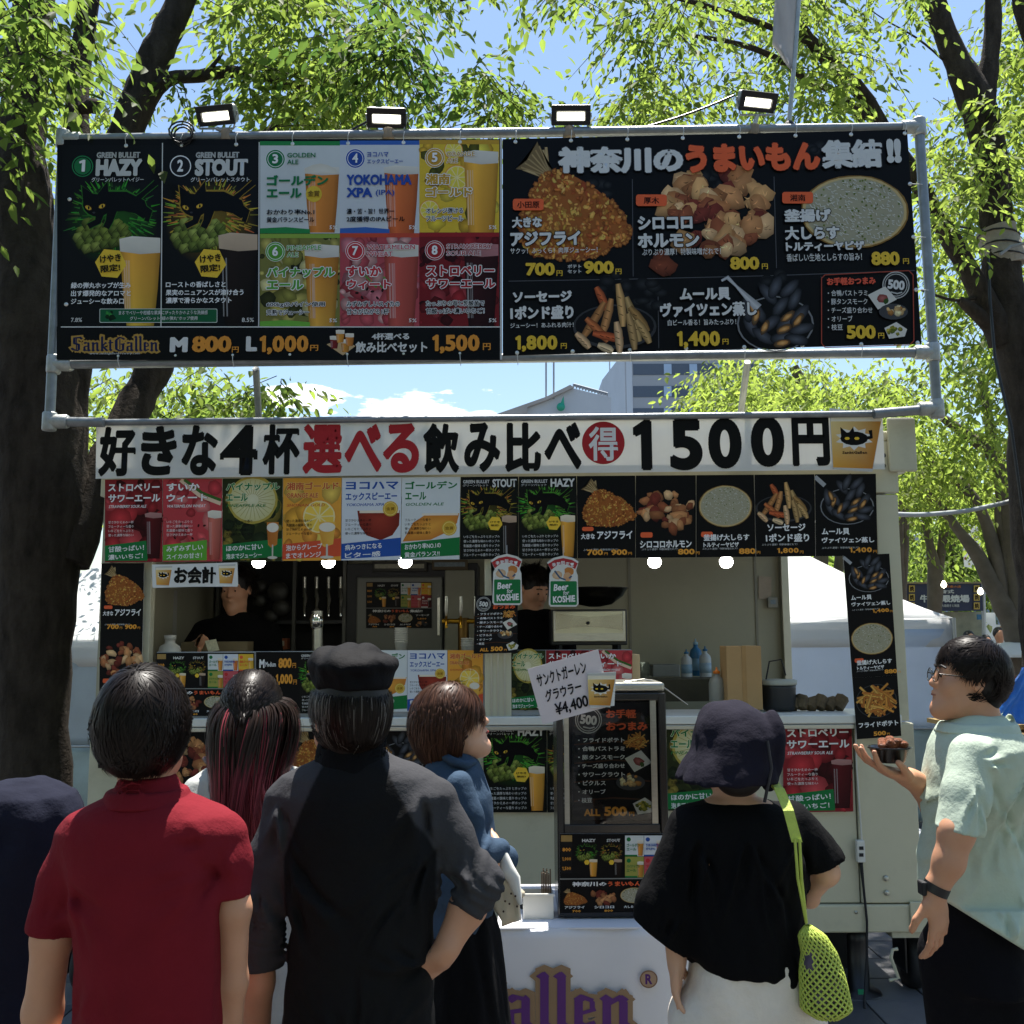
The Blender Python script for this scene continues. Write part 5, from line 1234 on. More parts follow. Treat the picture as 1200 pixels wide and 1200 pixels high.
# ------------------------------------------------------------------ trees
BARK = mat('bark_grey_brown', '#3a342e', rough=.95, var=.55, vscale=16, bump=1.0, bscale=30, spec=.1, dirt=.5, streak=.3)
BARKF = mat('bark_far', '#5d554a', rough=.9, var=.3, vscale=4, bump=.4, bscale=14, spec=.2)
def leafmat(name, k):
 m = bpy.data.materials.new(name); m.use_nodes = True; n, l = m.node_tree.nodes, m.node_tree.links
 a = n.new('ShaderNodeAttribute'); a.attribute_name = 'Col'
 b = n['Principled BSDF']; l.new(a.outputs['Color'], b.inputs['Base Color']); b.inputs['Roughness'].default_value = .6; b.inputs['Specular IOR Level'].default_value = .15
 v = n.new('ShaderNodeVectorMath'); v.operation = 'MULTIPLY'; v.inputs[1].default_value = k
 l.new(a.outputs['Color'], v.inputs[0]); t = n.new('ShaderNodeBsdfTranslucent'); l.new(v.outputs[0], t.inputs['Color'])
 ms = n.new('ShaderNodeMixShader'); ms.inputs[0].default_value = .55
 l.new(b.outputs[0], ms.inputs[1]); l.new(t.outputs[0], ms.inputs[2]); l.new(ms.outputs[0], n['Material Output'].inputs['Surface'])
 return m
LEAF = leafmat('leaf_green', (3.1, 3.2, 2.5))
def limb(mb, pts, n=14, wob=.08, sub=4):
 """pts: (px, py, depth, radius in photo pixels)"""
 Q = []
 for p in pts:
  w = W(p[0], p[1], p[2]); Q.append((Vector([float(v) for v in w]), p[3] * p[2] / FOC))
 out, rad = [], []
 for i in range(len(Q) - 1):
  p0 = Q[max(i - 1, 0)][0]; p1, r1 = Q[i]; p2, r2 = Q[i + 1]; p3 = Q[min(i + 2, len(Q) - 1)][0]
  for k in range(sub):
   t = k / sub
   c = 0.5 * ((2 * p1) + (-p0 + p2) * t + (2 * p0 - 5 * p1 + 4 * p2 - p3) * t * t + (-p0 + 3 * p1 - 3 * p2 + p3) * t ** 3)
   out.append(c); rad.append((r1 * (1 - t) + r2 * t) * (1 + rnd.uniform(-wob, wob)))
 out.append(Q[-1][0]); rad.append(Q[-1][1])
 b = len(mb.v); mb.tube(out, rad, n)
 for i in range(b, len(mb.v)):
  v = mb.v[i]; f = rnd.uniform(-.03, .03) * rad[0]; mb.v[i] = (v[0] + f, v[1] + f, v[2])
 return out
def leaves(Cn, rad, ntw, nl, ll, tone=0, droop=.55, flat=.8, seed=1):
 """sprays of lance-shaped leaves: Cn (k,3) clump centres. returns V, F, K, twig lines"""
 g_ = np.random.default_rng(seed); Cn = np.asarray(Cn, float); k = len(Cn)
 c = np.repeat(Cn, ntw, 0); m = len(c)
 o = g_.normal(size=(m, 3)); o /= np.linalg.norm(o, axis=1, keepdims=True); o *= (g_.random((m, 1)) ** .45) * rad; o[:, 2] *= flat
 p0 = c + o
 az = g_.uniform(0, 2 * np.pi, m); el = g_.uniform(-.75, .2, m) - droop * .3
 d = np.stack([np.cos(az) * np.cos(el), np.sin(az) * np.cos(el), np.sin(el)], 1)
 L = ll * g_.uniform(3.5, 7.5, (m, 1))
 t = np.linspace(.1, 1, nl)[None, :, None]
 pos = p0[:, None] + d[:, None] * L[:, None] * t; pos[:, :, 2] -= (t[:, :, 0] ** 2) * L * .25
 side = np.cross(d, [0, 0, 1.0]); side /= np.linalg.norm(side, axis=1, keepdims=True) + 1e-9
 sg = np.where(np.arange(nl) % 2, 1.0, -1.0)[None, :, None]
 ld = d[:, None] * .65 + side[:, None] * sg * .75 + np.array([0, 0, -1.0]) * g_.uniform(.1, 1.1, (m, nl, 1)) * droop * 1.5 + g_.normal(size=(m, nl, 3)) * .22
 ld /= np.linalg.norm(ld, axis=2, keepdims=True)
 up = np.array([0, 0, 1.0]) + g_.normal(size=(m, nl, 3)) * .55
 lw = np.cross(ld, up); lw /= np.linalg.norm(lw, axis=2, keepdims=True) + 1e-9; nn = np.cross(lw, ld)
 N = m * nl; pos = pos.reshape(N, 3); ld = ld.reshape(N, 3); lw = lw.reshape(N, 3); nn = nn.reshape(N, 3)
 s = ll * g_.uniform(.45, 1.35, (N, 1)); w = s * .2 * g_.uniform(.8, 1.25, (N, 1)); f = s * .06
 V = np.stack([pos, pos + ld * s * .32 + lw * w + nn * f, pos + ld * s * .68 + lw * w * .72 + nn * f * .6, pos + ld * s - nn * s * .1,
                  pos + ld * s * .68 - lw * w * .72 + nn * f * .6, pos + ld * s * .32 - lw * w + nn * f], 1)
 F = (np.arange(N)[:, None, None] * 6 + np.array([[0, 1, 2, 3], [0, 3, 4, 5]])[None]).reshape(-1, 4)
 a = g_.random((N, 1)) * .75 + np.repeat(g_.random((m, 1)), nl, 0) * .25 + tone
 K = np.array([.038, .068, .016]) * (1 - a) + np.array([.098, .136, .029]) * a
 K = K * g_.uniform(.7, 1.3, (N, 1)) * [1.06, 1, 1]
 return V.reshape(-1, 3), F, np.repeat(K, 6, 0), (p0, p0 + d * L * .95 - np.array([0, 0, 1]) * L * .2)
def inpoly(P, x, y):
 c = False; j = len(P) - 1
 for i in range(len(P)):
  if (P[i][1] > y) != (P[j][1] > y) and x < (P[j][0] - P[i][0]) * (y - P[i][1]) / (P[j][1] - P[i][1]) + P[i][0]: c = not c
  j = i
 return c
def clumps(poly, n, d0, d1, seed):
 r_ = random.Random(seed); xs = [p[0] for p in poly]; ys = [p[1] for p in poly]; out = []
 while len(out) < n:
  x, y = r_.uniform(min(xs), max(xs)), r_.uniform(min(ys), max(ys))
  if inpoly(poly, x, y): out.append(W(x, y, r_.uniform(d0, d1)))
 return out
def tree(base, label, limbs, crowns, bark=BARK, group=None, seed=1, n=14, twigs=True, extra=None):
 """limbs: lists of (px,py,depth,rpx); crowns: (polygon in photo pixels, clumps, near, far, clump radius, twigs, leaves, leaf length, tone)"""
 b0 = W(base[0], base[1], base[2]); o = empty('zelkova_tree', (b0[0], b0[1], 0), label, 'tree', group)
 mb = MB(); f0 = limbs[0]; p = W(f0[0][0], f0[0][1], f0[0][2]); r0 = f0[0][3] * f0[0][2] / FOC
 L0 = limb(mb, f0, n); mb.tube([(b0[0], b0[1], -.05), (b0[0] * .8 + p[0] * .2, b0[1], .15), (p[0], p[1], p[2])], [r0 * 1.5, r0 * 1.15, r0], n)
 mb.build('trunk', bark, o, fix=False)
 for q in limbs[1:]:
  m2 = MB(); limb(m2, q, max(7, n - 4)); m2.build('limb', bark, o, fix=False)
 VV, FF, KK, nn = [], [], [], 0; tw = MB()
 for i, (poly, cn, d0, d1, rad, nt, nl, ll, tone) in enumerate(crowns):
  V, F, K, T = leaves(clumps(poly, cn, d0, d1, seed * 31 + i), rad, nt, nl, ll, tone, seed=seed * 17 + i)
  VV.append(V); FF.append(F + nn); KK.append(K); nn += len(V)
  if twigs:
   for a, b in list(zip(*T))[::3]: tw.tube([a, (a + b) / 2 + np.array([0, 0, .01]), b], [.004, .003, .0015], 3, cap=False)
 c = link('crown', np_mesh('crown', np.concatenate(VV), np.concatenate(FF), LEAF, cols=np.concatenate(KK)), o); c['kind'] = 'stuff'
 if twigs and tw.v: t_ = tw.build('twigs', bark, o, fix=False); t_['kind'] = 'stuff'
 return o
# A: the big dark tree on the left
DA = 5.7
tA = tree((40, 1300, DA), 'big dark-barked tree at the left edge, its trunk beside the trailer', [
 [(40, 1180, DA, 50), (40, 900, DA, 39), (41, 760, DA, 41), (48, 640, DA, 46), (50, 560, DA, 48), (46, 470, DA, 47), (40, 380, DA, 40), (28, 260, DA + .1, 33), (26, 150, DA + .2, 27), (36, 40, DA + .2, 23), (48, -90, DA + .3, 20)],
 [(70, 560, DA + .05, 28), (80, 480, DA + .1, 24), (90, 380, DA + .15, 20), (94, 250, DA + .2, 17), (91, 160, DA + .2, 14.5), (92, 90, DA + .3, 13), (101, 25, DA + .35, 13.5), (112, -80, DA + .4, 12)],
 [(80, 660, DA, 26), (104, 590, DA + .1, 23), (135, 520, DA + .25, 21), (160, 470, DA + .4, 20), (183, 425, DA + .5, 20), (215, 330, DA + .7, 17), (250, 240, DA + .9, 12), (300, 170, DA + 1.1, 8), (350, 130, DA + 1.3, 5)],
 [(88, 400, DA + .25, 24), (112, 270, DA + .3, 22), (145, 165, DA + .35, 20), (168, 100, DA + .4, 19.5), (192, 45, DA + .45, 18.5), (214, -5, DA + .5, 17), (245, -90, DA + .6, 15)],
 [(160, 140, DA + .38, 14), (180, 110, DA + .4, 10), (200, 92, DA + .4, 8.5), (235, 89, DA + .5, 8), (275, 84, DA + .6, 7.5), (330, 96, DA + .8, 5), (390, 110, DA + 1, 3)],
 [(96, 128, DA + .15, 6), (108, 124, DA + .1, 9), (116, 124, DA + .05, 6)],
 [(240, 88, DA + .5, 3), (252, 74, DA + .5, 2.6), (262, 60, DA + .5, 1.6)],
 [(20, 120, DA + .1, 8), (8, 80, DA, 6), (-20, 30, DA - .1, 5)]],
 [([(-60, -60), (60, -60), (52, 20), (45, 100), (20, 150), (-60, 170)], 12, 4.7, 5.4, .28, 15, 8, .095, -.1),
     ([(60, -60), (240, -60), (225, -10), (150, -10), (80, -10)], 2, 5, 7, .16, 12, 8, .09, .15),
     ([(60, 20), (90, 10), (85, 60), (66, 90)], 4, 6.5, 7.5, .2, 13, 8, .09, .4),
     ([(250, -40), (480, -60), (465, 10), (420, 60), (395, 110), (330, 125), (300, 95), (275, 55), (262, 20)], 18, 5.4, 7.4, .26, 17, 9, .092, .25),
     ([(300, 90), (430, 90), (420, 150), (330, 160), (290, 140)], 11, 6.0, 7.5, .26, 17, 9, .088, .45),
     ([(190, 440), (330, 440), (345, 480), (190, 495)], 8, 6.6, 7.4, .22, 14, 8, .085, .1),
     ([(96, 435), (160, 435), (120, 520), (90, 600)], 6, 7, 9, .3, 18, 9, .08, .55),
     ([(118, 100), (170, 140), (165, 155), (120, 150)], 2, 6.3, 6.6, .12, 10, 8, .06, .4),
     ([(195, 75), (225, 100), (215, 135), (195, 130)], 2, 6.0, 6.2, .08, 8, 7, .065, .1)], seed=1, n=24)
# C: tree on the right with a wrapped trunk
DC = 8.6
tC = tree((1245, 1000, DC), 'forked tree at the right edge, pale cloth round its trunk, boughs over the board', [
 [(1235, 760, DC, 34), (1212, 600, DC, 26), (1205, 480, DC, 24), (1190, 400, DC, 24), (1176, 330, DC, 23), (1168, 260, DC, 20), (1161, 190, DC, 20), (1148, 130, DC, 21), (1128, 85, DC, 17), (1108, 40, DC, 14), (1088, -20, DC, 12), (1070, -90, DC, 11)],
 [(1152, 120, DC, 15), (1160, 70, DC, 11), (1164, 20, DC, 10), (1160, -60, DC, 9)],
 [(1176, 400, DC, 18), (1150, 345, DC - .1, 13), (1120, 290, DC - .2, 12), (1098, 255, DC - .3, 11), (1070, 205, DC - .4, 10.5), (1034, 150, DC - .5, 10), (1010, 110, DC - .6, 9.5), (975, 75, DC - .8, 9), (948, 45, DC - 1, 7), (920, 5, DC - 1.2, 6), (890, -60, DC - 1.4, 5)],
 [(1012, 140, DC - .55, 6), (985, 112, DC - .7, 5), (945, 92, DC - .9, 4.5), (905, 66, DC - 1.1, 4), (860, 50, DC - 1.3, 3), (800, 40, DC - 1.6, 2)],
 [(950, 50, DC - 1, 4), (870, 20, DC - 1.3, 3.5), (760, -10, DC - 2, 3), (640, -20, DC - 2.4, 2.5), (540, 0, DC - 2.8, 2)],
 [(1166, 388, DC, 10), (1148, 370, DC - .1, 9), (1125, 352, DC - .2, 5)],
 [(1215, 60, DC + .2, 10), (1198, 10, DC + .2, 10), (1188, -60, DC + .2, 9)],
 [(1158, 345, DC - .1, 2.5), (1120, 352, DC - .2, 2), (1080, 340, DC - .4, 1.5)],
 [(1105, 70, DC, 1.4), (1075, 45, DC - .2, 1.2), (1035, 22, DC - .3, .8), (1012, 5, DC - .4, .5)]],
 [([(450, -70), (690, -70), (700, -15), (670, -8), (560, -12), (480, 5)], 10, 5.8, 7.2, .16, 12, 8, .088, .1),
     ([(428, 10), (465, 0), (480, 55), (455, 70), (428, 55)], 6, 5.2, 6, .14, 13, 8, .088, -.35),
     ([(515, 85), (590, 75), (620, 115), (635, 142), (520, 146), (505, 130)], 7, 6, 7.2, .14, 14, 8, .085, .05),
     ([(700, -60), (830, -60), (825, 25), (790, 52), (745, 50), (712, 10)], 9, 6.2, 8, .2, 13, 8, .085, .2),
     ([(715, 75), (750, 60), (790, 120), (735, 110)], 2, 6.5, 7.5, .13, 10, 8, .08, .2),
     ([(800, -60), (970, -60), (995, 40), (1005, 90), (1030, 132), (900, 145), (790, 140), (765, 120), (790, 60)], 26, 7, 9.2, .33, 18, 9, .088, .45),
     ([(700, 118), (800, 100), (800, 150), (700, 146)], 6, 7, 8.5, .2, 15, 9, .085, .45),
     ([(1025, -60), (1088, -60), (1082, 22), (1060, 22), (1035, 0)], 4, 7, 8, .16, 11, 8, .08, .3),
     ([(1090, 130), (1200, 60), (1260, 60), (1260, 480), (1190, 480), (1100, 470), (1090, 300), (1088, 210)], 50, 9.5, 13, .55, 20, 9, .11, .5),
     ([(1165, -60), (1280, -60), (1280, 130), (1180, 130), (1150, 70)], 12, 9, 11, .36, 17, 9, .1, .55),
     ([(1105, 140), (1150, 150), (1165, 110), (1200, 100), (1230, 180), (1110, 260), (1095, 240)], 13, 7.6, 9.4, .28, 16, 9, .09, .55)], seed=3, n=20)
# cloth round the trunk
c = W(1173, 291, DC); ca = W(1179, 313, DC); cb = W(1167, 268, DC); rw = 23.5 * DC / FOC
wr = MB()
wr.tube([ca + (cb - ca) * t for t in (0, .2, .4, .42, .6, .62, .8, 1)], [rw * k for k in (1, 1.04, 1.03, .99, 1.02, .97, 1.0, .96)], 20)
wrap = wr.build('trunk_cloth', mat('sackcloth', '#9a8f80', rough=.95, var=.2, vscale=20, bump=.4, bscale=90)); tag(wrap, 'pale sackcloth wrapped round the right-hand tree trunk and bound with black rope', 'cloth wrap')
for t in (.22, .5, .8):
 a = ca + (cb - ca) * t; MB().tube([(a[0] + rw * 1.04 * math.cos(w), a[1] + rw * 1.04 * math.sin(w), a[2] + .012 * math.sin(w * 2)) for w in [k * .45 for k in range(15)]], .008, 6).build('rope', BLKP, wrap)
cable('tree_cable', [(1085, 255, DC - .5), (1152, 270, DC - .25)], .01, 'black cable running from the leaning bough to the wrapped trunk')
cable('tree_cable', [(1172, 298, DC - .25), (1184, 289, DC - .25), (1210, 282, DC - .3)], .014, 'pale electric cable leaving the wrapped trunk to the right', mat('grey_cable', '#8c8e93', rough=.5))
cable('tree_cable', [(1158, 300, DC - .25), (1160, 350, DC - .25), (1166, 420, DC - .25), (1185, 500, DC - .3), (1204, 640, DC - .3)], .014, 'thick black cable running down the right-hand tree trunk')
# D: background trees to the right, standing in rows
def bgtree(label, limbs, crowns, seed, base): return tree(base, label, limbs, crowns, bark=BARKF, group=None, seed=seed, n=10, twigs=False)
D1 = 13.0
bgtree('many-stemmed grey tree leaning left behind the man in glasses', [
 [(1215, 800, D1, 22), (1196, 745, D1, 18), (1176, 710, D1, 12), (1160, 680, D1, 10), (1145, 650, D1, 8), (1118, 615, D1, 6), (1095, 585, D1, 5), (1070, 560, D1, 4)],
 [(1176, 712, D1, 9), (1168, 660, D1, 8), (1150, 600, D1, 7), (1120, 560, D1, 6), (1085, 540, D1, 4)],
 [(1196, 745, D1, 14), (1190, 690, D1, 13), (1186, 640, D1, 14), (1180, 590, D1, 12), (1168, 540, D1, 9), (1140, 515, D1, 7), (1105, 490, D1, 5)],
 [(1184, 610, D1, 9), (1172, 560, D1, 7), (1160, 500, D1, 6), (1150, 440, D1, 5)], [(1182, 690, D1, 6), (1177, 640, D1, 6), (1170, 600, D1, 5), (1180, 560, D1, 4)]],
 [([(1040, 480), (1200, 470), (1230, 600), (1160, 580), (1100, 560), (1040, 560)], 22, 11, 14, .45, 22, 8, .1, .65)], 5, (1240, 900, D1))
D2 = 17.0
bgtree('slim forked tree in front of the navy stall sign', [[(1095, 780, D2, 8), (1095, 720, D2, 8), (1096, 675, D2, 9), (1090, 640, D2, 5), (1084, 610, D2, 4), (1078, 570, D2, 3.5), (1070, 530, D2, 3)],
 [(1098, 680, D2, 6), (1104, 640, D2, 5.5), (1108, 600, D2, 5), (1116, 550, D2, 4), (1122, 500, D2, 3)]],
 [([(1040, 500), (1190, 500), (1190, 600), (1130, 640), (1100, 600), (1045, 620)], 24, 16, 20, .6, 22, 8, .13, .5)], 6, (1095, 800, D2))
D3 = 15.0
bgtree('straight pale-barked tree rising just right of the trailer', [[(1054, 800, D3, 11), (1053, 720, D3, 10), (1050, 640, D3, 9), (1050, 590, D3, 9), (1044, 520, D3, 8), (1036, 460, D3, 6)], [(1056, 720, D3, 5), (1060, 640, D3, 5), (1060, 580, D3, 5)]],
 [([(880, 430), (1090, 430), (1090, 560), (1035, 570), (960, 500), (880, 490)], 34, 13.5, 18, .6, 24, 8, .12, .7)], 7, (1054, 800, D3))
bgtree('tree behind the right half of the board, its bright crown showing under the board', [[(960, 740, 20, 9), (962, 600, 20, 9), (950, 480, 20, 8), (930, 430, 20, 6)], [(975, 740, 20.4, 6), (985, 640, 20.4, 6), (990, 560, 20.4, 5)], [(945, 720, 20.8, 5), (940, 640, 20.8, 5)]],
 [([(850, 425), (1000, 425), (1020, 560), (900, 560), (850, 520), (835, 478)], 40, 18, 24, .9, 26, 8, .15, .75), ([(840, 440), (880, 425), (870, 480), (812, 482), (806, 474)], 7, 18, 20, .6, 20, 8, .15, .8)], 8, (962, 760, 20))
bgtree('farther tree with thin dark stems beyond the stall sign', [[(1122, 740, 24, 5), (1120, 690, 24, 5), (1116, 640, 24, 4), (1112, 600, 24, 3)], [(1136, 740, 24.4, 5), (1136, 680, 24.4, 5), (1138, 630, 24.4, 4), (1142, 590, 24.4, 3)], [(1127, 740, 24.8, 3), (1128, 680, 24.8, 3), (1132, 640, 24.8, 2)]],
 [([(1050, 600), (1150, 590), (1150, 680), (1110, 684), (1060, 690)], 30, 22, 27, .9, 22, 8, .2, .1), ([(1110, 560), (1200, 560), (1195, 600), (1160, 600)], 8, 22, 26, .8, 20, 8, .2, .5)], 9, (1125, 780, 24))
bgtree('tree far beyond the trailer, seen as green through the side window', [[(945, 740, 30, 4), (946, 690, 30, 4), (950, 650, 30, 4)]], [([(925, 640), (1000, 640), (1000, 690), (930, 665)], 18, 27, 32, .9, 20, 8, .22, .1)], 10, (945, 760, 30))
bgtree('bright tree beyond the left edge, showing past the big trunk', [[(-20, 760, 11, 14), (-15, 600, 11, 13), (0, 450, 11, 11), (5, 300, 11, 9), (10, 200, 11, 6)]],
 [([(-60, 130), (25, 150), (14, 460), (4, 640), (-60, 640)], 30, 9, 13, .5, 22, 9, .09, .5), ([(0, 200), (70, 60), (60, 150), (10, 300)], 6, 8.5, 10, .3, 18, 9, .08, .5)], 11, (-20, 900, 11))
bgtree('tree behind the left tents, its leaves showing under the board', [[(150, 760, 12, 9), (148, 640, 12, 8), (140, 540, 12, 7), (138, 470, 12, 5)]],
 [([(96, 430), (200, 430), (250, 450), (330, 470), (330, 492), (190, 494), (120, 520), (98, 590)], 14, 9.5, 13, .4, 18, 8, .09, .45), ([(100, 560), (112, 560), (112, 600), (100, 600)], 2, 8, 9, .15, 12, 8, .08, .3)], 12, (150, 800, 12))

# unseen trees added behind and beside the camera to hold back blue sky light
for i, (x, y, s_) in enumerate(((-4.5, -3.5, 1), (4.2, -4.5, 2), (-.5, -7, 3), (-9, 1.5, 4), (9.5, 0, 5))):
 o = empty('zelkova_tree', (x, y, 0), ['broad tree behind the photographer on the left', 'broad tree behind the photographer on the right', 'broad tree straight behind the photographer', 'broad tree far to the left of the queue', 'broad tree far to the right of the queue'][i], 'tree')
 MB().tube([(x, y, -.05), (x + .1, y, 1.5), (x, y + .1, 3.2), (x + .3, y, 5)], [.3, .22, .19, .15], 12).build('trunk', BARK, o, fix=False)
 for k in range(5):
  a = k * 1.26 + i; MB().tube([(x, y, 2.8), (x + 1.2 * math.cos(a), y + 1.2 * math.sin(a), 4.2), (x + 2.4 * math.cos(a), y + 2.4 * math.sin(a), 5.6)], [.14, .09, .03], 8).build('limb', BARK, o, fix=False)
 g_ = np.random.default_rng(s_); n = 60; cc = g_.normal(size=(n, 3)); cc /= np.linalg.norm(cc, axis=1, keepdims=True); cc = cc * g_.uniform(.5, 1, (n, 1)) * [2.8, 2.8, 1.9] + [x, y, 5.1]
 V, F, K, T = leaves(cc, .75, 26, 8, .17, .3, seed=s_ + 90)
 c = link('crown', np_mesh('crown', V, F, LEAF, cols=K), o); c['kind'] = 'stuff'

# ------------------------------------------------------------------ far buildings
CONC = mat('far_concrete', '#9aa0a6', rough=.8, var=.06, vscale=.2); GLS = mat('far_window', '#2f3d52', rough=.2, var=.2, vscale=.5, spec=.6); RIBM = mat('far_band_dark', '#4d5a6a', rough=.6, var=.08)
b = empty('office_tower', (W(770, 500, 90)[0], 92, 0), 'tall pale office tower with dark window bands behind the board', 'building')
def wb(mb, a, b_, c, d, Y, dy): return pbox(mb, a, b_, c, d, Y, dy)
MX = W(742, 470, 90)[0]; x9 = W(890, 470, 90)[0]; zt9 = W(742, 400, 90)[2]
MB().box(MX, 90, 0, x9, 115, zt9).build('tower_body', CONC, b)
p_ = W(715, 470, 96)
MB().hexa([(p_[0], 104, 0), (MX - .02, 90.02, 0), (MX - .02, 115, 0), (p_[0], 115, 0), (p_[0], 104, zt9), (MX - .02, 90.02, zt9), (MX - .02, 115, zt9), (p_[0], 115, zt9)]).build('side_wing', mat('far_wing', '#a9b2bb', rough=.6, var=.08, vscale=.3), b)
for i, y in enumerate((404, 426, 452, 478, 504)):
 t = wb(MB(), 742, y, 888, y + 13, 89.95, .2).build('window_band', RIBM, b)
 for k in range(4): wb(MB(), 778 + k * 30, y + .5, 787 + k * 30, y + 12.5, 89.9, .04).build('window', mat('far_window_light', '#9fb6cf', rough=.15, var=.1, vscale=.5), t)
for k in range(6):
 q0 = 720 + k * 3.6; wb(MB(), q0, 400 + (k % 3) * 22, q0 + 2.2, 416 + (k % 3) * 22, 103.5 - k * 2.4, .1).build('window', GLS, b)
for k in (714.5, 733): wb(MB(), k, 395, k + 1.2, 520, 89.0 if k > 720 else 103, .3).build('corner_pipe', CONC, b)
b = empty('gable_hall', (W(655, 500, 70)[0], 72, 0), 'wide pale hall with a shallow gabled roof and rooftop railing on the skyline', 'building')
o_ = [W(*q, 70) for q in ((618, 520), (618, 476), (661, 457), (672, 455), (716, 466), (716, 520))]
MB().prism([(p[0], p[2]) for p in o_], 70, 84).build('gable_wall', mat('far_hall_wall', '#b9bfc4', rough=.8, var=.05, vscale=.3), b)
o_ = [W(*q, 69.9) for q in ((560, 520), (560, 494), (640, 466), (668, 452), (672, 455), (640, 470), (618, 478), (618, 520))]
MB().prism([(p[0], p[2]) for p in o_], 69.6, 84).build('roof', mat('far_hall_roof', '#a39f9a', rough=.8, var=.12, vscale=.6), b)
mb = MB()
for k in range(12): mb.tube([W(672 + k * 3.6, 454.5 + k * .9, 70), W(672 + k * 3.6, 450 + k * 1.0, 70)], .06, 4)
mb.tube([W(672, 450, 70), W(712, 461, 70)], .07, 4); mb.tube([W(672, 452, 70), W(712, 463, 70)], .05, 4); mb.build('roof_railing', CONC, b)
for k in (640, 649): MB().tube([W(k, 468, 70), W(k, 425, 70)], .07, 5).build('aerial', CONC, b)
lg = W(657, 478, 69.8); MB().lathe((lg[0], 69.55, lg[2]), [(.3, 0), (.3, -.1)], 12, axis='y').build('wall_logo', mat('logo_green', '#1f9a7c', rough=.5), b); MB().prism([(lg[0] - .05, lg[2] + .2), (lg[0] + .25, lg[2] + .2), (lg[0] + .2, lg[2] + .8)], 69.5, 69.56).build('wall_logo', mat('logo_green', '#1f9a7c'), b)
b = empty('blue_grey_block', (W(1170, 700, 60)[0], 62, 0), 'pale blue-grey block glimpsed between the far trees on the right', 'building')
wb(MB(), 1142, 618, 1290, 800, 60, 12).build('block_body', mat('far_blue_wall', '#8b97a8', rough=.8, var=.06, vscale=.3), b); wb(MB(), 1140, 610, 1292, 618, 59.7, 12.5).build('cornice', CONC, b)
for k in range(5): wb(MB(), 1148 + k * 28, 640, 1162 + k * 28, 676, 59.9, .1).build('window', GLS, b)

# ------------------------------------------------------------------ tents and stalls
TENT = mat('tent_canvas_white', '#e8e9e8', rough=.7, var=.04, vscale=2, bump=.1, bscale=4, trans=.45)
TENTB = mat('tent_wall_clear', '#b9c4cc', rough=.35, var=.1, vscale=3, bump=.2, bscale=5, trans=.5)
TENTG = mat('tent_wall_sheet', '#aebfc0', rough=.3, var=.15, vscale=4, bump=.3, bscale=6, trans=.4)
MET = mat('tent_pole', '#a9acac', rough=.4, metal=.6)
def rumple(quad, Y, amp, m, name, parent, nx=18, nz=14, seed=1, dy=0.0):
 r_ = random.Random(seed); q = [Vector([float(v) for v in p]) for p in (quad if len(quad[0]) == 3 else WA(quad, Y))]; V = []
 ph = [(r_.uniform(2, 9), r_.uniform(1, 5), r_.uniform(0, 6)) for _ in range(5)]
 for j in range(nz + 1):
  for i in range(nx + 1):
   u, v = i / nx, j / nz; p = (q[0] * (1 - u) + q[1] * u) * (1 - v) + (q[3] * (1 - u) + q[2] * u) * v
   V.append((p.x, p.y + amp * sum(math.sin(a * u * 3 + b * v * 2 + c) for a, b, c in ph) / 3, p.z))
 F = [(j * (nx + 1) + i, (j + 1) * (nx + 1) + i, (j + 1) * (nx + 1) + i + 1, j * (nx + 1) + i + 1) for j in range(nz) for i in range(nx)]
 o = link(name, np_mesh(name, V, F, m, True), parent); sd = o.modifiers.new('s', 'SOLIDIFY'); sd.thickness = .004; return o
def tent(label, x0, x1, y0, y1, ze, zp, walls, stripe=True):
 o = empty('marquee_tent', ((x0 + x1) / 2, (y0 + y1) / 2, 0), label, 'tent')
 cx, cy = (x0 + x1) / 2, (y0 + y1) / 2
 C4 = [(x0, y0), (x1, y0), (x1, y1), (x0, y1)]
 n = 8; V = []; F = []
 for k in range(4):
  a, b_ = C4[k], C4[(k + 1) % 4]; base = len(V)
  for j in range(n + 1):
   t = j / n
   for i in range(n + 1):
    u = i / n; x = a[0] + (b_[0] - a[0]) * u; y = a[1] + (b_[1] - a[1]) * u
    V.append((x + (cx - x) * t, y + (cy - y) * t, ze + (zp - ze) * t ** 1.15 - .04 * math.sin(math.pi * u) * (1 - t)))
  for j in range(n):
   for i in range(n): q = base + j * (n + 1) + i; F.append((q, q + 1, q + n + 2, q + n + 1))
 r_ = link('canopy', np_mesh('canopy', V, F, TENT, True), o); sd = r_.modifiers.new('s', 'SOLIDIFY'); sd.thickness = .005
 for k in range(4):
  a, b_ = C4[k], C4[(k + 1) % 4]
  rumple([(a[0], a[1], ze), (b_[0], b_[1], ze), (b_[0], b_[1], ze - .26), (a[0], a[1], ze - .26)], 0, .012, TENT, 'valance', o, 12, 3, k)
  MB().tube([(a[0], a[1], 0), (a[0], a[1], ze)], .02, 8).build('pole', MET, o)
 for (k, m1, m2) in walls:
  a, b_ = C4[k], C4[(k + 1) % 4]; off = .01
  rumple([(a[0], a[1] + off, ze - .1), (b_[0], b_[1] + off, ze - .1), (b_[0], b_[1] + off, ze * .46), (a[0], a[1] + off, ze * .46)], 0, .025, m1, 'side_sheet', o, 20, 12, k + 5)
  rumple([(a[0], a[1] + off, ze * .455), (b_[0], b_[1] + off, ze * .455), (b_[0], b_[1] + off, .02), (a[0], a[1] + off, .02)], 0, .03, m2, 'lower_sheet', o, 20, 12, k + 9)
  MB().tube([(a[0], a[1] - .02, ze * .46), (b_[0], b_[1] - .02, ze * .46)], .012, 6).build('rail', MET, o)
 return o
YT2 = 9.2
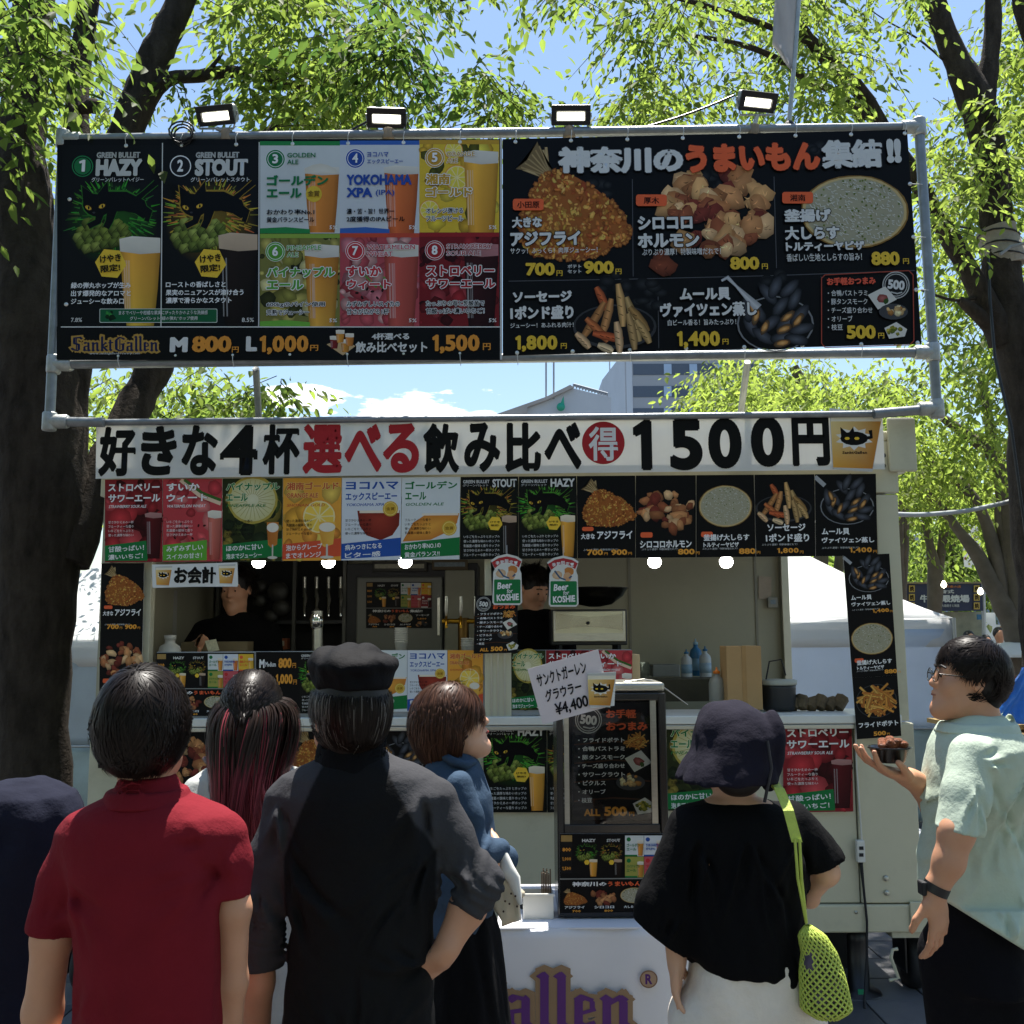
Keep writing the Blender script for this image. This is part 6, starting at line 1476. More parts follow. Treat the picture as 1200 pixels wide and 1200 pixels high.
xr = W(1117, 722, YT2)[0]; ze = W(1117, 724, YT2)[2];
BLUE = mat('tent_wall_bluish', '#dde6f2', rough=.5, var=.05, vscale=1.5, bump=.15, bscale=4, trans=.55)
tent('white peaked tent behind the right end of the trailer with pale blue side sheets', xr - 2.9, xr, YT2, YT2 + 2.9, ze, ze + 1.0, [(0, BLUE, TENTG), (1, BLUE, TENTG)])
xl_ = W(118, 740, 8.6)[0]
tent('white tent beyond the left end of the trailer with greyish side sheets', xl_ - 1.6, xl_ + 1.4, 8.6, 11.5, W(100, 745, 8.6)[2], W(100, 745, 8.6)[2] + .95, [(0, TENTB, TENTG), (1, TENTB, TENTG)])
xq = W(8, 700, 10.5)[0]
tent('farther white tent at the left edge behind the big trunk', xq - 3.1, xq - .02, 10.2, 13, 2.3, 3.1, [(0, TENT, TENTB), (1, TENT, TENTB)])
# stall with a navy sign
b = empty('food_stall', (W(1107, 760, 19)[0], 19, 0), 'distant food stall under a long navy sign with white writing', 'stall')
sg = pbox(MB(), 1063, 684, 1151, 716, 18.6, .08).build('sign_board', mat('sign_navy', '#1c2340', rough=.5, var=.08), b)
pbox(MB(), 1061.5, 682, 1152.5, 684, 18.56, .14).build('sign_frame', mat('sign_wood', '#8a7a5c', rough=.7), b)
P = Print(18.58, step=.00006);
P.text('牛', 1078, 697, 1088, 706, C('#d9d9d4'), .05, res=3); P.text('眼焼場', 1103, 697, 1136, 706, C('#d9d9d4'), .05, res=3); P.text('會式', 1102, 691, 1118, 695.5, C('#c9c9c4'), .04); P.text('炭火串焼きと地酒', 1100, 708, 1124, 711.5, C('#b9b9b4'), .03, res=1)
P.text('とろける牛串の店', 1092, 686, 1126, 689, C('#c9742c'), .03, res=1)
for x in (1065, 1141):
 for k in range(3): P.rect(x, 686 + k * 10, x + 7, 694 + k * 10, C('#c9a84c')); P.text('焼', x + 1, 687 + k * 10, x + 6, 693 + k * 10, C('#3a2a12'), .05, res=1)
for v in P.V: v[:, 1] -= .004
P.build('lettering', PM(), b)
pbox(MB(), 1107, 717, 1152, 758, 18.9, .1).build('back_panel', mat('stall_panel', '#8b8d78', rough=.7, var=.3, vscale=4), b)
pbox(MB(), 1058, 756, 1155, 800, 18.6, 1.2).build('stall_counter', mat('stall_counter', '#6a5a48', rough=.7, var=.2), b)
for x in (1062, 1152): MB().tube([W(x, 683, 18.7), (W(x, 800, 18.7)[0], 18.7, 0)], .04, 8).build('post', MET, b)
pbox(MB(), 1146, 720, 1150, 726, 18.7, .05).build('blue_notice', mat('notice_blue', '#3f7aa0', rough=.6), b)
b = empty('white_booth', (W(1175, 760, 22)[0], 22, 0), 'pale booth with small coloured posters at the right edge behind the leaning tree', 'stall')
pbox(MB(), 1156, 718, 1168, 775, 21.8, .2).build('booth_wall', TENT, b); pbox(MB(), 1168, 732, 1215, 790, 22, .2).build('booth_wall', TENT, b)
for i, c_ in enumerate(('#d98a2c', '#2c6a7a', '#c94a2c')): pbox(MB(), 1173 + i * 7, 734, 1178.5 + i * 7, 744 + (i % 2) * 5, 21.95, .03).build('booth_poster', mat('bp%d' % i, c_, rough=.6), b)
pbox(MB(), 1164, 690, 1186, 730, 22.4, .1).build('booth_sign', mat('booth_shutter', '#7d8f93', rough=.6, var=.1), b)
# festival banner with red and yellow dots between the trees
b = sheet('festival_banner', [(1127, 612), (1148, 618), (1151, 668), (1130, 664)], 21, .01, TENT); tag(b, 'white hanging banner with red and yellow dots between the far trees', 'banner')
P = Print(21, step=.00006, base=.004)
for i in range(34): P.disc(rnd.uniform(1130, 1148), rnd.uniform(617, 664), rnd.uniform(.8, 1.9), C(rnd.choice(['#c92c3a', '#c92c3a', '#e0d84a', '#22262c', '#6a3a6a', '#8fb84a'])), n=7)
P.build('printed_picture', PM(), b)
# string lights and pale rope
ROPE = mat('pale_rope', '#a9adad', rough=.7)
cable('sagging_rope', [(1040, 602, 8.4), (1110, 601, 8.6), (1160, 593, 8.7), (1200, 582, 8.8)], .022, 'pale rope slung from the trailer towards the tree on the right', ROPE)
for i, (x, y, t) in enumerate(((1106, 685, 'glowing bulb in front of the navy stall sign'), (1149, 693, 'glowing bulb at the right end of the navy stall sign'), (1196, 694, 'glowing bulb at the right edge beside the leaning tree'))):
 c = W(x, y, 16); o = MB().lathe(c, [(.01, -.055), (.04, -.03), (.045, 0), (.03, .035), (.015, .06)], 10).build('string_bulb', mat('warm_bulb', (1, .9, .6), emit=5, var=0)); tag(o, t, 'light bulb', 'bulbs strung between the far trees')
# work lamp arm beside the hatch bracket
o = empty('arm_lamp', W(1046, 553, YT + .3), 'small pale lamp head on an arm at the right end of the trailer roof', 'lamp')
MB().tube([W(1036, 556, YT + .25), W(1058, 550, YT + .3)], [.035, .022], 12).build('lamp_head', TW, o)
# ------------------------------------------------------------------ people: smooth implicit bodies turned into one mesh each
class SDF:
 def __init__(s, lo, hi, h):
  s.h = h; s.lo = np.array(lo, float); n = np.ceil((np.array(hi) - s.lo) / h).astype(int) + 1
  s.n = n; s.F = np.full(n, .09, np.float32)
  s.ax = [s.lo[i] + h * np.arange(n[i]) for i in range(3)]
 def win(s, lo, hi, m):
  sl = []
  for i in range(3):
   a = int(max(0, math.floor((lo[i] - m - s.lo[i]) / s.h))); b = int(min(s.n[i], math.ceil((hi[i] + m - s.lo[i]) / s.h) + 1))
   if b <= a + 1: return None
   sl.append(slice(a, b))
  X, Y, Z = np.meshgrid(*[s.ax[i][sl[i]] for i in range(3)], indexing='ij', sparse=True)
  return tuple(sl), X, Y, Z
 def put(s, sl, d, k, sub=False):
  a = s.F[sl]
  if sub:
   d = -d; t = np.clip(.5 - .5 * (d - a) / k, 0, 1); s.F[sl] = d * (1 - t) + a * t + k * t * (1 - t); return
  t = np.clip(.5 + .5 * (a - d) / k, 0, 1); s.F[sl] = a * (1 - t) + d * t - k * t * (1 - t)
 def cone(s, a, b, ra, rb, k=.02, sub=False):
  a, b = np.array(a, float), np.array(b, float); r = max(ra, rb)
  w = s.win(np.minimum(a, b) - r, np.maximum(a, b) + r, k + .03)
  if w is None: return s
  sl, X, Y, Z = w; d = b - a; L = d @ d + 1e-12
  t = np.clip(((X - a[0]) * d[0] + (Y - a[1]) * d[1] + (Z - a[2]) * d[2]) / L, 0, 1)
  q = np.sqrt((X - a[0] - t * d[0]) ** 2 + (Y - a[1] - t * d[1]) ** 2 + (Z - a[2] - t * d[2]) ** 2) - (ra + (rb - ra) * t)
  s.put(sl, q, k, sub); return s
 def ell(s, c, r, k=.02, M=None, sub=False):
  c = np.array(c, float); r = np.array(r, float); R_ = float(r.max())
  w = s.win(c - R_, c + R_, k + .03)
  if w is None: return s
  sl, X, Y, Z = w; x, y, z = X - c[0], Y - c[1], Z - c[2]
  if M is not None: x, y, z = (M[0][0] * x + M[1][0] * y + M[2][0] * z), (M[0][1] * x + M[1][1] * y + M[2][1] * z), (M[0][2] * x + M[1][2] * y + M[2][2] * z)
  k0 = np.sqrt((x / r[0]) ** 2 + (y / r[1]) ** 2 + (z / r[2]) ** 2) + 1e-6; k1 = np.sqrt((x / r[0] ** 2) ** 2 + (y / r[1] ** 2) ** 2 + (z / r[2] ** 2) ** 2) + 1e-6
  s.put(sl, k0 * (k0 - 1) / k1, k, sub); return s
 def prof(s, rows, k=.02, n=2.3, grow=0.0, top=True, sub=False):
  """rows (z, cx, cy, rx, ry), any order: a stack of rounded sections"""
  rows = sorted(rows); zs = np.array([q[0] for q in rows]); A = np.array([q[1:] for q in rows])
  lo = np.array([(A[:, 0] - A[:, 2]).min(), (A[:, 1] - A[:, 3]).min(), zs[0]]); hi = np.array([(A[:, 0] + A[:, 2]).max(), (A[:, 1] + A[:, 3]).max(), zs[-1]])
  w = s.win(lo, hi, k + .03 + max(0, grow))
  if w is None: return s
  sl, X, Y, Z = w
  zz = np.clip(Z, zs[0], zs[-1]); cx, cy, rx, ry = [np.interp(zz, zs, A[:, i]) for i in range(4)]
  rx = rx + grow; ry = ry + grow
  g = ((np.abs(X - cx) / rx) ** n + (np.abs(Y - cy) / ry) ** n) ** (1 / n); d = (g - 1) * np.minimum(rx, ry)
  d = np.maximum(d, np.maximum(zs[0] - Z, Z - zs[-1]))
  s.put(sl, d, k, sub); return s
 def plane(s, p, nrm):
  """keep what lies behind the plane (nrm points to what is cut away)"""
  X, Y, Z = np.meshgrid(*s.ax, indexing='ij', sparse=True); nrm = np.array(nrm, float); nrm = nrm / np.linalg.norm(nrm)
  s.F = np.maximum(s.F, ((X - p[0]) * nrm[0] + (Y - p[1]) * nrm[1] + (Z - p[2]) * nrm[2]).astype(np.float32)); return s
 def folds(s, amp, wl=.09, zst=.35, seed=1, n=7, zr=None):
  g_ = np.random.default_rng(seed); X, Y, Z = np.meshgrid(*s.ax, indexing='ij', sparse=True); t = 0
  for i in range(n):
   f = 2 * np.pi / (wl * g_.uniform(.55, 1.9)); d = g_.normal(size=3); d[2] *= zst; d /= np.linalg.norm(d) + 1e-9
   e = g_.normal(size=3) * 7
   ph = f * (X * d[0] + Y * d[1] + Z * d[2]) + 1.1 * np.sin(X * e[0] + Y * e[1] + Z * e[2] + g_.uniform(0, 6))
   q = 1 - np.abs(np.sin(ph * .5 + g_.uniform(0, 6))) * 1.5
   t = t + q
  t = t / n ** .6
  if zr is not None: t = t * np.interp(Z, zr[0], zr[1])
  s.F = (s.F + amp * t).astype(np.float32); return s
 def net(s):
  F = s.F; S = F < 0; nx, ny, nz = F.shape
  c = np.zeros((nx - 1, ny - 1, nz - 1), np.uint8)
  for i in (0, 1):
   for j in (0, 1):
    for k in (0, 1): c += S[i:nx - 1 + i, j:ny - 1 + j, k:nz - 1 + k]
  I = np.argwhere((c > 0) & (c < 8)); N = len(I); idx = np.full(c.shape, -1, np.int32); idx[I[:, 0], I[:, 1], I[:, 2]] = np.arange(N)
  co = np.array([(i, j, k) for i in (0, 1) for j in (0, 1) for k in (0, 1)])
  val = np.stack([F[I[:, 0] + a[0], I[:, 1] + a[1], I[:, 2] + a[2]] for a in co], 1)
  sm = np.zeros((N, 3)); ct = np.zeros(N)
  for a in range(8):
   for b in range(a + 1, 8):
    if abs(co[a] - co[b]).sum() != 1: continue
    va, vb = val[:, a], val[:, b]; m = (va < 0) != (vb < 0); t = np.where(m, va / np.where(m, va - vb, 1), 0)
    sm += np.where(m[:, None], co[a] + (co[b] - co[a]) * t[:, None], 0); ct += m
  V = s.lo + (I + sm / ct[:, None]) * s.h
  Q = []
  for ax in range(3):
   sl0 = [slice(1, -1)] * 3; sl0[ax] = slice(0, -1); sl1 = list(sl0); sl1[ax] = slice(1, None)
   a = S[tuple(sl0)]; b = S[tuple(sl1)]; E_ = np.argwhere(a != b)
   if not len(E_): continue
   off = np.array([1, 1, 1]); off[ax] = 0; P_ = E_ + off; inside = a[E_[:, 0], E_[:, 1], E_[:, 2]]
   u, v = [(1, 2), (2, 0), (0, 1)][ax]; du = np.zeros(3, int); du[u] = 1; dv = np.zeros(3, int); dv[v] = 1
   g_ = lambda q: idx[q[:, 0], q[:, 1], q[:, 2]]
   f = np.stack([g_(P_ - du - dv), g_(P_ - dv), g_(P_), g_(P_ - du)], 1)
   f[~inside] = f[~inside][:, ::-1]; Q.append(f)
  Q = np.concatenate(Q); Q = Q[(Q >= 0).all(1)]
  return V, Q.astype(np.int32)
 def build(s, name, m, parent=None, colf=None, smooth=2):
  V, Q = s.net()
  for _ in range(smooth):                       # gentle relaxation
   A = np.zeros_like(V); n_ = np.zeros(len(V))
   for i in range(4): np.add.at(A, Q[:, i], V[Q[:, (i + 1) % 4]] + V[Q[:, i - 1]]); np.add.at(n_, Q[:, i], 2)
   V = V * .5 + .5 * A / np.maximum(n_, 1)[:, None]
  return link(name, np_mesh(name, V, Q, m, True, cols=None if colf is None else colf(V)), parent)

def skinmat(name, col):
 m = mat(name, col, rough=.5, var=.07, vscale=14, bump=.04, bscale=220, spec=.4)
 b = m.node_tree.nodes['Principled BSDF']; b.inputs['Subsurface Weight'].default_value = .15; b.inputs['Subsurface Radius'].default_value = (.012, .005, .003); b.inputs['Subsurface Scale'].default_value = 1
 return m
SKIN = skinmat('skin_tan', '#c08e70'); SKINL = skinmat('skin_light', '#d2a487')
def cloth(name, col, **k):
 d = dict(rough=.9, var=.12, vscale=9, bump=.3, bscale=26, spec=.12); k.pop('bump', 0); k.pop('bscale', 0); k.pop('sheen', 0); d.update(k); return mat(name, col, **d)
def rotm(yaw, pitch=0, roll=0):
 return np.array((Matrix.Rotation(yaw, 3, 'Z') @ Matrix.Rotation(pitch, 3, 'X') @ Matrix.Rotation(roll, 3, 'Y')))
def head_sdf(S, hc, M, s=1.0, fem=False):
 """head with face; local +y is where it looks"""
 T = lambda x, y, z: hc + s * (M @ np.array([x, y, z])); E = lambda r: [q * s for q in r]
 S.ell(T(0, -.012, .022), E((.074, .094, .098)), .02, M)
 S.ell(T(0, .028, -.035), E((.060, .066, .082)), .025, M)
 S.cone(T(-.038, .03, -.078), T(0, .072, -.104), .026 * s, .024 * s, .03); S.cone(T(.038, .03, -.078), T(0, .072, -.104), .026 * s, .024 * s, .03)
 S.ell(T(-.036, .058, -.028), E((.028, .026, .026)), .02, M); S.ell(T(.036, .058, -.028), E((.028, .026, .026)), .02, M)
 for q in (-1, 1): S.ell(T(q * .031, .101, .004), E((.017, .012, .010)), .01, M, sub=True); S.ell(T(q * .031, .081, .003), E((.0125,) * 3), .004, M)
 S.cone(T(-.04, .078, .024), T(.04, .078, .024), .011 * s, .011 * s, .014)
 S.cone(T(0, .086, .012), T(0, .106, -.026), .008 * s, .0115 * s, .012); S.ell(T(-.011, .096, -.03), E((.008, .009, .007)), .008, M); S.ell(T(.011, .096, -.03), E((.008, .009, .007)), .008, M)
 S.cone(T(-.018, .088, -.056), T(0, .098, -.054), .0055 * s, .007 * s, .007); S.cone(T(.018, .088, -.056), T(0, .098, -.054), .0055 * s, .007 * s, .007)
 S.cone(T(-.015, .088, -.066), T(.015, .088, -.066), .007 * s, .007 * s, .007)
 for q in (-1, 1):
  S.ell(T(q * .078, -.008, -.004), E((.010, .020, .031)), .006, M); S.ell(T(q * .086, -.002, .0), E((.006, .010, .016)), .005, M, sub=True)
 return T
def hand_sdf(S, w, d, nrm, curl=(.3, .35, .4, .5), s=1.0, side=1, thumb=.6, k=.006, spread=.1):
 """w wrist, d direction of the hand, nrm towards the palm, side: +1 puts the thumb at d x nrm"""
 d = np.array(d, float); d /= np.linalg.norm(d); nrm = np.array(nrm, float); nrm -= d * (nrm @ d); nrm /= np.linalg.norm(nrm); sd = np.cross(d, nrm) * side
 w = np.array(w, float); M = np.stack([sd, d, nrm], 1)
 S.ell(w + d * .045 * s, np.array((.038, .054, .016)) * s, .014, M); S.cone(w - d * .02, w + d * .02, .022 * s, .02 * s, .015)
 L = [(.042, .026, .021), (.047, .029, .022), (.044, .027, .021), (.034, .021, .018)]
 for i in range(4):
  o = (.027 - i * .0185) * s; b = w + d * (.085 - (.004 if i in (0, 3) else 0) - (.006 if i == 3 else 0)) * s + sd * o; a = 0; p = b; c = curl[i]
  sp = (1.2 - i) * spread
  for j, l in enumerate(L[i]):
   a += c * (.8, 1.1, .8)[j]; q = p + (d * math.cos(a) + nrm * math.sin(a) + sd * sp * .6) * l * s
   r = (.0092, .0085, .0078)[j] * s * (.88 if i == 3 else 1); S.cone(p, q, r, r * .92, k * .6 if j else k); p = q
 b = w + d * .028 * s + sd * .03 * s + nrm * .006; dr = d * .7 + sd * thumb + nrm * .35; dr /= np.linalg.norm(dr); q = b + dr * .042 * s; S.cone(w + d * .015 * s + sd * .015 * s, b, .016 * s, .0135 * s, .012); S.cone(b, q, .0135 * s, .0105 * s, .008)
 dr2 = d * .9 + sd * thumb * .4 + nrm * .4; dr2 /= np.linalg.norm(dr2); S.cone(q, q + dr2 * .03 * s, .0105 * s, .009 * s, .004)
 return S
def strands(name, hc, M, rad, n, L, mask, colf, parent, m, whorl=(0, -.35, .94), w=.0022, steps=11, grav=.5, lift=(.0, .012), jitter=.25, seed=1, nclump=160, pull=None, flow=None, cling=0.0):
 """ribbons of hair over the ellipsoid rad about hc; mask(u) keeps roots by unit direction in head space"""
 g_ = np.random.default_rng(seed); U = g_.normal(size=(n * 5, 3)); U /= np.linalg.norm(U, axis=1, keepdims=True); U = U[mask(U)][:n]; n = len(U)
 rad = np.array(rad, float)[None]; li = 1 + g_.uniform(lift[0], lift[1], (n, 1)) / rad.mean()
 CU = g_.normal(size=(nclump, 3)); CU /= np.linalg.norm(CU, axis=1, keepdims=True); ci = np.argmax(U @ CU.T, 1); cj = g_.normal(size=(nclump, 3))[ci] * jitter + g_.normal(size=(n, 3)) * jitter * .3
 wh = np.array(whorl, float); wh /= np.linalg.norm(wh)
 P_ = U * rad * li; t = U - wh * (U @ wh)[:, None] * 1.0
 t = t + np.array(flow if flow is not None else (0, 0, 0)) ; dn = M.T @ np.array([0, 0, -1.0])
 Ls = (L(U) if callable(L) else np.full(n, L)) * g_.uniform(.82, 1.12, n); st = Ls / steps
 pts = [P_.copy()]; nr = [U.copy()]
 for k_ in range(steps):
  nrm_ = P_ / rad ** 2; nrm_ /= np.linalg.norm(nrm_, axis=1, keepdims=True)
  t = t + dn[None] * grav * (.4 + k_ / steps) + cj * .3
  if pull is not None: t = t + pull(P_, k_ / steps, U)
  ins = np.sqrt(((P_ / (rad * li)) ** 2).sum(1)) < 1.04
  dt = (t * nrm_).sum(1, keepdims=True); t = t - nrm_ * np.maximum(dt, 0) * cling - nrm_ * cling * .25 * (~ins)[:, None]; dt = (t * nrm_).sum(1, keepdims=True); t = np.where(ins[:, None] & (dt < 0), t - nrm_ * dt, t)
  t /= np.linalg.norm(t, axis=1, keepdims=True) + 1e-9; P_ = P_ + t * st[:, None]
  q = np.sqrt(((P_ / (rad * li)) ** 2).sum(1)); P_ = np.where((q < 1)[:, None], P_ / q[:, None], P_); pts.append(P_.copy()); nr.append(nrm_)
 V = []; K = []
 A = np.stack(pts, 1); NN = np.stack(nr, 1); tt = np.gradient(A, axis=1); sd = np.cross(tt, NN); sd /= np.linalg.norm(sd, axis=2, keepdims=True) + 1e-9
 ww = w * np.interp(np.linspace(0, 1, steps + 1), [0, .15, .7, 1], [.8, 1, .8, .15])[None, :, None] * g_.uniform(.6, 1.4, (n, 1, 1))
 a = A - sd * ww / 2; b = A + sd * ww / 2
 V = np.stack([a, b], 2).reshape(-1, 3) @ M.T + hc
 m_ = steps + 1; i = (np.arange(n)[:, None] * m_ + np.arange(steps)[None]).reshape(-1) * 2
 F = np.stack([i, i + 1, i + 3, i + 2], 1)
 c = colf(np.repeat(g_.random(n), m_ * 2), np.tile(np.repeat(np.linspace(0, 1, m_), 2), n), np.repeat(U, m_ * 2, 0))
 return link(name, np_mesh(name, V, F, m, True, cols=c), parent)
HAIRM = mat('hair_strands', None, rough=.4, var=0, attr='Col', spec=.14)
HAIRD = mat('hair_base', '#120d0b', rough=.6, var=.2)
def dk(r, t, U, a=(.006, .004, .0035), b=(.018, .012, .009)):
 a, b = np.array(a), np.array(b); return a + (b - a) * r[:, None] * (.6 + .5 * t[:, None])
def rows_(rows, Y, rdy=0.0):
 """(py, xl, xr, half depth) in photo pixels at distance Y to (z, cx, cy, rx, ry)"""
 o = []
 for py, a, b, ry in rows:
  l, r = W(a, py, Y), W(b, py, Y); o.append(((l[2] + r[2]) / 2, (l[0] + r[0]) / 2, Y + rdy, (r[0] - l[0]) / 2, ry))
 return o
def J(px, py, Y, dy=0):
 """joint seen at a photo pixel when dy nearer or farther than the body's plane"""
 return W(px, py, Y + dy)
def pm_(r, Y): return r * Y / FOC
def bounds(pts, m):
 pts = np.array(pts); return pts.min(0) - m, pts.max(0) + m
def legs(S, x, Y, zh, dx=.085, r=.085, rdy=0, foot=(0, 1), k=.03, ankle=.045, feet=True):
 for q in (-1, 1):
  S.cone((x + q * dx, Y + rdy, zh), (x + q * dx * .95, Y + rdy, zh * .52), r, r * .72, k); S.cone((x + q * dx * .95, Y + rdy, zh * .52), (x + q * dx * .9, Y + rdy, .08), r * .7, ankle, k)
  if feet: S.cone((x + q * dx * .9 - foot[0] * .03, Y + rdy - foot[1] * .03, .045), (x + q * dx * .9 + foot[0] * .15, Y + rdy + foot[1] * .15, .035), .042, .034, .03)
def arm(S, js, Y, k=.02, grow=0.0):
 """js: (px, py, dy, radius px)"""
 P_ = [J(j[0], j[1], Y, j[2]) for j in js]; r = [pm_(j[3], Y + j[2]) + grow for j in js]
 for i in range(len(P_) - 1): S.cone(P_[i], P_[i + 1], r[i], r[i + 1], k)
 return P_
def root(name_label, x, Y): return empty('person', (x, Y, 0), name_label, 'person')
def shoes(x, Y, dx, foot, m, parent, r=.048):
 for q in (-1, 1):
  S = SDF((x + q * dx * .9 - .25, Y - .25, -.01), (x + q * dx * .9 + .25, Y + .3, .2), .008)
  S.cone((x + q * dx * .9 - foot[0] * .05, Y - foot[1] * .05, .05), (x + q * dx * .9 + foot[0] * .17, Y + foot[1] * .17, .04), r, r * .85, .03); S.cone((x + q * dx * .9, Y, .05), (x + q * dx * .9, Y, .1), r, r, .03)
  S.plane((0, 0, .003), (0, 0, -1)); S.build('shoe', m, parent)
NAPE = lambda U: ~((U[:, 1] > .18) & (U[:, 2] < .42)) & (U[:, 2] > -.72) & ~((np.abs(U[:, 0]) > .86) & (U[:, 2] < .1))

def creases(G, Y, fans, amp=.006, w=.011, seed=1):
 """drapery: fans of soft creases, each fan (px, py, from deg, to deg, length px, count)"""
 r_ = random.Random(seed); X, Y_, Z = np.meshgrid(*G.ax, indexing='ij', sparse=True); X = X[:, :, 0][:, None, :].reshape(-1, 1, 1); Z = Z.reshape(1, 1, -1)
 for px_, py_, a0, a1, ln, n in fans:
  for i in range(n):
   a = R(a0 + (a1 - a0) * (i + r_.uniform(.2, .8)) / n); l = ln * r_.uniform(.6, 1.1); s0 = r_.uniform(.0, .2) * ln; p = W(px_ + s0 * math.cos(a) + r_.uniform(-5, 5), py_ + s0 * math.sin(a) + r_.uniform(-5, 5), Y); q = W(px_ + l * math.cos(a + r_.uniform(-.1, .1)), py_ + l * math.sin(a), Y)
   d = np.array([q[0] - p[0], q[2] - p[2]]); L = np.hypot(*d) + 1e-6; d = d / L; u = (X - p[0]) * d[0] + (Z - p[2]) * d[1]; v = -(X - p[0]) * d[1] + (Z - p[2]) * d[0]; v = v + .006 * np.sin(u * 30 + i); ww = w * r_.uniform(.7, 1.5) * (.6 + np.clip(u / L, 0, 1) * .8)
   env = np.clip(u / (L * .2), 0, 1) * np.clip((L - u) / (L * .5), 0, 1); G.F = (G.F + amp * r_.uniform(.6, 1.3) * env * (v / ww) * np.exp(.5 - (v / ww) ** 2) * 1.4).astype(np.float32)
 return G

# ---- the man in the red polo shirt
def red_man():
 Y = 2.0; hx = 170; cx = W(hx, 1100, Y)[0]; o = root('man with short black hair in a red polo shirt, seen from behind', cx, Y)
 hc = J(169, 853, Y); hs = .95; M = rotm(R(4), R(10))
 rows = rows_([(908, 146, 200, .056), (922, 140, 206, .062), (932, 128, 216, .075), (941, 108, 238, .09), (953, 88, 264, .102), (972, 80, 274, .112), (1010, 86, 270, .122), (1060, 94, 268, .122), (1120, 97, 266, .118), (1200, 95, 268, .12), (1262, 93, 270, .125)], Y)
 la = [(92, 985, 0, 21), (61, 1098, -.01, 21), (50, 1185, .01, 20), (44, 1290, .05, 13)]; ra = [(262, 985, 0, 20), (274, 1065, -.01, 18), (272, 1150, .02, 16), (266, 1250, .07, 12.5)]
 S = SDF((cx - .36, Y - .22, -.01), (cx + .36, Y + .33, 1.75), .006)
 S.prof([(r[0], r[1], r[2], r[3] * .83, r[4] * .82) for r in rows[2:]], .03); S.cone(J(171, 940, Y), J(169, 880, Y), .05, .052, .02)
 head_sdf(S, hc, M, hs); zh = rows[-1][0]; legs(S, cx, Y, zh, .09, .088)
 P1 = arm(S, la, Y); P2 = arm(S, ra, Y)
 for P_, sd in ((P1, 1), (P2, -1)): hand_sdf(S, P_[-1], (0, .1, -1), (-sd * -1.0, .3, 0), side=-1 if sd > 0 else 1)
 S.build('body', SKIN, o)
 G = SDF((cx - .34, Y - .2, rows[-1][0] - .06), (cx + .34, Y + .2, rows[0][0] + .04), .0055)
 G.prof(rows, .02, grow=.004)
 for js in ([(94, 985, 0, 27), (80, 1030, 0, 28), (59, 1088, -.01, 27)], [(262, 980, 0, 25), (268, 1015, 0, 24), (271, 1046, -.01, 21)]): arm(G, js, Y, .025)
 G.folds(.004, .15, .5, 3); creases(G, Y, [(94, 1020, 25, 75, 90, 5), (266, 1000, 105, 165, 90, 6), (255, 985, 190, 240, 50, 3), (180, 1230, -150, -30, 110, 7), (62, 1075, -70, -20, 55, 3), (272, 1030, 220, 280, 50, 3), (100, 1200, -80, -30, 70, 3)], .005, .012, 3)
 # cut the sleeve ends cleanly and hollow them
 a, b = J(30, 1087, Y), J(88, 1098, Y)
 X, Y_, Z = np.meshgrid(*G.ax, indexing='ij', sparse=True)
 lim = np.where(X < J(93, 1090, Y)[0], J(60, 1092, Y)[2] + (X - J(60, 1092, Y)[0]) * -.12, -9); lim = np.where(X > J(262, 1040, Y)[0] + .008, J(272, 1050, Y)[2], lim)
 G.F = np.maximum(G.F, (lim - Z).astype(np.float32))
 RED_ = cloth('red_pique', '#701a24', sheen=.15, bump=.2, bscale=420); G.build('polo_shirt', RED_, o)
 C_ = SDF((cx - .16, Y - .15, rows[-1][0] + .2), (cx + .16, Y + .15, 1.6), .005); cr = rows_([(906, 139, 205, .072), (918, 134, 211, .080), (934, 127, 219, .092), (942, 122, 225, .098)], Y + .002)
 C_.prof(cr, .004, 2.1, grow=.004).folds(.0015, .1, .5, 5); C_.prof([(r[0] + .03, r[1], r[2] + .01, r[3] - .006, r[4] - .004) for r in cr], .004, 2.1, sub=True); C_.build('collar', RED_, o)
 T_ = SDF((cx - .25, Y - .25, 0), (cx + .25, Y + .25, zh + .06), .009); T_.ell((cx, Y, zh), (.155, .125, .1), .03); legs(T_, cx, Y, zh - .02, .092, .098, ankle=.07, feet=False); T_.plane((0, 0, .07), (0, 0, -1)).folds(.004, .1, .4, 9).build('trousers', cloth('trousers_dark', '#1b1c22'), o)
 shoes(cx, Y, .092, (0, 1), mat('shoe_dark', '#18181a', rough=.6), o)
 H = SDF(hc - .17, hc + .17, .006); H.ell(hc + M @ np.array([0, -.018, .024]) * hs, np.array((.083, .102, .104)) * hs, .01, M); H.ell(hc + M @ np.array([0, -.05, -.03]) * hs, np.array((.066, .058, .055)) * hs, .03, M); H.plane(hc + M @ np.array([0, .05, 0]), M @ np.array([0, 1, -.75])); H.folds(.0015, .05, .3, 2).build('hair_base', HAIRD, o)
 strands('hair', hc + M @ np.array([0, -.016, .014]) * hs, M, np.array((.0845, .106, .112)) * hs, 9500, lambda U: .072 - .045 * np.clip(-U[:, 2] + .1, 0, 1), lambda U: ~((U[:, 1] > .35) & (U[:, 2] < .35)) & (U[:, 2] > -.6), dk, o, HAIRM, grav=.4, w=.0024, lift=(.0, .009), jitter=.34, seed=4, cling=.72, nclump=300)
red_man()

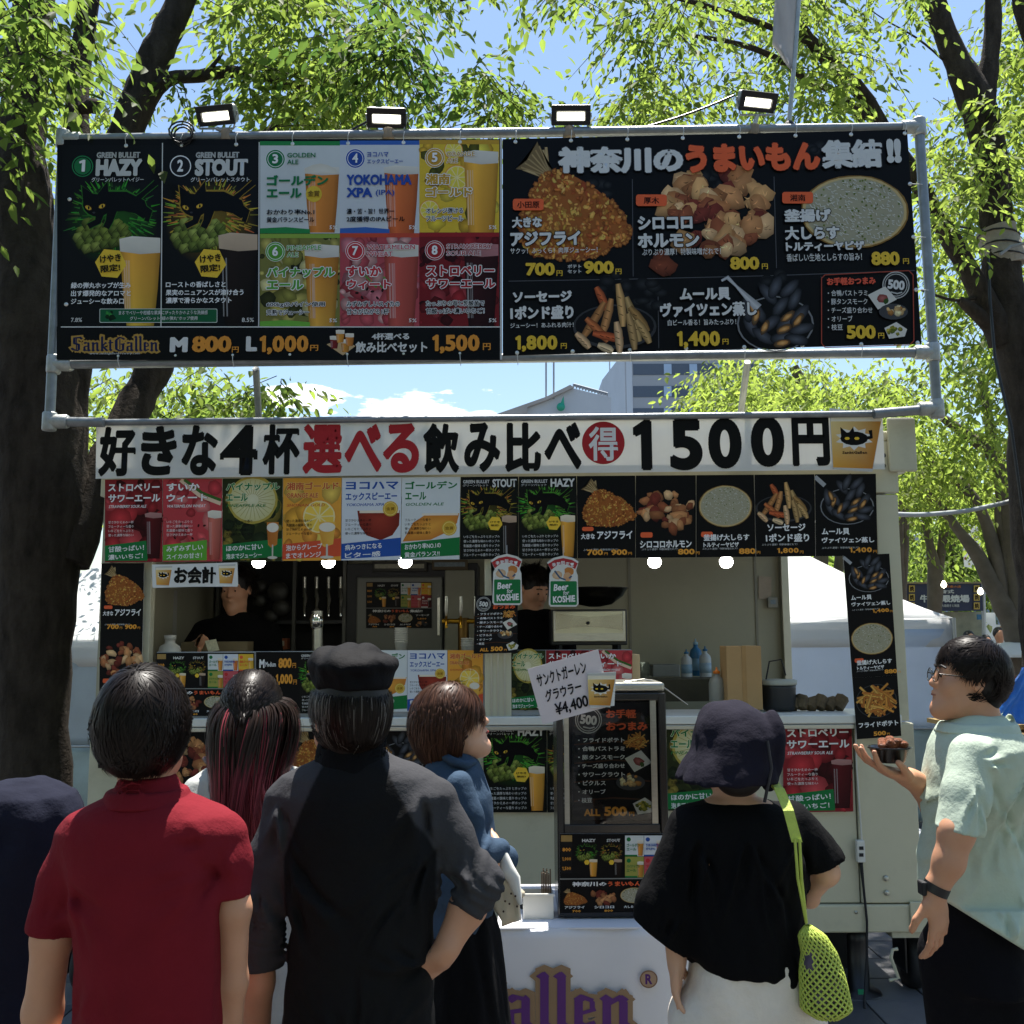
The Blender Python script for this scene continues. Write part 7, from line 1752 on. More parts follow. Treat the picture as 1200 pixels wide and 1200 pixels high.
# ---- the man in the black cap and charcoal long-sleeved top
def cap_man():
 Y = 2.3; cx = W(425, 1100, Y)[0]; o = root('man in a black flat cap and charcoal long-sleeved top, one hand on his hip', cx, Y)
 hc = J(409, 826, Y); hs = 1.02; M = rotm(R(24), R(6))
 rows = rows_([(872, 386, 444, .06), (886, 378, 458, .075), (896, 358, 486, .092), (908, 336, 508, .105), (928, 318, 526, .118), (960, 320, 528, .128), (1010, 334, 520, .135), (1080, 344, 510, .135), (1140, 340, 506, .135), (1200, 332, 505, .138), (1280, 326, 510, .14), (1310, 326, 508, .14)], Y)
 la = [(336, 945, 0, 17), (307, 1055, -.02, 20), (301, 1150, .0, 18.5), (300, 1255, .06, 13)]; ra = [(512, 938, 0, 17), (563, 1034, -.03, 18), (548, 1064, -.03, 20), (519, 1118, -.06, 14)]
 S = SDF((cx - .36, Y - .3, -.01), (cx + .36, Y + .34, 1.72), .006)
 S.prof([(r[0], r[1], r[2], r[3] * .83, r[4] * .82) for r in rows[2:]], .03); S.cone(J(415, 900, Y), J(411, 856, Y), .06, .06, .03)
 head_sdf(S, hc, M, hs); zh = rows[-1][0]; legs(S, cx, Y, zh, .095, .09)
 P1 = arm(S, la, Y); P2 = arm(S, ra, Y); hand_sdf(S, P1[-1], (0, .15, -1), (1, .2, 0), side=-1)
 hand_sdf(S, P2[-1], (-.55, .35, -.6), (-.5, .75, .3), curl=(.25, .3, .3, .35), side=1, thumb=.7)
 S.build('body', SKIN, o)
 G = SDF((cx - .36, Y - .24, zh - .03), (cx + .36, Y + .24, rows[0][0] + .03), .0055)
 G.prof(rows, .02, grow=.004)
 arm(G, [(338, 948, 0, 27), (318, 1010, -.01, 26), (307, 1058, -.02, 27.5), (304, 1090, -.015, 26), (302, 1135, 0, 28)], Y, .018); arm(G, [(508, 940, 0, 27), (536, 990, -.015, 26), (561, 1036, -.03, 26), (550, 1062, -.035, 23)], Y, .018)
 X, Y_, Z = np.meshgrid(*G.ax, indexing='ij', sparse=True); Zr = J(300, 1120, Y)[2]
 rip = .003 * np.sin(Z * 230 + 9 * np.sin(Z * 40 + X * 20)) * (((Z > Zr - .01) & (Z < Zr + .13)) & (X < J(338, 1000, Y)[0])); e = J(560, 1040, Y); rip = rip + .004 * np.sin((X * .8 + Z * .7) * 200 + 3 * np.sin(Z * 50)) * (((X - e[0]) ** 2 + (Z - e[2]) ** 2) < .0075)
 G.F = (G.F + rip).astype(np.float32); G.folds(.006, .13, .45, 12); creases(G, Y, [(345, 990, 40, 85, 130, 6), (512, 985, 95, 150, 150, 7), (340, 930, 60, 110, 90, 5), (500, 920, 80, 120, 90, 5), (425, 1230, -140, -40, 120, 8), (560, 1040, 190, 290, 70, 9), (310, 1030, 60, 120, 70, 5), (505, 1120, 150, 230, 80, 5)], .0065, .011, 5)
 lim = np.where(X < J(334, 1100, Y)[0], J(300, 1134, Y)[2], -9); G.F = np.maximum(G.F, (lim - Z).astype(np.float32))
 c_ = J(545, 1070, Y, -.035); dd = P2[3] - P2[2]; dd /= np.linalg.norm(dd)
 cut = ((X - c_[0]) * dd[0] + (Y_ - c_[1]) * dd[1] + (Z - c_[2]) * dd[2]); G.F = np.where(X > J(517, 1070, Y)[0], np.maximum(G.F, cut), G.F).astype(np.float32)
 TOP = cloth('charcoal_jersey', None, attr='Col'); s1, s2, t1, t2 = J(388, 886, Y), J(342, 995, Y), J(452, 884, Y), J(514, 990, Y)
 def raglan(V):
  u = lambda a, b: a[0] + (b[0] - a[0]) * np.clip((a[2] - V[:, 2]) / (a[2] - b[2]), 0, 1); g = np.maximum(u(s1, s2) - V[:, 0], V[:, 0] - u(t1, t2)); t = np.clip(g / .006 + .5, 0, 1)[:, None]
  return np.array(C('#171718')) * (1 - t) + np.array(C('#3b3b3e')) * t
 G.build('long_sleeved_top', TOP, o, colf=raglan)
 C_ = SDF((cx - .17, Y - .16, 1.2), (cx + .17, Y + .16, 1.6), .005); cr = rows_([(862, 380, 452, .072), (876, 376, 456, .08), (896, 372, 462, .092), (904, 368, 466, .095)], Y)
 C_.prof(cr, .006, 2.1, grow=.006).folds(.003, .07, .6, 5); C_.prof([(r[0] + .03, r[1], r[2] + .01, r[3] - .004, r[4] - .002) for r in cr], .004, 2.1, sub=True); C_.build('collar', cloth('black_knit', '#0e0e10'), o)
 T_ = SDF((cx - .25, Y - .25, 0), (cx + .25, Y + .25, zh + .12), .009); T_.ell((cx, Y, zh + .02), (.17, .13, .1), .03); legs(T_, cx, Y, zh - .02, .096, .1, ankle=.07, feet=False); T_.plane((0, 0, .07), (0, 0, -1)).folds(.004, .1, .4, 9).build('trousers', cloth('trousers_dark', '#1b1c22'), o)
 shoes(cx, Y, .096, (0, 1), mat('shoe_dark', '#18181a'), o)
 H = SDF(hc - .17, hc + .17, .006); H.ell(hc + M @ np.array([0, -.02, .01]) * hs, np.array((.081, .1, .1)) * hs, .01, M); H.ell(hc + M @ np.array([0, -.055, -.05]) * hs, np.array((.064, .05, .062)) * hs, .03, M); H.plane(hc + M @ np.array([0, .035, 0]), M @ np.array([0, 1, -.35])); H.build('hair_base', HAIRD, o)
 strands('hair', hc + M @ np.array([0, -.018, .0]) * hs, M, np.array((.083, .104, .105)) * hs, 5000, .055, lambda U: (U[:, 1] < .3) & (U[:, 2] < .35) & (U[:, 2] > -.82) & ~((np.abs(U[:, 0]) > .88) & (U[:, 2] < 0)),
   lambda r, t, U: np.where((r > .95)[:, None] | ((U[:, 0] < -.75) & (r > .5))[:, None], np.array([.10, .09, .08]), dk(r, t, U)), o, HAIRM, grav=.8, w=.0022, lift=(0, .007), seed=5, cling=.8, jitter=.12)  # stray grey hairs; sunlight on the left side is put into strand colour
 K_ = SDF(hc - .22, hc + .22, .0055)
 K_.ell(hc + M @ np.array([0, -.004, .096]), (.101, .124, .040), .02, M); K_.ell(hc + M @ np.array([0, -.012, .06]), (.088, .108, .05), .02, M); K_.ell(hc + M @ np.array([0, .112, .05]), (.075, .06, .014), .02, M @ rotm(0, R(-12)))
 K_.folds(.008, .05, .9, 21, 6); K_.plane(hc + M @ np.array([0, 0, .036]), M @ np.array([0, -.1, -1]))
 K_.build('flat_cap', cloth('cap_black', '#0a090c', rough=.8, spec=.15), o)
cap_man()

# ---- the woman with half-up hair dyed red at the ends
def red_hair():
 Y = 2.95; cx = W(296, 1100, Y)[0]; o = root('woman with half-up dark hair fading to red, in a white blouse', cx, Y)
 hc = J(297, 836, Y); hs = .93; M = rotm(R(-4), R(8))
 rows = rows_([(884, 278, 318, .045), (893, 262, 334, .06), (900, 243, 348, .075), (912, 228, 362, .09), (935, 218, 370, .1), (990, 222, 368, .105), (1080, 234, 360, .1), (1160, 228, 364, .11), (1230, 224, 368, .12)], Y)
 S = SDF((cx - .32, Y - .22, -.01), (cx + .32, Y + .32, 1.66), .008); S.prof([(r[0], r[1], r[2], r[3] * .88, r[4] * .85) for r in rows[1:]], .03); S.cone(J(298, 895, Y), J(297, 860, Y), .045, .047, .03)
 head_sdf(S, hc, M, hs); zh = rows[-1][0]; legs(S, cx, Y, zh, .08, .08)
 P1 = arm(S, [(232, 930, 0, 15), (222, 1020, 0, 14), (226, 1090, .08, 10)], Y); P2 = arm(S, [(362, 930, 0, 15), (372, 1020, 0, 14), (366, 1090, .08, 10)], Y)
 for P_, sd in ((P1, -1), (P2, 1)): hand_sdf(S, P_[-1], (0, .4, -1), (-sd, 0, 0), side=sd, s=.9)
 S.build('body', SKINL, o)
 G = SDF((cx - .3, Y - .2, zh - .03), (cx + .3, Y + .2, rows[0][0] + .02), .006); G.prof(rows, .02); arm(G, [(236, 932, 0, 20), (224, 985, 0, 21)], Y, .03); arm(G, [(358, 932, 0, 20), (369, 985, 0, 21)], Y, .03)
 G.folds(.005, .08, .25, 31).build('blouse', cloth('white_blouse', '#b9bcb8', sheen=.1, trans=.1), o)
 T_ = SDF((cx - .25, Y - .25, 0), (cx + .25, Y + .25, zh + .12), .01); T_.ell((cx, Y, zh), (.165, .13, .1), .03); legs(T_, cx, Y, zh - .02, .085, .095, ankle=.06, feet=False); T_.plane((0, 0, .07), (0, 0, -1)).build('trousers', cloth('jeans_blue', '#2a3446'), o); shoes(cx, Y, .085, (0, 1), mat('shoe_dark', '#18181a'), o, .042)
 H = SDF(hc - .2, hc + .17, .006); H.ell(hc + M @ np.array([0, -.016, .022]) * hs, np.array((.085, .104, .106)) * hs, .01, M); H.ell(hc + M @ np.array([0, -.06, -.07]) * hs, np.array((.07, .045, .09)) * hs, .03, M); H.plane(hc + M @ np.array([0, .05, 0]), M @ np.array([0, 1, -.6])); H.build('hair_base', HAIRD, o)
 kc = np.array([.014, -.128, -.005])
 col = lambda r, t, U: np.where(((t > .40 + r * .28) | (r > .93))[:, None], np.array([.20, .035, .045]) * (.4 + .9 * r[:, None]), dk(r, t, U, (.014, .009, .007), (.045, .026, .02)))
 strands('long_hair', hc + M @ np.array([0, -.014, .02]) * hs, M, np.array((.086, .106, .108)) * hs, 5200, lambda U: .30 + .05 * U[:, 2], lambda U: (U[:, 2] < .25) & (U[:, 1] < .25) & (U[:, 2] > -.8), col, o, HAIRM, grav=.9, w=.0035, lift=(0, .015), jitter=.16, seed=8, steps=16, pull=lambda P_, t, U: np.stack([-P_[:, 0] * 2.0, 0 * t * P_[:, 0] - .03, P_[:, 0] * 0], 1))
 strands('hair', hc + M @ np.array([0, -.014, .02]) * hs, M, np.array((.088, .107, .110)) * hs, 4200, lambda U: .12 + .05 * U[:, 1], lambda U: (U[:, 2] > -.05) & ~((U[:, 1] > .6) & (U[:, 2] < .3)), dk, o, HAIRM, whorl=(0, .9, .4), grav=.02, w=.003, lift=(0, .006), jitter=.08, seed=9, steps=12, pull=lambda P_, t, U: (kc - P_) * 9)
 K_ = SDF(hc - .22, hc + .22, .005); k0 = hc + M @ kc
 K_.ell(k0, (.034, .02, .019), .01, M); K_.ell(k0 + np.array([.02, -.004, .004]), (.018, .016, .018), .01); K_.folds(.003, .03, .6, 3).build('hair_knot', mat('hair_knot_brown', '#2c1712', rough=.5, var=.4, vscale=60, bump=.5, bscale=150), o)
 pony = MB(); g_ = random.Random(4)
 for i in range(150):
  a = g_.uniform(-1, 1); ln = g_.uniform(.26, .37); p0 = k0 + np.array([a * .014, -.012 - g_.random() * .012, -.01]); p = [p0]
  for j in range(1, 7): t = j / 6; p.append(p0 + np.array([a * .058 * t ** .8 + .012 * t + .006 * math.sin(i + t * 4), -.014 * math.sin(t * 3) + t * .028 + .0, -ln * t]))
  pony.tube(p, [.0026, .0034, .0036, .0034, .003, .0024, .0008], 4, cap=False)
 pony.build('ponytail', mat('hair_red_ends', '#83303a', rough=.4, var=.55, vscale=40, streak=.08), o, fix=False)['kind'] = 'stuff'
 for x in (262.5, 332.5):
  e = J(x, 842, Y, -.02); MB().lathe(e, [(.004, -.01), (.007, 0), (.004, .01)], 8).build('earring', mat('earring_silver', '#b9b9b9', rough=.3, metal=.8), o)
 s_ = [J(240, 889, Y, -.02), J(248, 898, Y, -.09), J(268, 926, Y, -.125), J(296, 968, Y, -.13), J(330, 1015, Y, -.125), J(362, 1060, Y, -.06)]
 MB().tube(s_, .008, 6).build('bag_strap', mat('brown_leather', '#4a2418', rough=.5), o)
red_hair()

# ---- the woman in denim, in profile
def denim():
 Y = 3.15; cx = W(540, 1100, Y)[0]; o = root('woman with a brown bob in a denim shirt and black skirt, looking right', cx, Y)
 hc = J(531, 846, Y); hs = .93; M = rotm(R(-84), R(14))
 rows = rows_([(882, 512, 550, .055), (892, 500, 560, .085), (905, 496, 566, .115), (930, 494, 574, .14), (965, 497, 579, .145), (1010, 500, 580, .145), (1055, 500, 578, .15), (1085, 502, 572, .15)], Y)
 S = SDF((cx - .3, Y - .3, -.01), (cx + .34, Y + .3, 1.62), .0055); S.prof([(r[0], r[1], r[2], r[3] * .85, r[4] * .85) for r in rows[1:]], .03); S.cone(J(528, 900, Y), J(531, 862, Y), .045, .046, .03)
 head_sdf(S, hc, M, hs); zh = rows[-1][0] - .1; legs(S, cx, Y, zh, .04, .085, foot=(1, 0))
 na = [(538, 922, -.14, 11), (556, 1000, -.17, 12), (582, 996, -.1, 11)]; P1 = arm(S, na, Y); P2 = arm(S, [(530, 922, .14, 15), (560, 1000, .14, 14), (590, 1006, .02, 11)], Y)
 hand_sdf(S, P1[-1], (-.1, 1, .1), (-1, 0, 0), curl=(.5,) * 4, s=.88); hand_sdf(S, P2[-1], (-.6, -.8, .1), (-.5, .5, 0), curl=(.6,) * 4, s=.88, side=-1); S.build('body', SKINL, o)
 for q in (-1, 1):
  e = hc + hs * (M @ np.array([q * .031, .0885, .003])); S2 = MB(); S2.lathe((e[0], e[1], e[2] - .002), [(.002, -.004), (.007, -.001), (.0075, .003), (.003, .007)], 10); S2.build('eye', mat('eye_dark', '#1a1210', rough=.2), o)
  S2 = MB(); S2.tube([hc + hs * (M @ np.array([q * .046, .086, .028])), hc + hs * (M @ np.array([q * .032, .094, .032])), hc + hs * (M @ np.array([q * .016, .094, .028]))], .0028, 5); S2.build('eyebrow', HAIRD, o)
 MB().tube([hc + hs * (M @ np.array([-.016, .0955, -.061])), hc + hs * (M @ np.array([0, .1035, -.060])), hc + hs * (M @ np.array([.016, .0955, -.061]))], [.002, .0042, .002], 6).build('lips', mat('lips_rose', '#8c3f38', rough=.4), o)
 G = SDF((cx - .3, Y - .3, rows[-1][0] - .03), (cx + .34, Y + .3, rows[0][0] + .02), .0055); G.prof(rows, .02, grow=.004)
 arm(G, [(538, 922, -.14, 18), (548, 960, -.155, 17), (560, 1000, -.165, 17), (584, 996, -.1, 14)], Y, .02); arm(G, [(528, 920, .13, 20), (560, 1000, .14, 18), (592, 1008, .03, 16)], Y, .02)
 creases(G.folds(.005, .08, .7, 41), Y, [(545, 935, 60, 110, 60, 6), (562, 1000, 180, 300, 40, 7), (510, 960, 40, 100, 90, 6)], .006, .01, 7).build('denim_shirt', cloth('denim_blue', '#3a4b5e', var=.25, vscale=12, bump=.25, bscale=240), o)
 MB().tube([J(516, 883, Y, -.05), J(530, 892, Y, -.1), J(545, 897, Y, -.1), J(556, 893, Y, -.05)], [.012, .014, .014, .01], 8).build('collar', cloth('denim_blue', '#3a4b5e'), o)
 K = SDF((cx - .3, Y - .3, .2), (cx + .34, Y + .3, rows[-1][0] + .08), .008); K.prof(rows_([(1062, 503, 576, .14), (1090, 502, 584, .16), (1140, 498, 592, .18), (1210, 496, 600, .2), (1330, 488, 608, .21), (1400, 482, 612, .22)], Y), .01).folds(.008, .07, .05, 42).build('skirt', cloth('skirt_black', '#0d0d0f'), o)
 shoes(cx, Y, .04, (1, 0), mat('shoe_dark', '#18181a'), o, .04)
 H = SDF(hc - .17, hc + .17, .006); H.ell(hc + M @ np.array([0, -.02, .024]) * hs, np.array((.086, .104, .105)) * hs, .01, M); H.ell(hc + M @ np.array([0, -.06, -.05]) * hs, np.array((.078, .05, .075)) * hs, .03, M); H.plane(hc + M @ np.array([0, .035, 0]), M @ np.array([0, 1, -.75])); H.build('hair_base', mat('hair_base_brown', '#2a1610', rough=.6), o)
 strands('hair', hc + M @ np.array([0, -.016, .012]) * hs, M, np.array((.092, .110, .112)) * hs, 7000, lambda U: .13 + .07 * U[:, 2] - .05 * np.clip(U[:, 1], 0, 1), lambda U: ~((U[:, 1] > .42) & (U[:, 2] < .5)) & (U[:, 2] > -.5), lambda r, t, U: dk(r, t, U, (.03, .014, .009), (.11, .05, .03)), o, HAIRM, whorl=(0, .1, 1), grav=.8, w=.003, lift=(0, .014), jitter=.13, seed=10, cling=.5, steps=14, pull=lambda P_, t, U: np.stack([0 * P_[:, 0], -.35 * (P_[:, 1] > .03), 0 * P_[:, 0]], 1))
 b = J(596, 1052, Y, -.12); t = tag(rumple([J(583, 1030, Y, -.12), J(606, 1034, Y, -.12), J(611, 1078, Y, -.12), J(588, 1086, Y, -.12)], 0, .01, mat('dotted_pouch', '#cbbfa6', rough=.8, var=.1), 'pouch', None, 8, 8), 'small beige dotted pouch with a white tissue, held by the woman in denim', 'pouch')
 t.modifiers['s'].thickness = .03
 MB().tube([J(590, 1000, Y, -.12), J(594, 1018, Y, -.125), J(602, 1030, Y, -.12), J(610, 1060, Y, -.13)], [.012, .022, .02, .006], 8).build('tissue', mat('tissue_white', '#d9d9d2', rough=.9), t)
 for i in range(7): q = J(590 + (i % 3) * 7 + (i % 2) * 2, 1044 + (i // 3) * 12 + (i % 3) * 3, Y, -.145); MB().lathe((q[0], q[1], q[2]), [(.003, 0), (.003, -.003)], 8, axis='y').build('dot', mat('dot_brown', '#3a2418'), t)
denim()
# ---- the woman in the bucket hat
def hat_woman():
 Y = 2.55; cx = W(872, 1100, Y)[0]; o = root('woman in a dark bucket hat, loose black blouse and cream trousers, seen from behind', cx, Y)
 hc = J(858, 878, Y); hs = .89; M = rotm(R(10), R(6))
 rows = rows_([(938, 826, 900, .065), (946, 806, 922, .085), (956, 797, 934, .1), (975, 792, 942, .115), (1010, 792, 946, .125), (1060, 797, 944, .135), (1110, 800, 942, .14), (1128, 812, 938, .14)], Y)
 S = SDF((cx - .36, Y - .24, -.01), (cx + .36, Y + .32, 1.62), .0055); S.prof([(r[0] + .004, r[1], r[2], r[3] * .9, r[4] * .85) for r in rows], .03); S.cone(J(862, 945, Y), J(859, 900, Y), .046, .048, .03)
 head_sdf(S, hc, M, hs); zh = J(870, 1200, Y)[2]; legs(S, cx, Y, zh, .085, .085)
 la = [(806, 968, 0, 17), (788, 1060, -.02, 15), (793, 1122, -.02, 10.5)]; ra = [(932, 965, 0, 17), (968, 1022, .0, 14), (944, 1052, .1, 11)]
 P1 = arm(S, la, Y); P2 = arm(S, ra, Y); hand_sdf(S, P1[-1], (-.05, -.05, -1), (.95, -.2, 0), curl=(.25, .3, .4, .45), side=-1, s=.95, thumb=.75); hand_sdf(S, P2[-1], (-.5, .8, .1), (0, 0, 1), curl=(.8, .8, .8, .8), s=.9); S.build('body', SKINL, o)
 G = SDF((cx - .36, Y - .25, rows[-1][0] - .1), (cx + .36, Y + .25, rows[0][0] + .02), .0055); G.prof(rows, .02)
 G.cone(J(808, 968, Y), J(780, 1060, Y), pm_(24, Y), pm_(32, Y), .03); G.cone(J(780, 1060, Y), J(774, 1100, Y), pm_(32, Y), pm_(33, Y), .03)
 G.cone(J(926, 962, Y), J(958, 1010, Y, .02), pm_(24, Y), pm_(33, Y), .03)
 tl = rows_([(1120, 838, 936, .135), (1136, 866, 930, .136), (1147, 884, 914, .136)], Y); G.prof(tl, .012)
 creases(G, Y, [(812, 975, 60, 110, 130, 7), (930, 975, 70, 120, 120, 7), (868, 950, 70, 110, 170, 8), (770, 1100, -90, -50, 70, 4)], .007, .011, 9); G.folds(.006, .075, .2, 51, zr=([rows[-1][0] - .1, rows[0][0] - .12, rows[0][0]], [1.3, 1, .3]))
 X, Y_, Z = np.meshgrid(*G.ax, indexing='ij', sparse=True); xa = J(800, 1100, Y)[0]; a, b = J(745, 1078, Y), J(806, 1122, Y)
 lim = np.where(X < xa, a[2] + (X - a[0]) * (b[2] - a[2]) / (b[0] - a[0]), -9); xb = J(944, 1000, Y)[0]; a, b = J(944, 1024, Y), J(994, 1004, Y); lim = np.where(X > xb, a[2] + (X - a[0]) * (b[2] - a[2]) / (b[0] - a[0]), lim)
 G.F = np.maximum(G.F, (lim - Z).astype(np.float32)); G.cone(J(786, 1075, Y), J(772, 1135, Y), pm_(20, Y), pm_(29, Y), .004, sub=True); G.build('blouse', cloth('black_cotton', '#0c0c0e', sheen=.35), o)
 T_ = SDF((cx - .28, Y - .28, 0), (cx + .28, Y + .28, J(870, 1095, Y)[2]), .008); T_.prof(rows_([(1095, 818, 934, .12), (1130, 808, 942, .135), (1170, 804, 946, .14), (1230, 804, 948, .14)], Y), .03); legs(T_, cx, Y, zh, .088, .105, ankle=.085, feet=False); T_.plane((0, 0, .09), (0, 0, -1)).folds(.006, .1, .35, 55).build('trousers', cloth('cream_trousers', '#e0d6ca', sheen=.1), o)
 pass
 shoes(cx, Y, .088, (0, 1), mat('shoe_pale', '#9a948c'), o, .044)
 H = SDF(hc - .2, hc + .17, .006); H.ell(hc + M @ np.array([0, -.02, .02]) * hs, np.array((.084, .103, .1)) * hs, .01, M); H.ell(hc + M @ np.array([0, -.05, -.06]) * hs, np.array((.07, .05, .06)) * hs, .03, M); H.plane(hc + M @ np.array([0, .04, 0]), M @ np.array([0, 1, -.6])); H.build('hair', HAIRD, o)
 B = SDF(hc - .26, hc + .26, .0055); hc2 = hc + M @ np.array([0, -.012, .038]); Mt = M @ rotm(0, R(10), R(6))
 B.ell(hc2 + Mt @ np.array([0, 0, .0]), (.097, .114, .082), .01, Mt)
 z0 = hc2[2]; bx, by = hc2[0], hc2[1]
 B.prof([(z0 + .0, bx, by, .095, .11), (z0 - .035, bx - .006, by - .002, .098, .117), (z0 - .075, bx - .018, by - .004, .112, .130), (z0 - .108, bx - .028, by - .004, .122, .14)], .01, 2.1)
 B.prof([(z0 - .005, bx, by, .070, .085), (z0 - .035, bx - .004, by - .002, .078, .094), (z0 - .075, bx - .018, by - .004, .088, .106), (z0 - .13, bx - .028, by - .004, .104, .122)], .004, 2.1, sub=True)
 # the brim turned up at the right
 q_ = hc + np.array([.084, -.035, .0]); B.ell(q_, (.036, .05, .1), .003, rotm(0, 0, R(6)))
 B.folds(.007, .08, .6, 61); B.build('bucket_hat', cloth('hat_navy', '#1d1b26', bump=.2, bscale=260), o)
 MB().tube([J(899, 868, Y, -.12), J(904, 900, Y, -.13), J(896, 940, Y, -.12)], .004, 6).build('hat_cord', mat('hat_cord', '#1a1922'), o)
 # lime strap and net bag
 LIME = mat('lime_cord', '#b4c454', rough=.6, var=.15, vscale=30, bump=.3, bscale=120)
 bag = empty('net_bag', W(968, 1150, Y - .12), 'lime green net bag hanging from a lime strap at the bucket-hat woman\'s right side', 'bag')
 band = [J(906, 916, Y, -.03), J(914, 925, Y, -.10), J(924, 948, Y, -.135), (J(934, 985, Y, -.15))]
 V = []; F = []
 for i, p in enumerate(band):
  w_ = .0125; V += [p - np.array([w_, 0, .004]), p + np.array([w_, 0, -.004]), p + np.array([w_, .006, .0]), p + np.array([-w_, .006, .004])]
  if i: b = 4 * (i - 1); F += [(b + j, b + (j + 1) % 4, b + 4 + (j + 1) % 4, b + 4 + j) for j in range(4)]
 m_ = MB(); m_.add(V, F + [(0, 1, 2, 3), tuple(len(V) - 4 + j for j in range(4))]); m_.build('strap_band', LIME, bag)
 for dx in (-2.5, 3): MB().tube([J(934 + dx, 983, Y, -.15), J(937 + dx * .8, 1030, Y, -.16), J(945, 1082, Y, -.14)], .0035, 6).build('strap_cord', LIME, bag)
 c = J(966, 1146, Y, -.13); nr, nc = 13, 20
 prof_ = lambda t: (pm_(np.interp(t, [0, .1, .5, .9, 1], [3, 14, 23, 27, 12]), Y), pm_(np.interp(t, [0, .1, .5, .9, 1], [3, 11, 17, 18, 8]), Y), J(np.interp(t, [0, .3, 1], [947, 960, 970]), 1085 + t * 108, Y, -.13))
 ins = SDF(c - .2, c + .2, .007); ins.prof([(prof_(t)[2][2], prof_(t)[2][0], prof_(t)[2][1], prof_(t)[0] * .9, prof_(t)[1] * .9) for t in (.06, .2, .5, .8, .97)], .01).folds(.006, .06, .6, 3).build('bag_lining', mat('bag_lining', '#4c4353', rough=.8, var=.5, vscale=25), bag)
 m_ = MB()
 for dirn in (1, -1):
  for k in range(nc):
   P_ = []
   for i in range(nr * 2 + 1):
    t = i / (nr * 2); rx, ry, cc = prof_(t); a = 2 * math.pi * (k + dirn * i * .5) / nc; P_.append(cc + np.array([rx * math.cos(a), ry * math.sin(a), 0]))
   m_.tube(P_, .0027, 4, cap=False)
 nt = m_.build('net', LIME, bag, fix=False); nt['kind'] = 'stuff'
hat_woman()

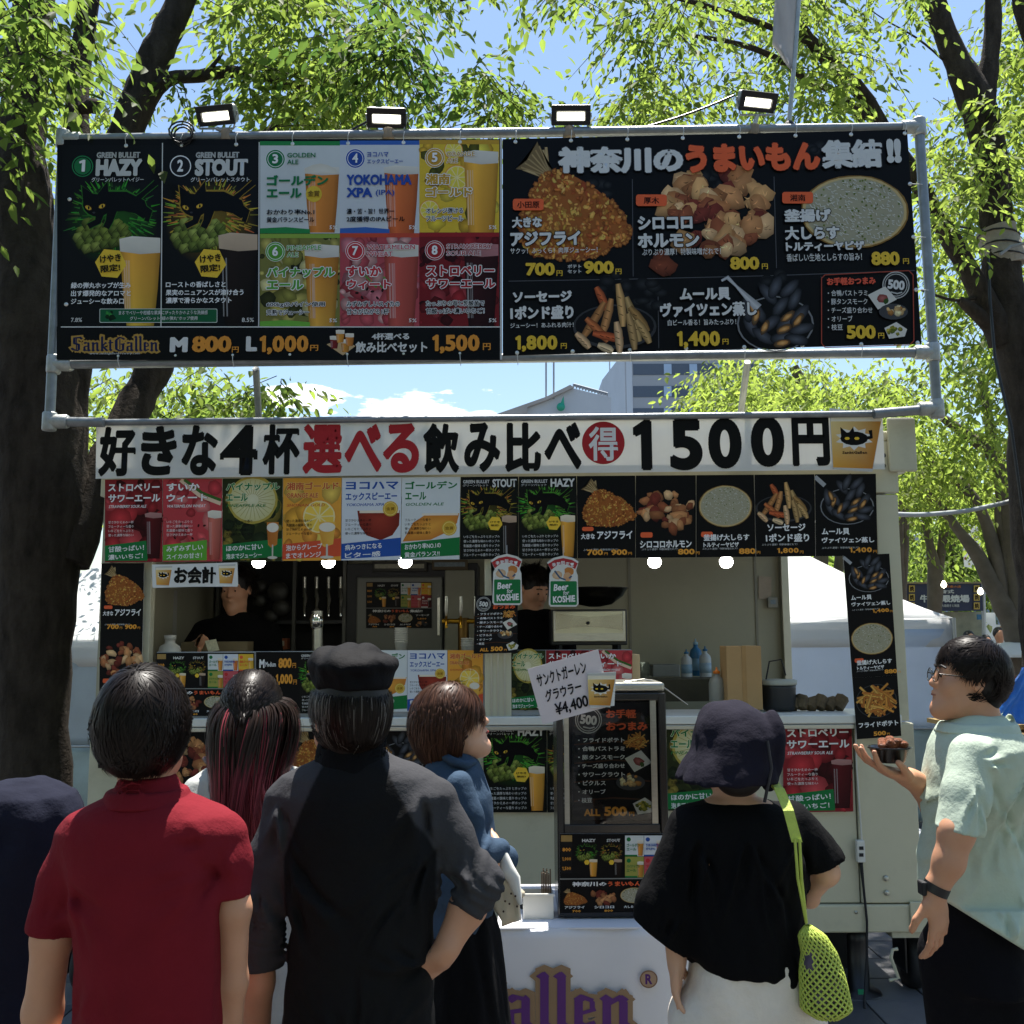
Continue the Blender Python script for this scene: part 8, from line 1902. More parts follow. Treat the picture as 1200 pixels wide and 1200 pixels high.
# ---- the man in glasses holding a bowl
def glasses_man():
 Y = 2.8; cx = W(1145, 1100, Y)[0]; o = root('man in glasses and a pale green shirt, in profile, holding up a black bowl', cx, Y)
 hc = J(1134, 797, Y); hs = .87; M = rotm(R(84), R(9))
 rows = rows_([(836, 1122, 1172, .06), (846, 1112, 1180, .09), (856, 1103, 1186, .13), (875, 1096, 1192, .165), (900, 1090, 1195, .165), (930, 1086, 1197, .15), (965, 1083, 1198, .105), (1000, 1079, 1200, .105), (1040, 1080, 1202, .125), (1068, 1088, 1202, .178), (1108, 1094, 1203, .185)], Y)
 S = SDF((cx - .42, Y - .34, -.01), (cx + .26, Y + .34, 1.74), .005); S.prof([(r[0], r[1] + .01, r[2], r[3] * .78, r[4] * .6) for r in rows[1:]], .03); S.cone(J(1150, 858, Y), J(1143, 812, Y), .056, .052, .03)
 head_sdf(S, hc, M, hs); zh = J(1145, 1120, Y)[2]; legs(S, cx, Y, zh, .05, .09, foot=(-1, 0))
 la = [(1138, 892, -.12, 15), (1121, 975, -.2, 19), (1112, 1010, -.2, 16.5), (1096, 1046, -.19, 12)]; ra = [(1130, 895, .14, 15), (1105, 965, .14, 19), (1085, 925, .06, 14), (1066, 912, .03, 11.5)]
 P1 = arm(S, la, Y); P2 = arm(S, ra, Y); hand_sdf(S, P1[-1], (.08, .04, -1), (-.6, 1, 0), curl=(.3, .35, .4, .45), side=-1, s=1.0)
 hand_sdf(S, P2[-1], (-1, -.25, .32), (.1, -.1, 1), curl=(.32, .26, .28, .42), side=-1, s=1.02, thumb=.5, spread=.35)
 S.build('body', SKIN, o)
 for q in (-1, 1):
  e = hc + hs * (M @ np.array([q * .031, .0885, .002])); MB().lathe((e[0], e[1], e[2] - .002), [(.002, -.004), (.006, -.001), (.0065, .003), (.003, .006)], 10).build('eye', mat('eye_dark', '#1a1210', rough=.2), o)
  MB().tube([hc + hs * (M @ np.array([q * .048, .083, .026])), hc + hs * (M @ np.array([q * .033, .094, .033])), hc + hs * (M @ np.array([q * .014, .094, .028]))], .0035, 5).build('eyebrow', HAIRD, o)
 MB().tube([hc + hs * (M @ np.array([-.016, .095, -.061])), hc + hs * (M @ np.array([0, .103, -.0605])), hc + hs * (M @ np.array([.016, .095, -.061]))], [.0018, .003, .0018], 6).build('lips', mat('lips_brown', '#94584a', rough=.5), o)
 gl = MB(); fr = mat('glasses_frame', '#2a2724', rough=.25, metal=.6)
 for q in (-1, 1): gl.tube([hc + hs * (M @ np.array([q * .034 + .025 * math.cos(a), .108 - abs(.025 * math.cos(a) * q) * .1, .0 + .021 * math.sin(a)])) for a in [k * .45 for k in range(15)]], .0013, 5)
 gl.tube([hc + hs * (M @ np.array([-.01, .109, .003])), hc + hs * (M @ np.array([.01, .109, .003]))], .0014, 5)
 for q in (-1, 1): gl.tube([hc + hs * (M @ np.array([q * .06, .105, .005])), hc + hs * (M @ np.array([q * .083, .06, .007])), hc + hs * (M @ np.array([q * .088, .0, .008])), hc + hs * (M @ np.array([q * .088, -.02, -.015]))], .0017, 5)
 gg = gl.build('glasses', fr, o)
 for q in (-1, 1):
  mm = MB(); mm.add([hc + hs * (M @ np.array([q * .034 + .024 * math.cos(a), .108 - abs(.024 * math.cos(a)) * .1, .02 * math.sin(a)])) for a in [k * math.pi / 8 for k in range(16)]], [tuple(range(16))]); mm.build('lens', glass('spectacle_lens', (.95, .96, .96), .02, .08), gg)
 G = SDF((cx - .3, Y - .34, rows[-1][0] - .03), (cx + .3, Y + .34, rows[0][0] + .02), .0055); G.prof(rows, .02, n=2.2, grow=.002)
 arm(G, [(1138, 886, -.13, 25), (1130, 930, -.165, 25), (1120, 990, -.2, 26)], Y, .02); arm(G, [(1130, 895, .16, 28), (1110, 955, .15, 25)], Y, .03)
 X, Y_, Z = np.meshgrid(*G.ax, indexing='ij', sparse=True)
 G.folds(.005, .11, .6, 71); creases(G, Y, [(1130, 905, 60, 110, 70, 6), (1150, 925, 60, 130, 120, 8), (1100, 900, 70, 110, 120, 6), (1180, 880, 80, 120, 160, 6), (1150, 1085, -120, -60, 90, 6), (1112, 880, -20, 40, 60, 4)], .006, .010, 11)
 a, b = J(1098, 970, Y, -.2), J(1144, 980, Y, -.2); lim = np.where((Z > J(1110, 1050, Y)[2]) & (Y_ < Y - .115) & (X < J(1165, 970, Y)[0]), a[2] + (X - a[0]) * (b[2] - a[2]) / (b[0] - a[0]), -9); G.F = np.maximum(G.F, (lim - Z).astype(np.float32))
 lim = np.where((Y_ > Y + .12) & (X < J(1128, 960, Y)[0]), J(1100, 965, Y)[2], -9); G.F = np.maximum(G.F, (lim - Z).astype(np.float32))
 a, b = J(1082, 1040, Y), J(1165, 1092, Y); hem = np.where(X < b[0], a[2] + (X - a[0]) * (b[2] - a[2]) / (b[0] - a[0]), b[2]) ; G.F = np.maximum(G.F, (hem - Z).astype(np.float32))
 GRS = cloth('mint_shirt', '#b6c3b2', sheen=.05, var=.07, vscale=10, bump=.15, bscale=300); G.build('shirt', GRS, o)
 C_ = SDF((cx - .2, Y - .14, 1.3), (cx + .2, Y + .14, 1.65), .005); cr = rows_([(822, 1122, 1176, .078), (838, 1112, 1182, .094), (858, 1101, 1187, .125)], Y - .002)
 C_.prof(cr, .004, 2.1, grow=.005); C_.prof([(r[0] + .028, r[1], r[2], r[3] - .004, r[4] - .002) for r in cr], .004, 2.1, sub=True); C_.folds(.001, .08, .5, 4).build('collar', GRS, o)
 T_ = SDF((cx - .25, Y - .28, 0), (cx + .28, Y + .28, J(1145, 1050, Y)[2]), .009); T_.prof(rows_([(1046, 1100, 1184, .095), (1090, 1098, 1190, .13), (1120, 1102, 1194, .155), (1150, 1102, 1192, .165)], Y), .03); legs(T_, cx, Y, zh, .05, .105, ankle=.075, feet=False); T_.plane((0, 0, .07), (0, 0, -1)).folds(.004, .1, .4, 75).build('trousers', cloth('trousers_black', '#0f0f14'), o)
 shoes(cx, Y, .05, (-1, 0), mat('shoe_dark', '#18181a'), o)
 w = J(1097, 1041, Y, -.19); dd = P1[3] - P1[2]; dd /= np.linalg.norm(dd); wt = MB(); wt.tube([w - dd * .011, w + dd * .011], pm_(12.4, Y) + .003, 18); wt.build('watch_strap', BLKP, o); MB().box(w[0] - .04, w[1] - .014, w[2] - .016, w[0] - .026, w[1] + .02, w[2] + .018).build('watch_case', DARK, o, .004)
 H = SDF(hc - .17, hc + .17, .006); H.ell(hc + M @ np.array([0, -.02, .026]) * hs, np.array((.08, .1, .102)) * hs, .01, M); H.ell(hc + M @ np.array([0, -.066, -.035]) * hs, np.array((.06, .04, .06)) * hs, .03, M); H.plane(hc + M @ np.array([0, .045, .0]), M @ np.array([0, 1, -.9])); H.cone(hc + M @ np.array([-.085, -.005, -.01]), hc + M @ np.array([-.085, .0, -.05]), .02, .016, .008, sub=True); H.build('hair_base', HAIRD, o)
 strands('hair', hc + M @ np.array([0, -.016, .024]) * hs, M, np.array((.083, .102, .105)) * hs, 7500, lambda U: .045 + .02 * (U[:, 2] > .3), lambda U: ~((U[:, 1] > .4) & (U[:, 2] < .5)) & (U[:, 2] > -.72) & ~((np.abs(U[:, 0]) > .7) & (U[:, 2] < -.02) & (U[:, 1] > -.4)), dk, o, HAIRM, whorl=(0, -.5, .8), grav=.15, w=.0026, lift=(0, .012), jitter=.42, seed=12, cling=.8, nclump=220)
 # bowl of fried chicken
 bc = J(1043, 893, Y, .0); bw = empty('food_bowl', bc, 'black takeaway bowl heaped with fried chicken in the glasses man\'s raised hand', 'bowl')
 BL = mat('black_plastic', '#0c0d0d', rough=.25, var=.05); MB().lathe(bc, [(.004, 0), (.036, 0), (.04, .004), (.052, .036), (.058, .038), (.058, .042), (.05, .041), (.04, .02), (.004, .016)], 24).build('bowl', BL, bw)
 CH = mat('fried_chicken', '#8a4a22', rough=.55, var=.45, vscale=60, bump=.9, bscale=110); r_ = random.Random(2)
 for i in range(15):
  a = r_.uniform(0, 6.3); q = r_.uniform(0, .04); p = bc + np.array([q * math.cos(a), q * math.sin(a), .044 + .012 * (1 - q / .04)]); me = SDF(p - .03, p + .03, .004)
  for k in range(3): me.ell(p + np.array([r_.uniform(-.007, .007) for _ in range(3)]), (.013, .010, .009), .006, rotm(r_.uniform(0, 3), r_.uniform(0, 3)))
  me.build('chicken_piece', CH, bw, smooth=0)
glasses_man()

# ---- the stooping person at the left edge
def navy():
 Y = 2.42; cx = W(-5, 1100, Y)[0]; o = root('stooping person in a dark navy top at the left edge of the photo', cx, Y)
 rows = rows_([(914, 8, 48, .05), (918, -14, 66, .09), (930, -36, 84, .13), (950, -50, 90, .15), (990, -60, 88, .16), (1060, -64, 74, .15), (1150, -60, 50, .14), (1240, -60, 52, .15), (1300, -60, 55, .15)], Y)
 hc = J(-30, 975, Y, .33); M = rotm(0, R(-70)); S = SDF((cx - .4, Y - .25, -.01), (cx + .36, Y + .5, 1.5), .009); S.prof([(r[0], r[1], r[2], r[3] * .85, r[4] * .85) for r in rows[1:]], .04); S.cone(J(0, 950, Y, .08), hc, .06, .05, .03); head_sdf(S, hc, M, 1.0); legs(S, cx, Y, rows[-1][0], .09, .09)
 P1 = arm(S, [(80, 968, .02, 20), (60, 1080, .1, 18), (40, 1120, .28, 13)], Y); P2 = arm(S, [(-60, 968, .02, 20), (-70, 1080, .1, 18), (-40, 1120, .28, 13)], Y)
 for P_, sd in ((P1, 1), (P2, -1)): hand_sdf(S, P_[-1], (0, 1, -.2), (-sd, 0, 0), curl=(.6,) * 4, side=sd)
 S.build('body', SKIN, o)
 G = SDF((cx - .4, Y - .25, rows[-1][0] - .02), (cx + .36, Y + .3, rows[0][0] + .04), .007); G.prof(rows, .03); arm(G, [(76, 966, .0, 24), (62, 1040, .06, 26)], Y, .03); arm(G, [(-60, 968, .02, 25), (-70, 1080, .1, 23)], Y, .03)
 G.folds(.009, .12, .6, 81).build('top', cloth('navy_jersey', '#1c1e2c', sheen=.2), o)
 T_ = SDF((cx - .25, Y - .28, 0), (cx + .28, Y + .28, rows[-1][0] + .08), .012); legs(T_, cx, Y, rows[-1][0], .09, .1, ankle=.07, feet=False); T_.ell((cx, Y, rows[-1][0]), (.16, .13, .08), .03).plane((0, 0, .07), (0, 0, -1)).build('trousers', cloth('trousers_dark', '#1b1c22'), o); shoes(cx, Y, .09, (0, 1), mat('shoe_dark', '#18181a'), o)
 H = SDF(hc - .17, hc + .17, .009); H.ell(hc + M @ np.array([0, -.018, .024]), (.083, .102, .104), .01, M).build('hair', HAIRD, o)
navy()

# ---- the two staff inside
def staff(Y, hp, yaw, rows, label, la, ra, hs=1.0, pitch=-8, hair=.06):
 cx = W(hp[0], 760, Y)[0]; o = empty('person', (cx, Y, 0), label, 'person', rz=0); hc = J(hp[0], hp[1], Y); M = rotm(R(yaw), R(pitch)); zb_ = .5
 rw = rows_(rows, Y); S = SDF((cx - .42, Y - .5, zb_), (cx + .42, Y + .3, hc[2] + .16), .0075); S.prof([(r[0], r[1], r[2], r[3] * .88, r[4] * .85) for r in rw[1:]], .03); S.cone(J(hp[0] + 1, hp[1] + 30, Y), J(hp[0], hp[1] + 12, Y), .053, .053, .03); head_sdf(S, hc, M, hs)
 for P_, q in ((arm(S, la, Y), -1), (arm(S, ra, Y), 1)): hand_sdf(S, P_[-1], (0, -1, .1), (-q * 1.0, 0, -.4), curl=(.5,) * 4, side=q)
 for q in (-1, 1): S.cone((cx + q * .09, Y, .95), (cx + q * .09, Y, .5), .09, .07, .03)
 S.build('body', SKIN, o); G = SDF((cx - .42, Y - .5, zb_ + .02), (cx + .42, Y + .25, rw[0][0] + .02), .008); G.prof(rw, .02); arm(G, [(a, b, c, d + 3) for a, b, c, d in la[:-1]], Y, .03); arm(G, [(a, b, c, d + 3) for a, b, c, d in ra[:-1]], Y, .03); G.folds(.005, .1, .5, 91).build('black_shirt', cloth('staff_black', '#0b0b0d'), o)
 H = SDF(hc - .17, hc + .17, .0065); H.ell(hc + M @ np.array([0, -.02, .03]) * hs, np.array((.082, .102, .1)) * hs, .01, M); H.plane(hc + M @ np.array([0, .05, .0]), M @ np.array([0, 1, -.9])); H.folds(.003, .05, .6, 4).build('hair_base', HAIRD, o)
 strands('hair', hc + M @ np.array([0, -.016, .026]) * hs, M, np.array((.085, .104, .105)) * hs, 2600, hair, lambda U: ~((U[:, 1] > .3) & (U[:, 2] < .5)) & (U[:, 2] > -.6) & ~((np.abs(U[:, 0]) > .7) & (U[:, 2] < -.05)), dk, o, HAIRM, grav=.3, w=.0035, lift=(0, .012), jitter=.5, seed=14)
 for q in (-1, 1):
  e = hc + hs * (M @ np.array([q * .031, .0885, .002])); MB().lathe((e[0], e[1], e[2] - .002), [(.002, -.004), (.006, -.001), (.0065, .003), (.003, .006)], 8).build('eye', mat('eye_dark', '#1a1210', rough=.2), o)
  MB().tube([hc + hs * (M @ np.array([q * .048, .084, .026])), hc + hs * (M @ np.array([q * .033, .095, .032])), hc + hs * (M @ np.array([q * .014, .095, .028]))], .0035, 5).build('eyebrow', HAIRD, o)
 return o
staff(5.75, (277, 691), 172, [(718, 262, 293, .055), (724, 250, 306, .08), (731, 234, 320, .1), (745, 228, 328, .12), (800, 236, 322, .12), (900, 240, 318, .12)], 'staff member in black at the till under the cash desk sign, a banknote in hand',
      [(240, 740, 0, 11), (222, 765, -.08, 10), (238, 752, -.4, 7)], [(314, 742, 0, 11), (322, 790, -.1, 10), (305, 800, -.3, 7)])
nb = tag(sheet('banknote', [(240, 751), (253, 749), (257, 762), (244, 764)], 5.25, .002, mat('banknote', '#c9c4a8', rough=.7, var=.3, vscale=60)), 'pale banknote held up by the staff member at the till', 'banknote')
staff(5.7, (624, 690), -140, [(714, 610, 644, .055), (719, 598, 656, .08), (727, 586, 664, .1), (745, 582, 668, .12), (800, 586, 664, .12), (900, 588, 662, .12)], 'staff member in black looking down beside the steel oven, between the two hanging tags',
      [(592, 738, 0, 11), (586, 785, -.1, 10), (604, 800, -.3, 7)], [(660, 738, 0, 11), (664, 785, -.1, 10), (648, 800, -.3, 7)], pitch=-22)

# ---- people sitting and standing far off on the right
CROWD = [(1136, 748, '#4a648c', '#1c1815', 'far-off person in a blue shirt behind the glasses man\'s head'), (1126, 757, '#9a9c8e', '#2a2320', 'far-off person in a grey-green top, leftmost of the far crowd'), (1156, 752, '#22242a', '#15110f', 'far-off person in black between the blue and the grey shirts'),
         (1171, 744, '#8f989a', '#1d1815', 'far-off person in a pale grey shirt, standing by the white booth'), (1192, 752, '#a85a4a', '#1d1815', 'far-off person in a brick red top at the right edge'), (1183, 768, '#2c2e36', '#15110f', 'far-off seated person in dark clothes behind the white parasol'), (1112, 746, '#b9b7ae', '#1d1815', 'far-off person in an off-white shirt in front of the stall'), (1146, 765, '#5a3a3a', '#15110f', 'far-off person in maroon just above the glasses man\'s hair')]
for i, (px_, py_, c, h_, lab) in enumerate(CROWD):
 Y = 16.5 + (i % 3) * .7; hc = W(px_, py_, Y); cx = hc[0]; o = root(lab, cx, Y); z = hc[2]; sc = z / 1.58
 S = SDF((cx - .35, Y - .25, 0), (cx + .35, Y + .3, z + .2), .022); S.ell(hc, (.078, .095, .115), .02); S.cone(hc, (cx, Y, z - .2), .05, .055, .03); S.ell((cx, Y, z - .38), (.16, .1, .24), .05); S.ell((cx, Y, z - .68), (.15, .11, .14), .05)
 for q in (-1, 1): S.cone((cx + q * .18, Y, z - .24), (cx + q * .23, Y + .02, z - .5), .045, .038, .04); S.cone((cx + q * .23, Y + .02, z - .5), (cx + q * .14, Y - .2, z - .55), .038, .03, .03); S.cone((cx + q * .09, Y, z - .75), (cx + q * .1, Y, .06), .08, .045, .03); S.cone((cx + q * .1, Y, .05), (cx + q * .1, Y - .14, .04), .04, .035, .02)
 S.build('body', SKIN, o, smooth=1)
 G = SDF((cx - .35, Y - .25, z - .85), (cx + .35, Y + .3, z - .1), .022); G.ell((cx, Y, z - .38), (.175, .115, .25), .05); G.ell((cx, Y, z - .66), (.165, .125, .14), .05)
 for q in (-1, 1): G.cone((cx + q * .18, Y, z - .25), (cx + q * .225, Y + .02, z - .44), .06, .058, .04)
 G.build('shirt', cloth('crowd_cloth_%d' % i, c), o, smooth=1); H = SDF(hc - .2, hc + .2, .02); H.ell(hc + np.array([0, .02, .03]), (.09, .1, .105), .02).build('hair', mat('crowd_hair_%d' % i, h_, rough=.6), o)
# ------------------------------------------------------------------ inside the trailer
def thing(name, px_, py_, Y, label, cat_, group=None): return empty(name, W(px_, py_, Y), label, cat_, group)
DGREY = mat('equipment_dark', '#232425', rough=.5, var=.2); WPL = mat('white_plastic', '#c9c8c0', rough=.4, var=.06)
Yb = YB - .02
o = thing('upright_fridge', 470, 760, Yb - .3, 'tall dark fridge with a grey door and a small menu taped on it', 'fridge')
pbox(MB(), 405, 660, 560, 800, Yb - .44, .42).build('fridge_body', DGREY, o, .006)
pbox(MB(), 417, 676, 518, 800, Yb - .50, .055).build('fridge_door', mat('fridge_door_grey', '#77786f', rough=.45, var=.08), o, .01)
pbox(MB(), 521, 668, 556, 800, Yb - .49, .045).build('side_door', mat('side_door_cream', '#93927f', rough=.5, var=.1), o, .008)
pbox(MB(), 512, 700, 516, 745, Yb - .53, .025).build('door_handle', STEEL, o, .003)
poster('menu', [(429, 682), (506, 682), (506, 736), (429, 736)], Yb - .51, 'small menu sheet taped to the grey fridge door inside the trailer', det=0)
pbox(MB(), 180, 660, 250, 800, YB - .9, .02).build('x', TWI) if False else None
o = thing('dark_shelving', 350, 760, Yb - .4, 'dark shelving unit on the left inside the trailer, hung with round pans and glasses', 'shelves')
pbox(MB(), 252, 655, 404, 800, Yb - .16, .1).build('back_panel', mat('shelf_back', '#151615', rough=.7), o)
for y in (727, 762): pbox(MB(), 296, y, 404, y + 4, Yb - .42, .26).build('shelf', DGREY, o)
for x in (252, 342, 401): pbox(MB(), x, 655, x + 4, 800, Yb - .44, .03).build('upright', mat('upright_grey', '#5b5b55', rough=.5, metal=.4), o)
for i, (x, y, r_) in enumerate(((305, 704, 9), (326, 694, 13), (330, 712, 11), (306, 688, 8), (318, 722, 9))):
 c = W(x, y, Yb - .46); t = tag(MB().lathe(c, [(pm_(r_, 6.3), 0), (pm_(r_ - 1, 6.3), -.02), (pm_(r_ - 3, 6.3), -.05), (.004, -.05)], 20, axis='y').build('steel_pan', mat('dull_pan', '#4a4a46', rough=.55, metal=.6, var=.3, vscale=20)), ['small round pan at the left of the hanging pans', 'largest of the round pans hanging inside on the left', 'round pan overlapping the largest one', 'round pan highest by the left post', 'round pan lowest in the cluster'][i], 'pan', 'pans hanging inside')
for i in range(4):
 x = 357 + i * 14; c = W(x, 715, Yb - .47); t = thing('beer_tap', x, 715, Yb - .47, 'steel beer tap number %s from the left in the dark tower row' % ['one', 'two', 'three', 'four'][i], 'tap', 'beer taps on the left')
 MB().tube([W(x, 676, Yb - .45), W(x, 700, Yb - .45)], .012, 8).build('glass_column', STEEL, t); MB().tube([W(x, 690, Yb - .5), W(x + 1, 703, Yb - .54), W(x, 712, Yb - .56)], [.009, .014, .008], 8).build('handle', mat('tap_chrome', '#cfcfca', rough=.12, metal=1), t)
 MB().tube([W(x, 705, Yb - .47), W(x, 713, Yb - .58), W(x, 722, Yb - .58)], [.012, .009, .007], 8).build('spout', mat('tap_chrome', '#cfcfca'), t)
for i in range(3):
 x = 523 + i * 17; t = thing('beer_tap', x, 740, YT + .5, ['first', 'middle', 'last'][i] + ' of the three gold-trimmed taps left of the middle post', 'tap', 'beer taps by the middle post')
 MB().tube([W(x, 699, YT + .5), W(x, 715, YT + .5), W(x, 722, YT + .5)], [.008, .013, .007], 8).build('handle', STEEL, t); MB().tube([W(x, 722, YT + .52), W(x, 726, YT + .42), W(x, 736, YT + .42)], .007, 8).build('spout', mat('brass', '#b98a2c', rough=.25, metal=.9), t)
t = thing('tap_tower', 541, 760, YT + .55, 'brass and steel tap tower left of the middle post', 'tap tower'); MB().tube([W(543, 724, YT + .54), W(543, 765, YT + .54), (W(543, 790, YT + .54)[0], YT + .54, zc + .02)], .03, 14).build('column', mat('brass_dark', '#6a5028', rough=.35, metal=.8), t); MB().tube([W(518, 728, YT + .53), W(562, 728, YT + .53)], .014, 10).build('crossbar', mat('brass', '#b98a2c'), t)
t = thing('tap_tower', 373, 760, YT + .55, 'chrome tap tower behind the man in the cap', 'tap tower'); MB().tube([W(372, 716, YT + .5), W(372, 740, YT + .5), (W(373, 790, YT + .5)[0], YT + .5, zc + .02)], [.03, .028, .035], 14).build('column', STEEL, t); MB().lathe(W(371, 728, YT + .5), [(.02, -.05), (.036, -.03), (.038, .01), (.025, .05), (.008, .07)], 14).build('tap_head', mat('tap_chrome', '#cfcfca'), t)
for i, (x, y, n, l_) in enumerate(((470, 764, 7, 'stack of white paper cups left of the gold-trimmed taps'), (548, 768, 4, 'short stack of clear cups by the middle post'), (760, 832, 3, 'low stack of pale cups on the counter behind the display cabinet'))):
 c = W(x, y, YT + .45); t = thing('cup_stack', x, y, YT + .45, l_, 'cups')
 for k in range(n): MB().lathe((c[0], c[1], c[2] - .02 + k * .012), [(.026, 0), (.034, .07), (.037, .072), (.035, .075), (.03, .06)], 16).build('cup', WPL, t)
for i, (a, b, c_, d, col, l_) in enumerate(((436, 658, 500, 670, '#3c3a33', 'dark flat carton on top of the fridge'), (506, 656, 548, 668, '#5a4c34', 'brown carton on top of the fridge beside the dark one'), (258, 742, 288, 757, '#57523c', 'small olive box on the shelf behind the till'), (300, 744, 318, 760, '#7c7a70', 'grey tin on the lower dark shelf'), (322, 748, 336, 761, '#8a4a2c', 'rust-red tin on the lower dark shelf'), (900, 700, 912, 712, '#8d8a7c', 'small switch box on the rear right wall'))):
 o = thing('storage_tin', a, d, YB - .5, l_, 'box'); pbox(MB(), a, b, c_, d, YB - (.5 if i < 5 else .05), .1 if i < 5 else .03).build('box_body', mat('tin%d' % i, col, rough=.6, var=.2), o, .004); pbox(MB(), a + 3, b + 3, c_ - 3, d - 4, YB - (.503 if i < 5 else .053), .002).build('box_label', mat('tin_label%d' % (i % 2), ('#a8a48f', '#7c8a90')[i % 2], rough=.6, var=.3, vscale=60), o)
# till side: bottle, notice
t = tag(MB().lathe(W(199, 762, YT + .3), [(.055, -.1), (.055, .0), (.05, .02), (.026, .035), (.026, .055), (.03, .056), (.03, .075), (.01, .078)], 18).build('white_tub', WPL), 'white screw-top tub beside the till', 'tub')
pbox(MB(), 212, 752, 290, 768, YT + .42, .12).build('till_block', mat('till_brown', '#6a5c40', rough=.6), t)
t = tag(sheet('paper_notice', [(186, 692), (208, 692), (207, 745), (185, 745)], YB - .95, .001, mat('paper', '#9d9d98', rough=.8, var=.05)), 'white paper notice on the inner left wall under the cash desk sign', 'notice')
# oven and wok
YO = YT + .35
t = thing('steel_oven', 690, 752, YO, 'wide stainless oven with a concave door and centre knob, under the wok', 'oven')
pbox(MB(), 646, 714, 735, 756, YO, .34).build('oven_body', DGREY, t, .006)
pbox(MB(), 648, 716, 733, 752, YO - .012, .011).build('oven_face', mat('oven_face', '#b5b29c', rough=.3, metal=.75, var=.1), t, .004)
c = [(652, 719), (672, 722), (690, 723), (708, 722), (729, 719), (730, 738), (708, 735), (690, 734), (672, 735), (651, 738)]
MB().prism([(p[0], p[2]) for p in WA(c, YO - .02)], YO - .022, YO - .013).build('door_window', mat('oven_window', '#8d8b7c', rough=.2, metal=.8, var=.15), t)
k_ = W(689, 730, YO - .023); MB().lathe(k_, [(.009, 0), (.009, -.012), (.006, -.014)], 12, axis='y').build('knob', DARK, t)
pbox(MB(), 650, 742, 732, 751, YO - .018, .005).build('lower_trim', STEEL, t)
for x in (650, 731): pbox(MB(), x - 1, 716, x + 1, 750, YO - .02, .006).build('corner_screw_strip', STEEL, t)
for x in (655, 724): pbox(MB(), x, 756, x + 4, 764, YO, .3).build('foot', DARK, t)
wk = tag(MB().lathe(W(697, 711, YO + .15), [(.03, 0), (.09, .012), (.15, .055), (.175, .095), (.183, .097), (.178, .1), (.145, .056), (.085, .018), (.02, .008)], 36).build('wok', mat('wok_black_steel', '#3a3835', rough=.22, metal=.9, var=.3, vscale=18)), 'dark steel wok resting on top of the stainless oven', 'wok')
# cartons, bottles, tub on the counter and rear worktop
CARD = mat('cardboard', '#b08d5e', rough=.8, var=.08, vscale=3, bump=.05)
def carton(a, b, c, d, Y, dy, lab, m=CARD):
 o = thing('carton', (a + c) / 2, d, Y, lab, 'carton'); pbox(MB(), a, b, c, d, Y, dy).build('box', m, o, .003)
 pbox(MB(), (a + c) / 2 - 2.5, b - .3, (a + c) / 2 + 2.5, d - 2, Y - .002, .0015).build('tape', mat('parcel_tape', '#a37c48', rough=.35), o); return o
carton(852, 757, 893, 832, YT + .12, .16, 'tall plain brown carton standing on the counter, above the bucket hat')
carton(690, 767, 750, 797, YT + .05, .22, 'low pale brown carton on the counter behind the handwritten sign', mat('cardboard_pale', '#d6b98a', rough=.8, var=.05))
def bottle(x, y, Y, r_, h_, body, cap_, lab, m=None, lbl=None):
 o = thing('pump_bottle', x, y, Y, lab, 'bottle'); c = W(x, y, Y); MB().lathe(c, [(r_ * .95, 0), (r_, .006), (r_, h_ * .6), (r_ * .85, h_ * .7), (r_ * .35, h_ * .78), (r_ * .35, h_ * .84)], 18).build('bottle_body', m or mat('b_' + body, body, rough=.35), o)
 MB().lathe((c[0], c[1], c[2] + h_ * .84), [(r_ * .42, 0), (r_ * .42, h_ * .06), (r_ * .15, h_ * .08), (r_ * .1, h_ * .16)], 12).build('cap', mat('b_' + cap_, cap_, rough=.4), o)
 if lbl: MB().lathe((c[0], c[1], c[2] + h_ * .15), [(r_ * 1.02, 0), (r_ * 1.02, h_ * .32)], 18).build('label', mat('b_' + lbl, lbl, rough=.5), o)
 return o
bottle(805, 794, YB - .3, .036, .18, '#c9cfd2', '#3f7fae', 'white pump bottle with blue cap, left of the three on the rear worktop', lbl='#8fb0c9')
bottle(816, 792, YB - .2, .04, .24, '#3a7aa8', '#9fc3d8', 'tall blue bottle in the middle of the three on the rear worktop', lbl='#8fb6cf')
bottle(827, 794, YB - .3, .038, .2, '#c4cbcf', '#2f6f9e', 'white pump bottle with blue cap, right of the three on the rear worktop', lbl='#9fb9cc')
bottle(841, 829, YT + .24, .042, .2, '#8a8a80', '#e07a1c', 'clear squeeze bottle with an orange nozzle on the counter left of the tall carton')
bottle(858, 829, YT + .18, .022, .12, '#7a6a2c', '#d9d9d2', 'small dark bottle with a white cap and yellow label by the tall carton', lbl='#d9b52c')
o = thing('worktop_tray', 783, 800, YB - .4, 'grey roll of film and white tray on the rear worktop left of the pump bottles', 'tray'); pbox(MB(), 765, 779, 797, 793, YB - .45, .2).build('tray', mat('tray_grey', '#8b8f8f', rough=.4), o, .006); pbox(MB(), 752, 776, 761, 794, YB - .4, .1).build('jar', glass('jar_glass'), o)
pbox(MB(), 740, 796, 880, 822, YT + .9, .3).build('prep_shelf', mat('prep_shelf', '#4e4b40', rough=.5, metal=.4, var=.2), truck)
bk = thing('black_bucket', 912, 832, YT + .22, 'black bucket with a grey lid on the counter at the right end', 'bucket'); c = W(913, 832, YT + .22)
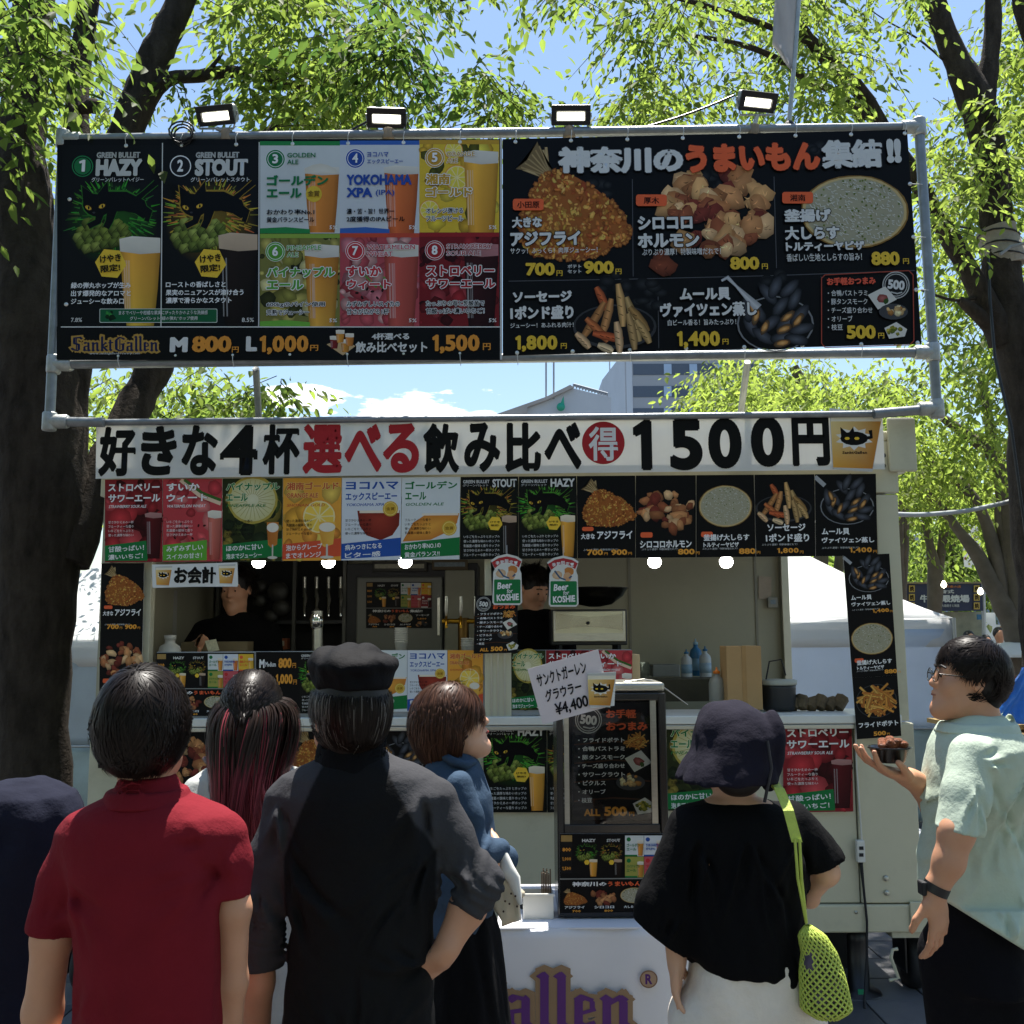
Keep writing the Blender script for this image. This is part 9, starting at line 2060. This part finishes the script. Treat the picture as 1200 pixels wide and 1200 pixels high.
MB().lathe(c, [(.075, 0), (.082, .02), (.085, .11), (.086, .125)], 26).build('bucket', DGREY, bk); MB().lathe((c[0], c[1], c[2] + .125), [(.09, 0), (.092, .006), (.092, .022), (.08, .026)], 26).build('lid', mat('lid_grey', '#a3a497', rough=.5), bk); MB().tube([(c[0] - .06, c[1], c[2] + .15), (c[0] - .04, c[1], c[2] + .24), (c[0] + .02, c[1], c[2] + .25), (c[0] + .04, c[1], c[2] + .17)], .004, 6).build('hose', DARK, bk)
c = W(961, 830, YT + .2); pb = MB(); r_ = random.Random(3)
for i in range(6): pb.tube([c + np.array([-.14 + i * .045, 0, 0]), c + np.array([-.13 + i * .05, .02, .03 + .02 * (i % 2)]), c + np.array([-.1 + i * .045, .03, .055])], [.03, .035, .008], 7)
tag(pb.build('paper_bags', mat('crumpled_kraft', '#6b5a40', rough=.9, var=.4, vscale=20, bump=.7, bscale=40)), 'crumpled brown and cream bags on the counter by the right post', 'bags')
t = tag(sheet('memo_card', [(889, 675), (904, 676), (904, 702), (889, 702)], YB - .01, .001, mat('paper_warm', '#b9a994', rough=.8)), 'small cream memo card with a clip on the rear right wall', 'card')

# ------------------------------------------------------------------ the cloth-covered table with the glass display cabinet
YQ = 3.55
zq = W(690, 1088, YQ)[2]; xa, xb = W(583, 1100, YQ)[0], W(800, 1100, YQ)[0] + .02
tb = empty('serving_table', ((xa + xb) / 2, YQ + .3, 0), 'small table under a white cloth printed with purple blackletter, in front of the trailer', 'table')
CL = mat('table_cloth_white', '#e6e6ea', rough=.6, var=.04, vscale=2, bump=.1, bscale=5)
MB().box(xa + .02, YQ + .015, zq - .03, xb - .02, YQ + .58, zq - .004).build('tabletop', WPL, tb)
for x in (xa + .05, xb - .05):
 for y in (YQ + .06, YQ + .54): MB().tube([(x, y, 0), (x, y, zq - .03)], .014, 8).build('leg', MET, tb)
cl = rumple([(xa, YQ, zq), (xb, YQ, zq), (xb, YQ, .03), (xa, YQ, .03)], 0, .006, CL, 'printed_cloth', None, 24, 20, 4); tag(cl, 'white tablecloth with the purple and brown blackletter word on its front', 'tablecloth')
MB().box(xa, YQ - .002, zq - .002, xb, YQ + .6, zq + .003).build('cloth_top', CL, cl)
P = Print(YQ - .018, step=.00003)
blackletter(P, 'SanktGallen', 334, 1138, 745, 1206, C('#6d3a88'), C('#a88a68'), 7)
P.ring(760, 1147, 9, 10.5, C('#8a6648')); P.disc(760, 1147, 9, C('#b99a7c')); P.z += 1e-4; P.text('R', 756, 1141, 764, 1153, C('#5b2a78'), .04)
P.V = [v for v in P.V]
xc = xa - .0
for v in P.V: v[:, 0] = np.maximum(v[:, 0], xc)
P.build('lettering', PM(), cl)
# cabinet
YS = YQ + .1
cb = thing('display_cabinet', 717, 1080, YS, 'black-framed glass display cabinet on the cloth-covered table, snack poster inside', 'cabinet')
FRB = mat('cabinet_black', '#0f0f10', rough=.25, var=.1, spec=.6)
mb = pbox(MB(), 653, 818, 661, 1074, YS, .3); mb.build('side_frame', FRB, cb, .004); pbox(MB(), 774, 812, 783, 1074, YS, .3).build('side_frame', FRB, cb, .004)
pbox(MB(), 661, 812, 774, 821, YS + .002, .296).build('top_frame', FRB, cb, .004); pbox(MB(), 661, 966, 774, 977, YS + .002, .296).build('middle_frame', FRB, cb, .003); pbox(MB(), 661, 1068, 774, 1075, YS + .002, .296).build('bottom_frame', FRB, cb, .003)
pbox(MB(), 655, 800, 779, 811, YS + .01, .28).build('cabinet_top', STEEL, cb, .01)
for x in (663, 768): pbox(MB(), x - 5, 1075.5, x + 5, 1083, YS + .02, .04).build('foot', DARK, cb)
pbox(MB(), 661.3, 821, 667, 966, YS + .01, .006).build('chrome_strip', STEEL, cb); pbox(MB(), 763, 821, 770, 966, YS + .01, .006).build('chrome_strip', STEEL, cb)
pbox(MB(), 661, 821, 774, 966, YS + .285, .005).build('cabinet_back', FRB, cb); pbox(MB(), 661, 977, 774, 1068, YS + .06, .01).build('lower_panel', FRB, cb)
pbox(MB(), 667.5, 822, 762.5, 965.5, YS + .004, .002).build('glass_pane', glass('cabinet_glass', (.97, .98, .98), .02, -.02), cb)
MB().tube([W(700, 804, YS + .1), W(755, 796, YS + .1), W(770, 800, YS + .1), W(806, 826, YS + .2)], [.004, .003, .003, .002], 6).build('wire_handle', STEEL, cb)
poster('snack', [(671, 823), (764, 823), (766, 961), (671, 961)], YS + .03, 'black snack list poster with a 500 badge and ALL 500, inside the display cabinet', name='snack_poster', th=.001)
poster('menu', [(656, 977), (800, 977), (800, 1068), (656, 1070)], YS - .004, 'small copy of the whole menu on the lower front of the display cabinet', th=.002)
# hand-written sign
hw = tag(sheet('handwritten_sign', [(618, 784), (701, 761), (717, 827), (636, 849)], YS - .05, .003, mat('card_pinkish_white', '#d9ced0', rough=.7, var=.03)), 'tilted white card with brush handwriting and ¥4,400 stuck above the display cabinet', 'sign')
L = Print(YS - .052); HW = C('#15141a')
for s_, x, y, x2, y2 in (('サンクトガーレン', 628, 782, 688, 798), ('グラウラー', 638, 803, 682, 818), ('¥4,400', 650, 819, 690, 836)): L.text(s_, x, y, x2, y2 - 1, HW, .025, rot=.28, shear=.12, res=4)
L.build('lettering', PM(), hw)
mg = tag(sheet('beer_cup_sticker', [(688, 789), (722, 787), (720, 827), (692, 830)], YS - .058, .002, SHEETM()), 'cut-out beer cup picture overlapping the handwritten sign', 'cut-out sign')
P = Print(YS - .058, base=.0004); L = Print(YS - .0595); mug(P, 688, 788, 722, 829, L); P.build('printed_picture', PM(), mg); L.build('lettering', PM(), mg)
# white caddy with chopsticks and a black bottle
cd = thing('cutlery_caddy', 631, 1085, YQ + .12, 'white plastic tub of wooden chopsticks on the table beside the display cabinet', 'caddy')
mb = MB(); a, b = W(613, 1050, YQ + .1), W(649, 1086, YQ + .1); w_ = .006
mb.box(a[0], YQ + .1, zq + .004, b[0], YQ + .1 + w_, a[2]); mb.box(a[0], YQ + .2, zq + .004, b[0], YQ + .2 + w_, a[2]); mb.box(a[0], YQ + .1 + w_ + .001, zq + .004, a[0] + w_, YQ + .199, a[2] - .001); mb.box(b[0] - w_, YQ + .1 + w_ + .001, zq + .004, b[0], YQ + .199, a[2] - .001); mb.build('tub', WPL, cd, .002)
mb.v = []; mb.f = []; mb.sm = []; mb.box(a[0] - .004, YQ + .092, a[2] + .001, b[0] + .004, YQ + .102, a[2] + .008); mb.build('rim', WPL, cd)
st = MB()
for i in range(22): x = W(636, 1050, YQ + .13)[0] + (i % 6) * .006 - .004; y = YQ + .13 + (i // 6) * .014; st.box(x, y, zq + .02, x + .004, y + .006, a[2] + .07 + .01 * math.sin(i * 3))
st.build('chopsticks', mat('chopstick_wrap', '#5c4a38', rough=.7, var=.3), cd)['kind'] = 'stuff'
bt = tag(MB().lathe(W(615, 1060, YQ + .25), [(.018, -.09), (.02, -.08), (.02, .0), (.008, .02), (.008, .035), (.011, .036), (.011, .05)], 14).build('sauce_bottle', DARK), 'small black sauce bottle beside the white chopstick tub', 'bottle')

# ------------------------------------------------------------------ odds and ends on the right
TARP = mat('blue_tarpaulin', '#2f74c9', rough=.4, var=.15, vscale=6, bump=.5, bscale=14)
t = tag(rumple([W(1196, 782, 6.6), W(1240, 770, 6.8), W(1260, 850, 6.6), W(1150, 846, 6.5)], 0, .05, TARP, 'blue_tarpaulin', None, 14, 14, 6), 'crumpled bright blue tarpaulin draped at the right edge behind the glasses man', 'tarpaulin')
o = thing('trestle_table', 1200, 900, 6.8, 'long trestle table loaded with cartons at the right edge', 'table'); a = W(1130, 850, 6.7)
MB().box(a[0], 6.7, a[2] - .03, a[0] + 1.9, 7.3, a[2]).build('tabletop', mat('table_wood', '#a9894f', rough=.6, var=.15), o)
for x in (a[0] + .05, a[0] + 1.8): MB().tube([(x, 6.75, 0), (x, 6.75, a[2] - .03)], .02, 8).build('leg', MET, o)
carton(1166, 862, 1260, 928, 6.5, .4, 'brown carton with black print under the table at the right edge'); P = Print(6.497, step=.00004); [P.text(ch, 1174 + i * 14, 872 + j * 22, 1184 + i * 14, 886 + j * 22, C('#2a2018'), .03, res=2) for j in range(2) for i, ch in enumerate('紅茶箱')]; P.build('carton_print', PM(), bpy.data.objects['box.002'])
carton(1150, 933, 1250, 1010, 6.3, .5, 'white carton below the printed brown one at the right edge', mat('carton_white', '#c9ccd0', rough=.6))
# low crates seen between trailer and the glasses man
for i, (a, b, c, d, m_, l_) in enumerate(((1062, 985, 1100, 1002, '#b9bcbf', 'pale tray stacked beyond the trailer wheel, uppermost'), (1060, 1004, 1098, 1022, '#5c4c8a', 'purple box beyond the right end of the trailer'), (1058, 1024, 1096, 1040, '#c98a4a', 'orange box under the purple one'), (1056, 1055, 1120, 1075, '#a9abad', 'grey crate with white lid behind the trailer coupling'))):
 o = thing('storage_box', a, d, 6.2, l_, 'box'); pbox(MB(), a, b, c, d, 6.1 + i * .02, .35).build('box_body', mat('sb%d' % i, m_, rough=.6, var=.15), o, .01); pbox(MB(), a - 1, b - 3, c + 1, b - .5, 6.09 + i * .02, .37).build('lid', mat('sbl%d' % i, '#c4c6c6', rough=.5), o, .004)
MB().box(W(1050, 1040, 6)[0], 6.0, .0, W(1130, 1040, 6)[0], 6.5, W(1080, 1076, 6)[2]).build('storage_box', DGREY).update_tag()
tag(bpy.data.objects['storage_box.004'], 'dark crate on the ground beneath the stacked boxes', 'box')
o = thing('parasol', 1190, 768, 13, 'small white parasol over the seated crowd on the right', 'parasol'); c = W(1192, 764, 13); MB().lathe(c, [(.5, -.06), (.46, .0), (.25, .1), (.02, .15)], 16).build('canopy', TENT, o); MB().tube([(c[0], 13, 0), (c[0], 13, c[2] + .1)], .02, 8).build('pole', MET, o)
o = thing('picnic_table', 1185, 830, 14, 'wooden picnic table with benches in the sun behind the glasses man', 'table'); c = W(1180, 806, 14)
for k in range(5): MB().box(c[0] - 1, 13.6 + k * .17, c[2], c[0] + 1.2, 13.75 + k * .17, c[2] + .04).build('plank', mat('picnic_wood', '#a5794a', rough=.7, var=.2), o)
for x in (-.8, .9): MB().box(c[0] + x, 13.65, 0, c[0] + x + .08, 14.35, c[2] - .001).build('leg', mat('picnic_wood', '#a5794a'), o)
for y in (13.2, 14.7): MB().box(c[0] - 1, y, .42, c[0] + 1.2, y + .25, .46).build('bench_plank', mat('picnic_wood', '#a5794a'), o)
bpy.data.objects.remove(_to)
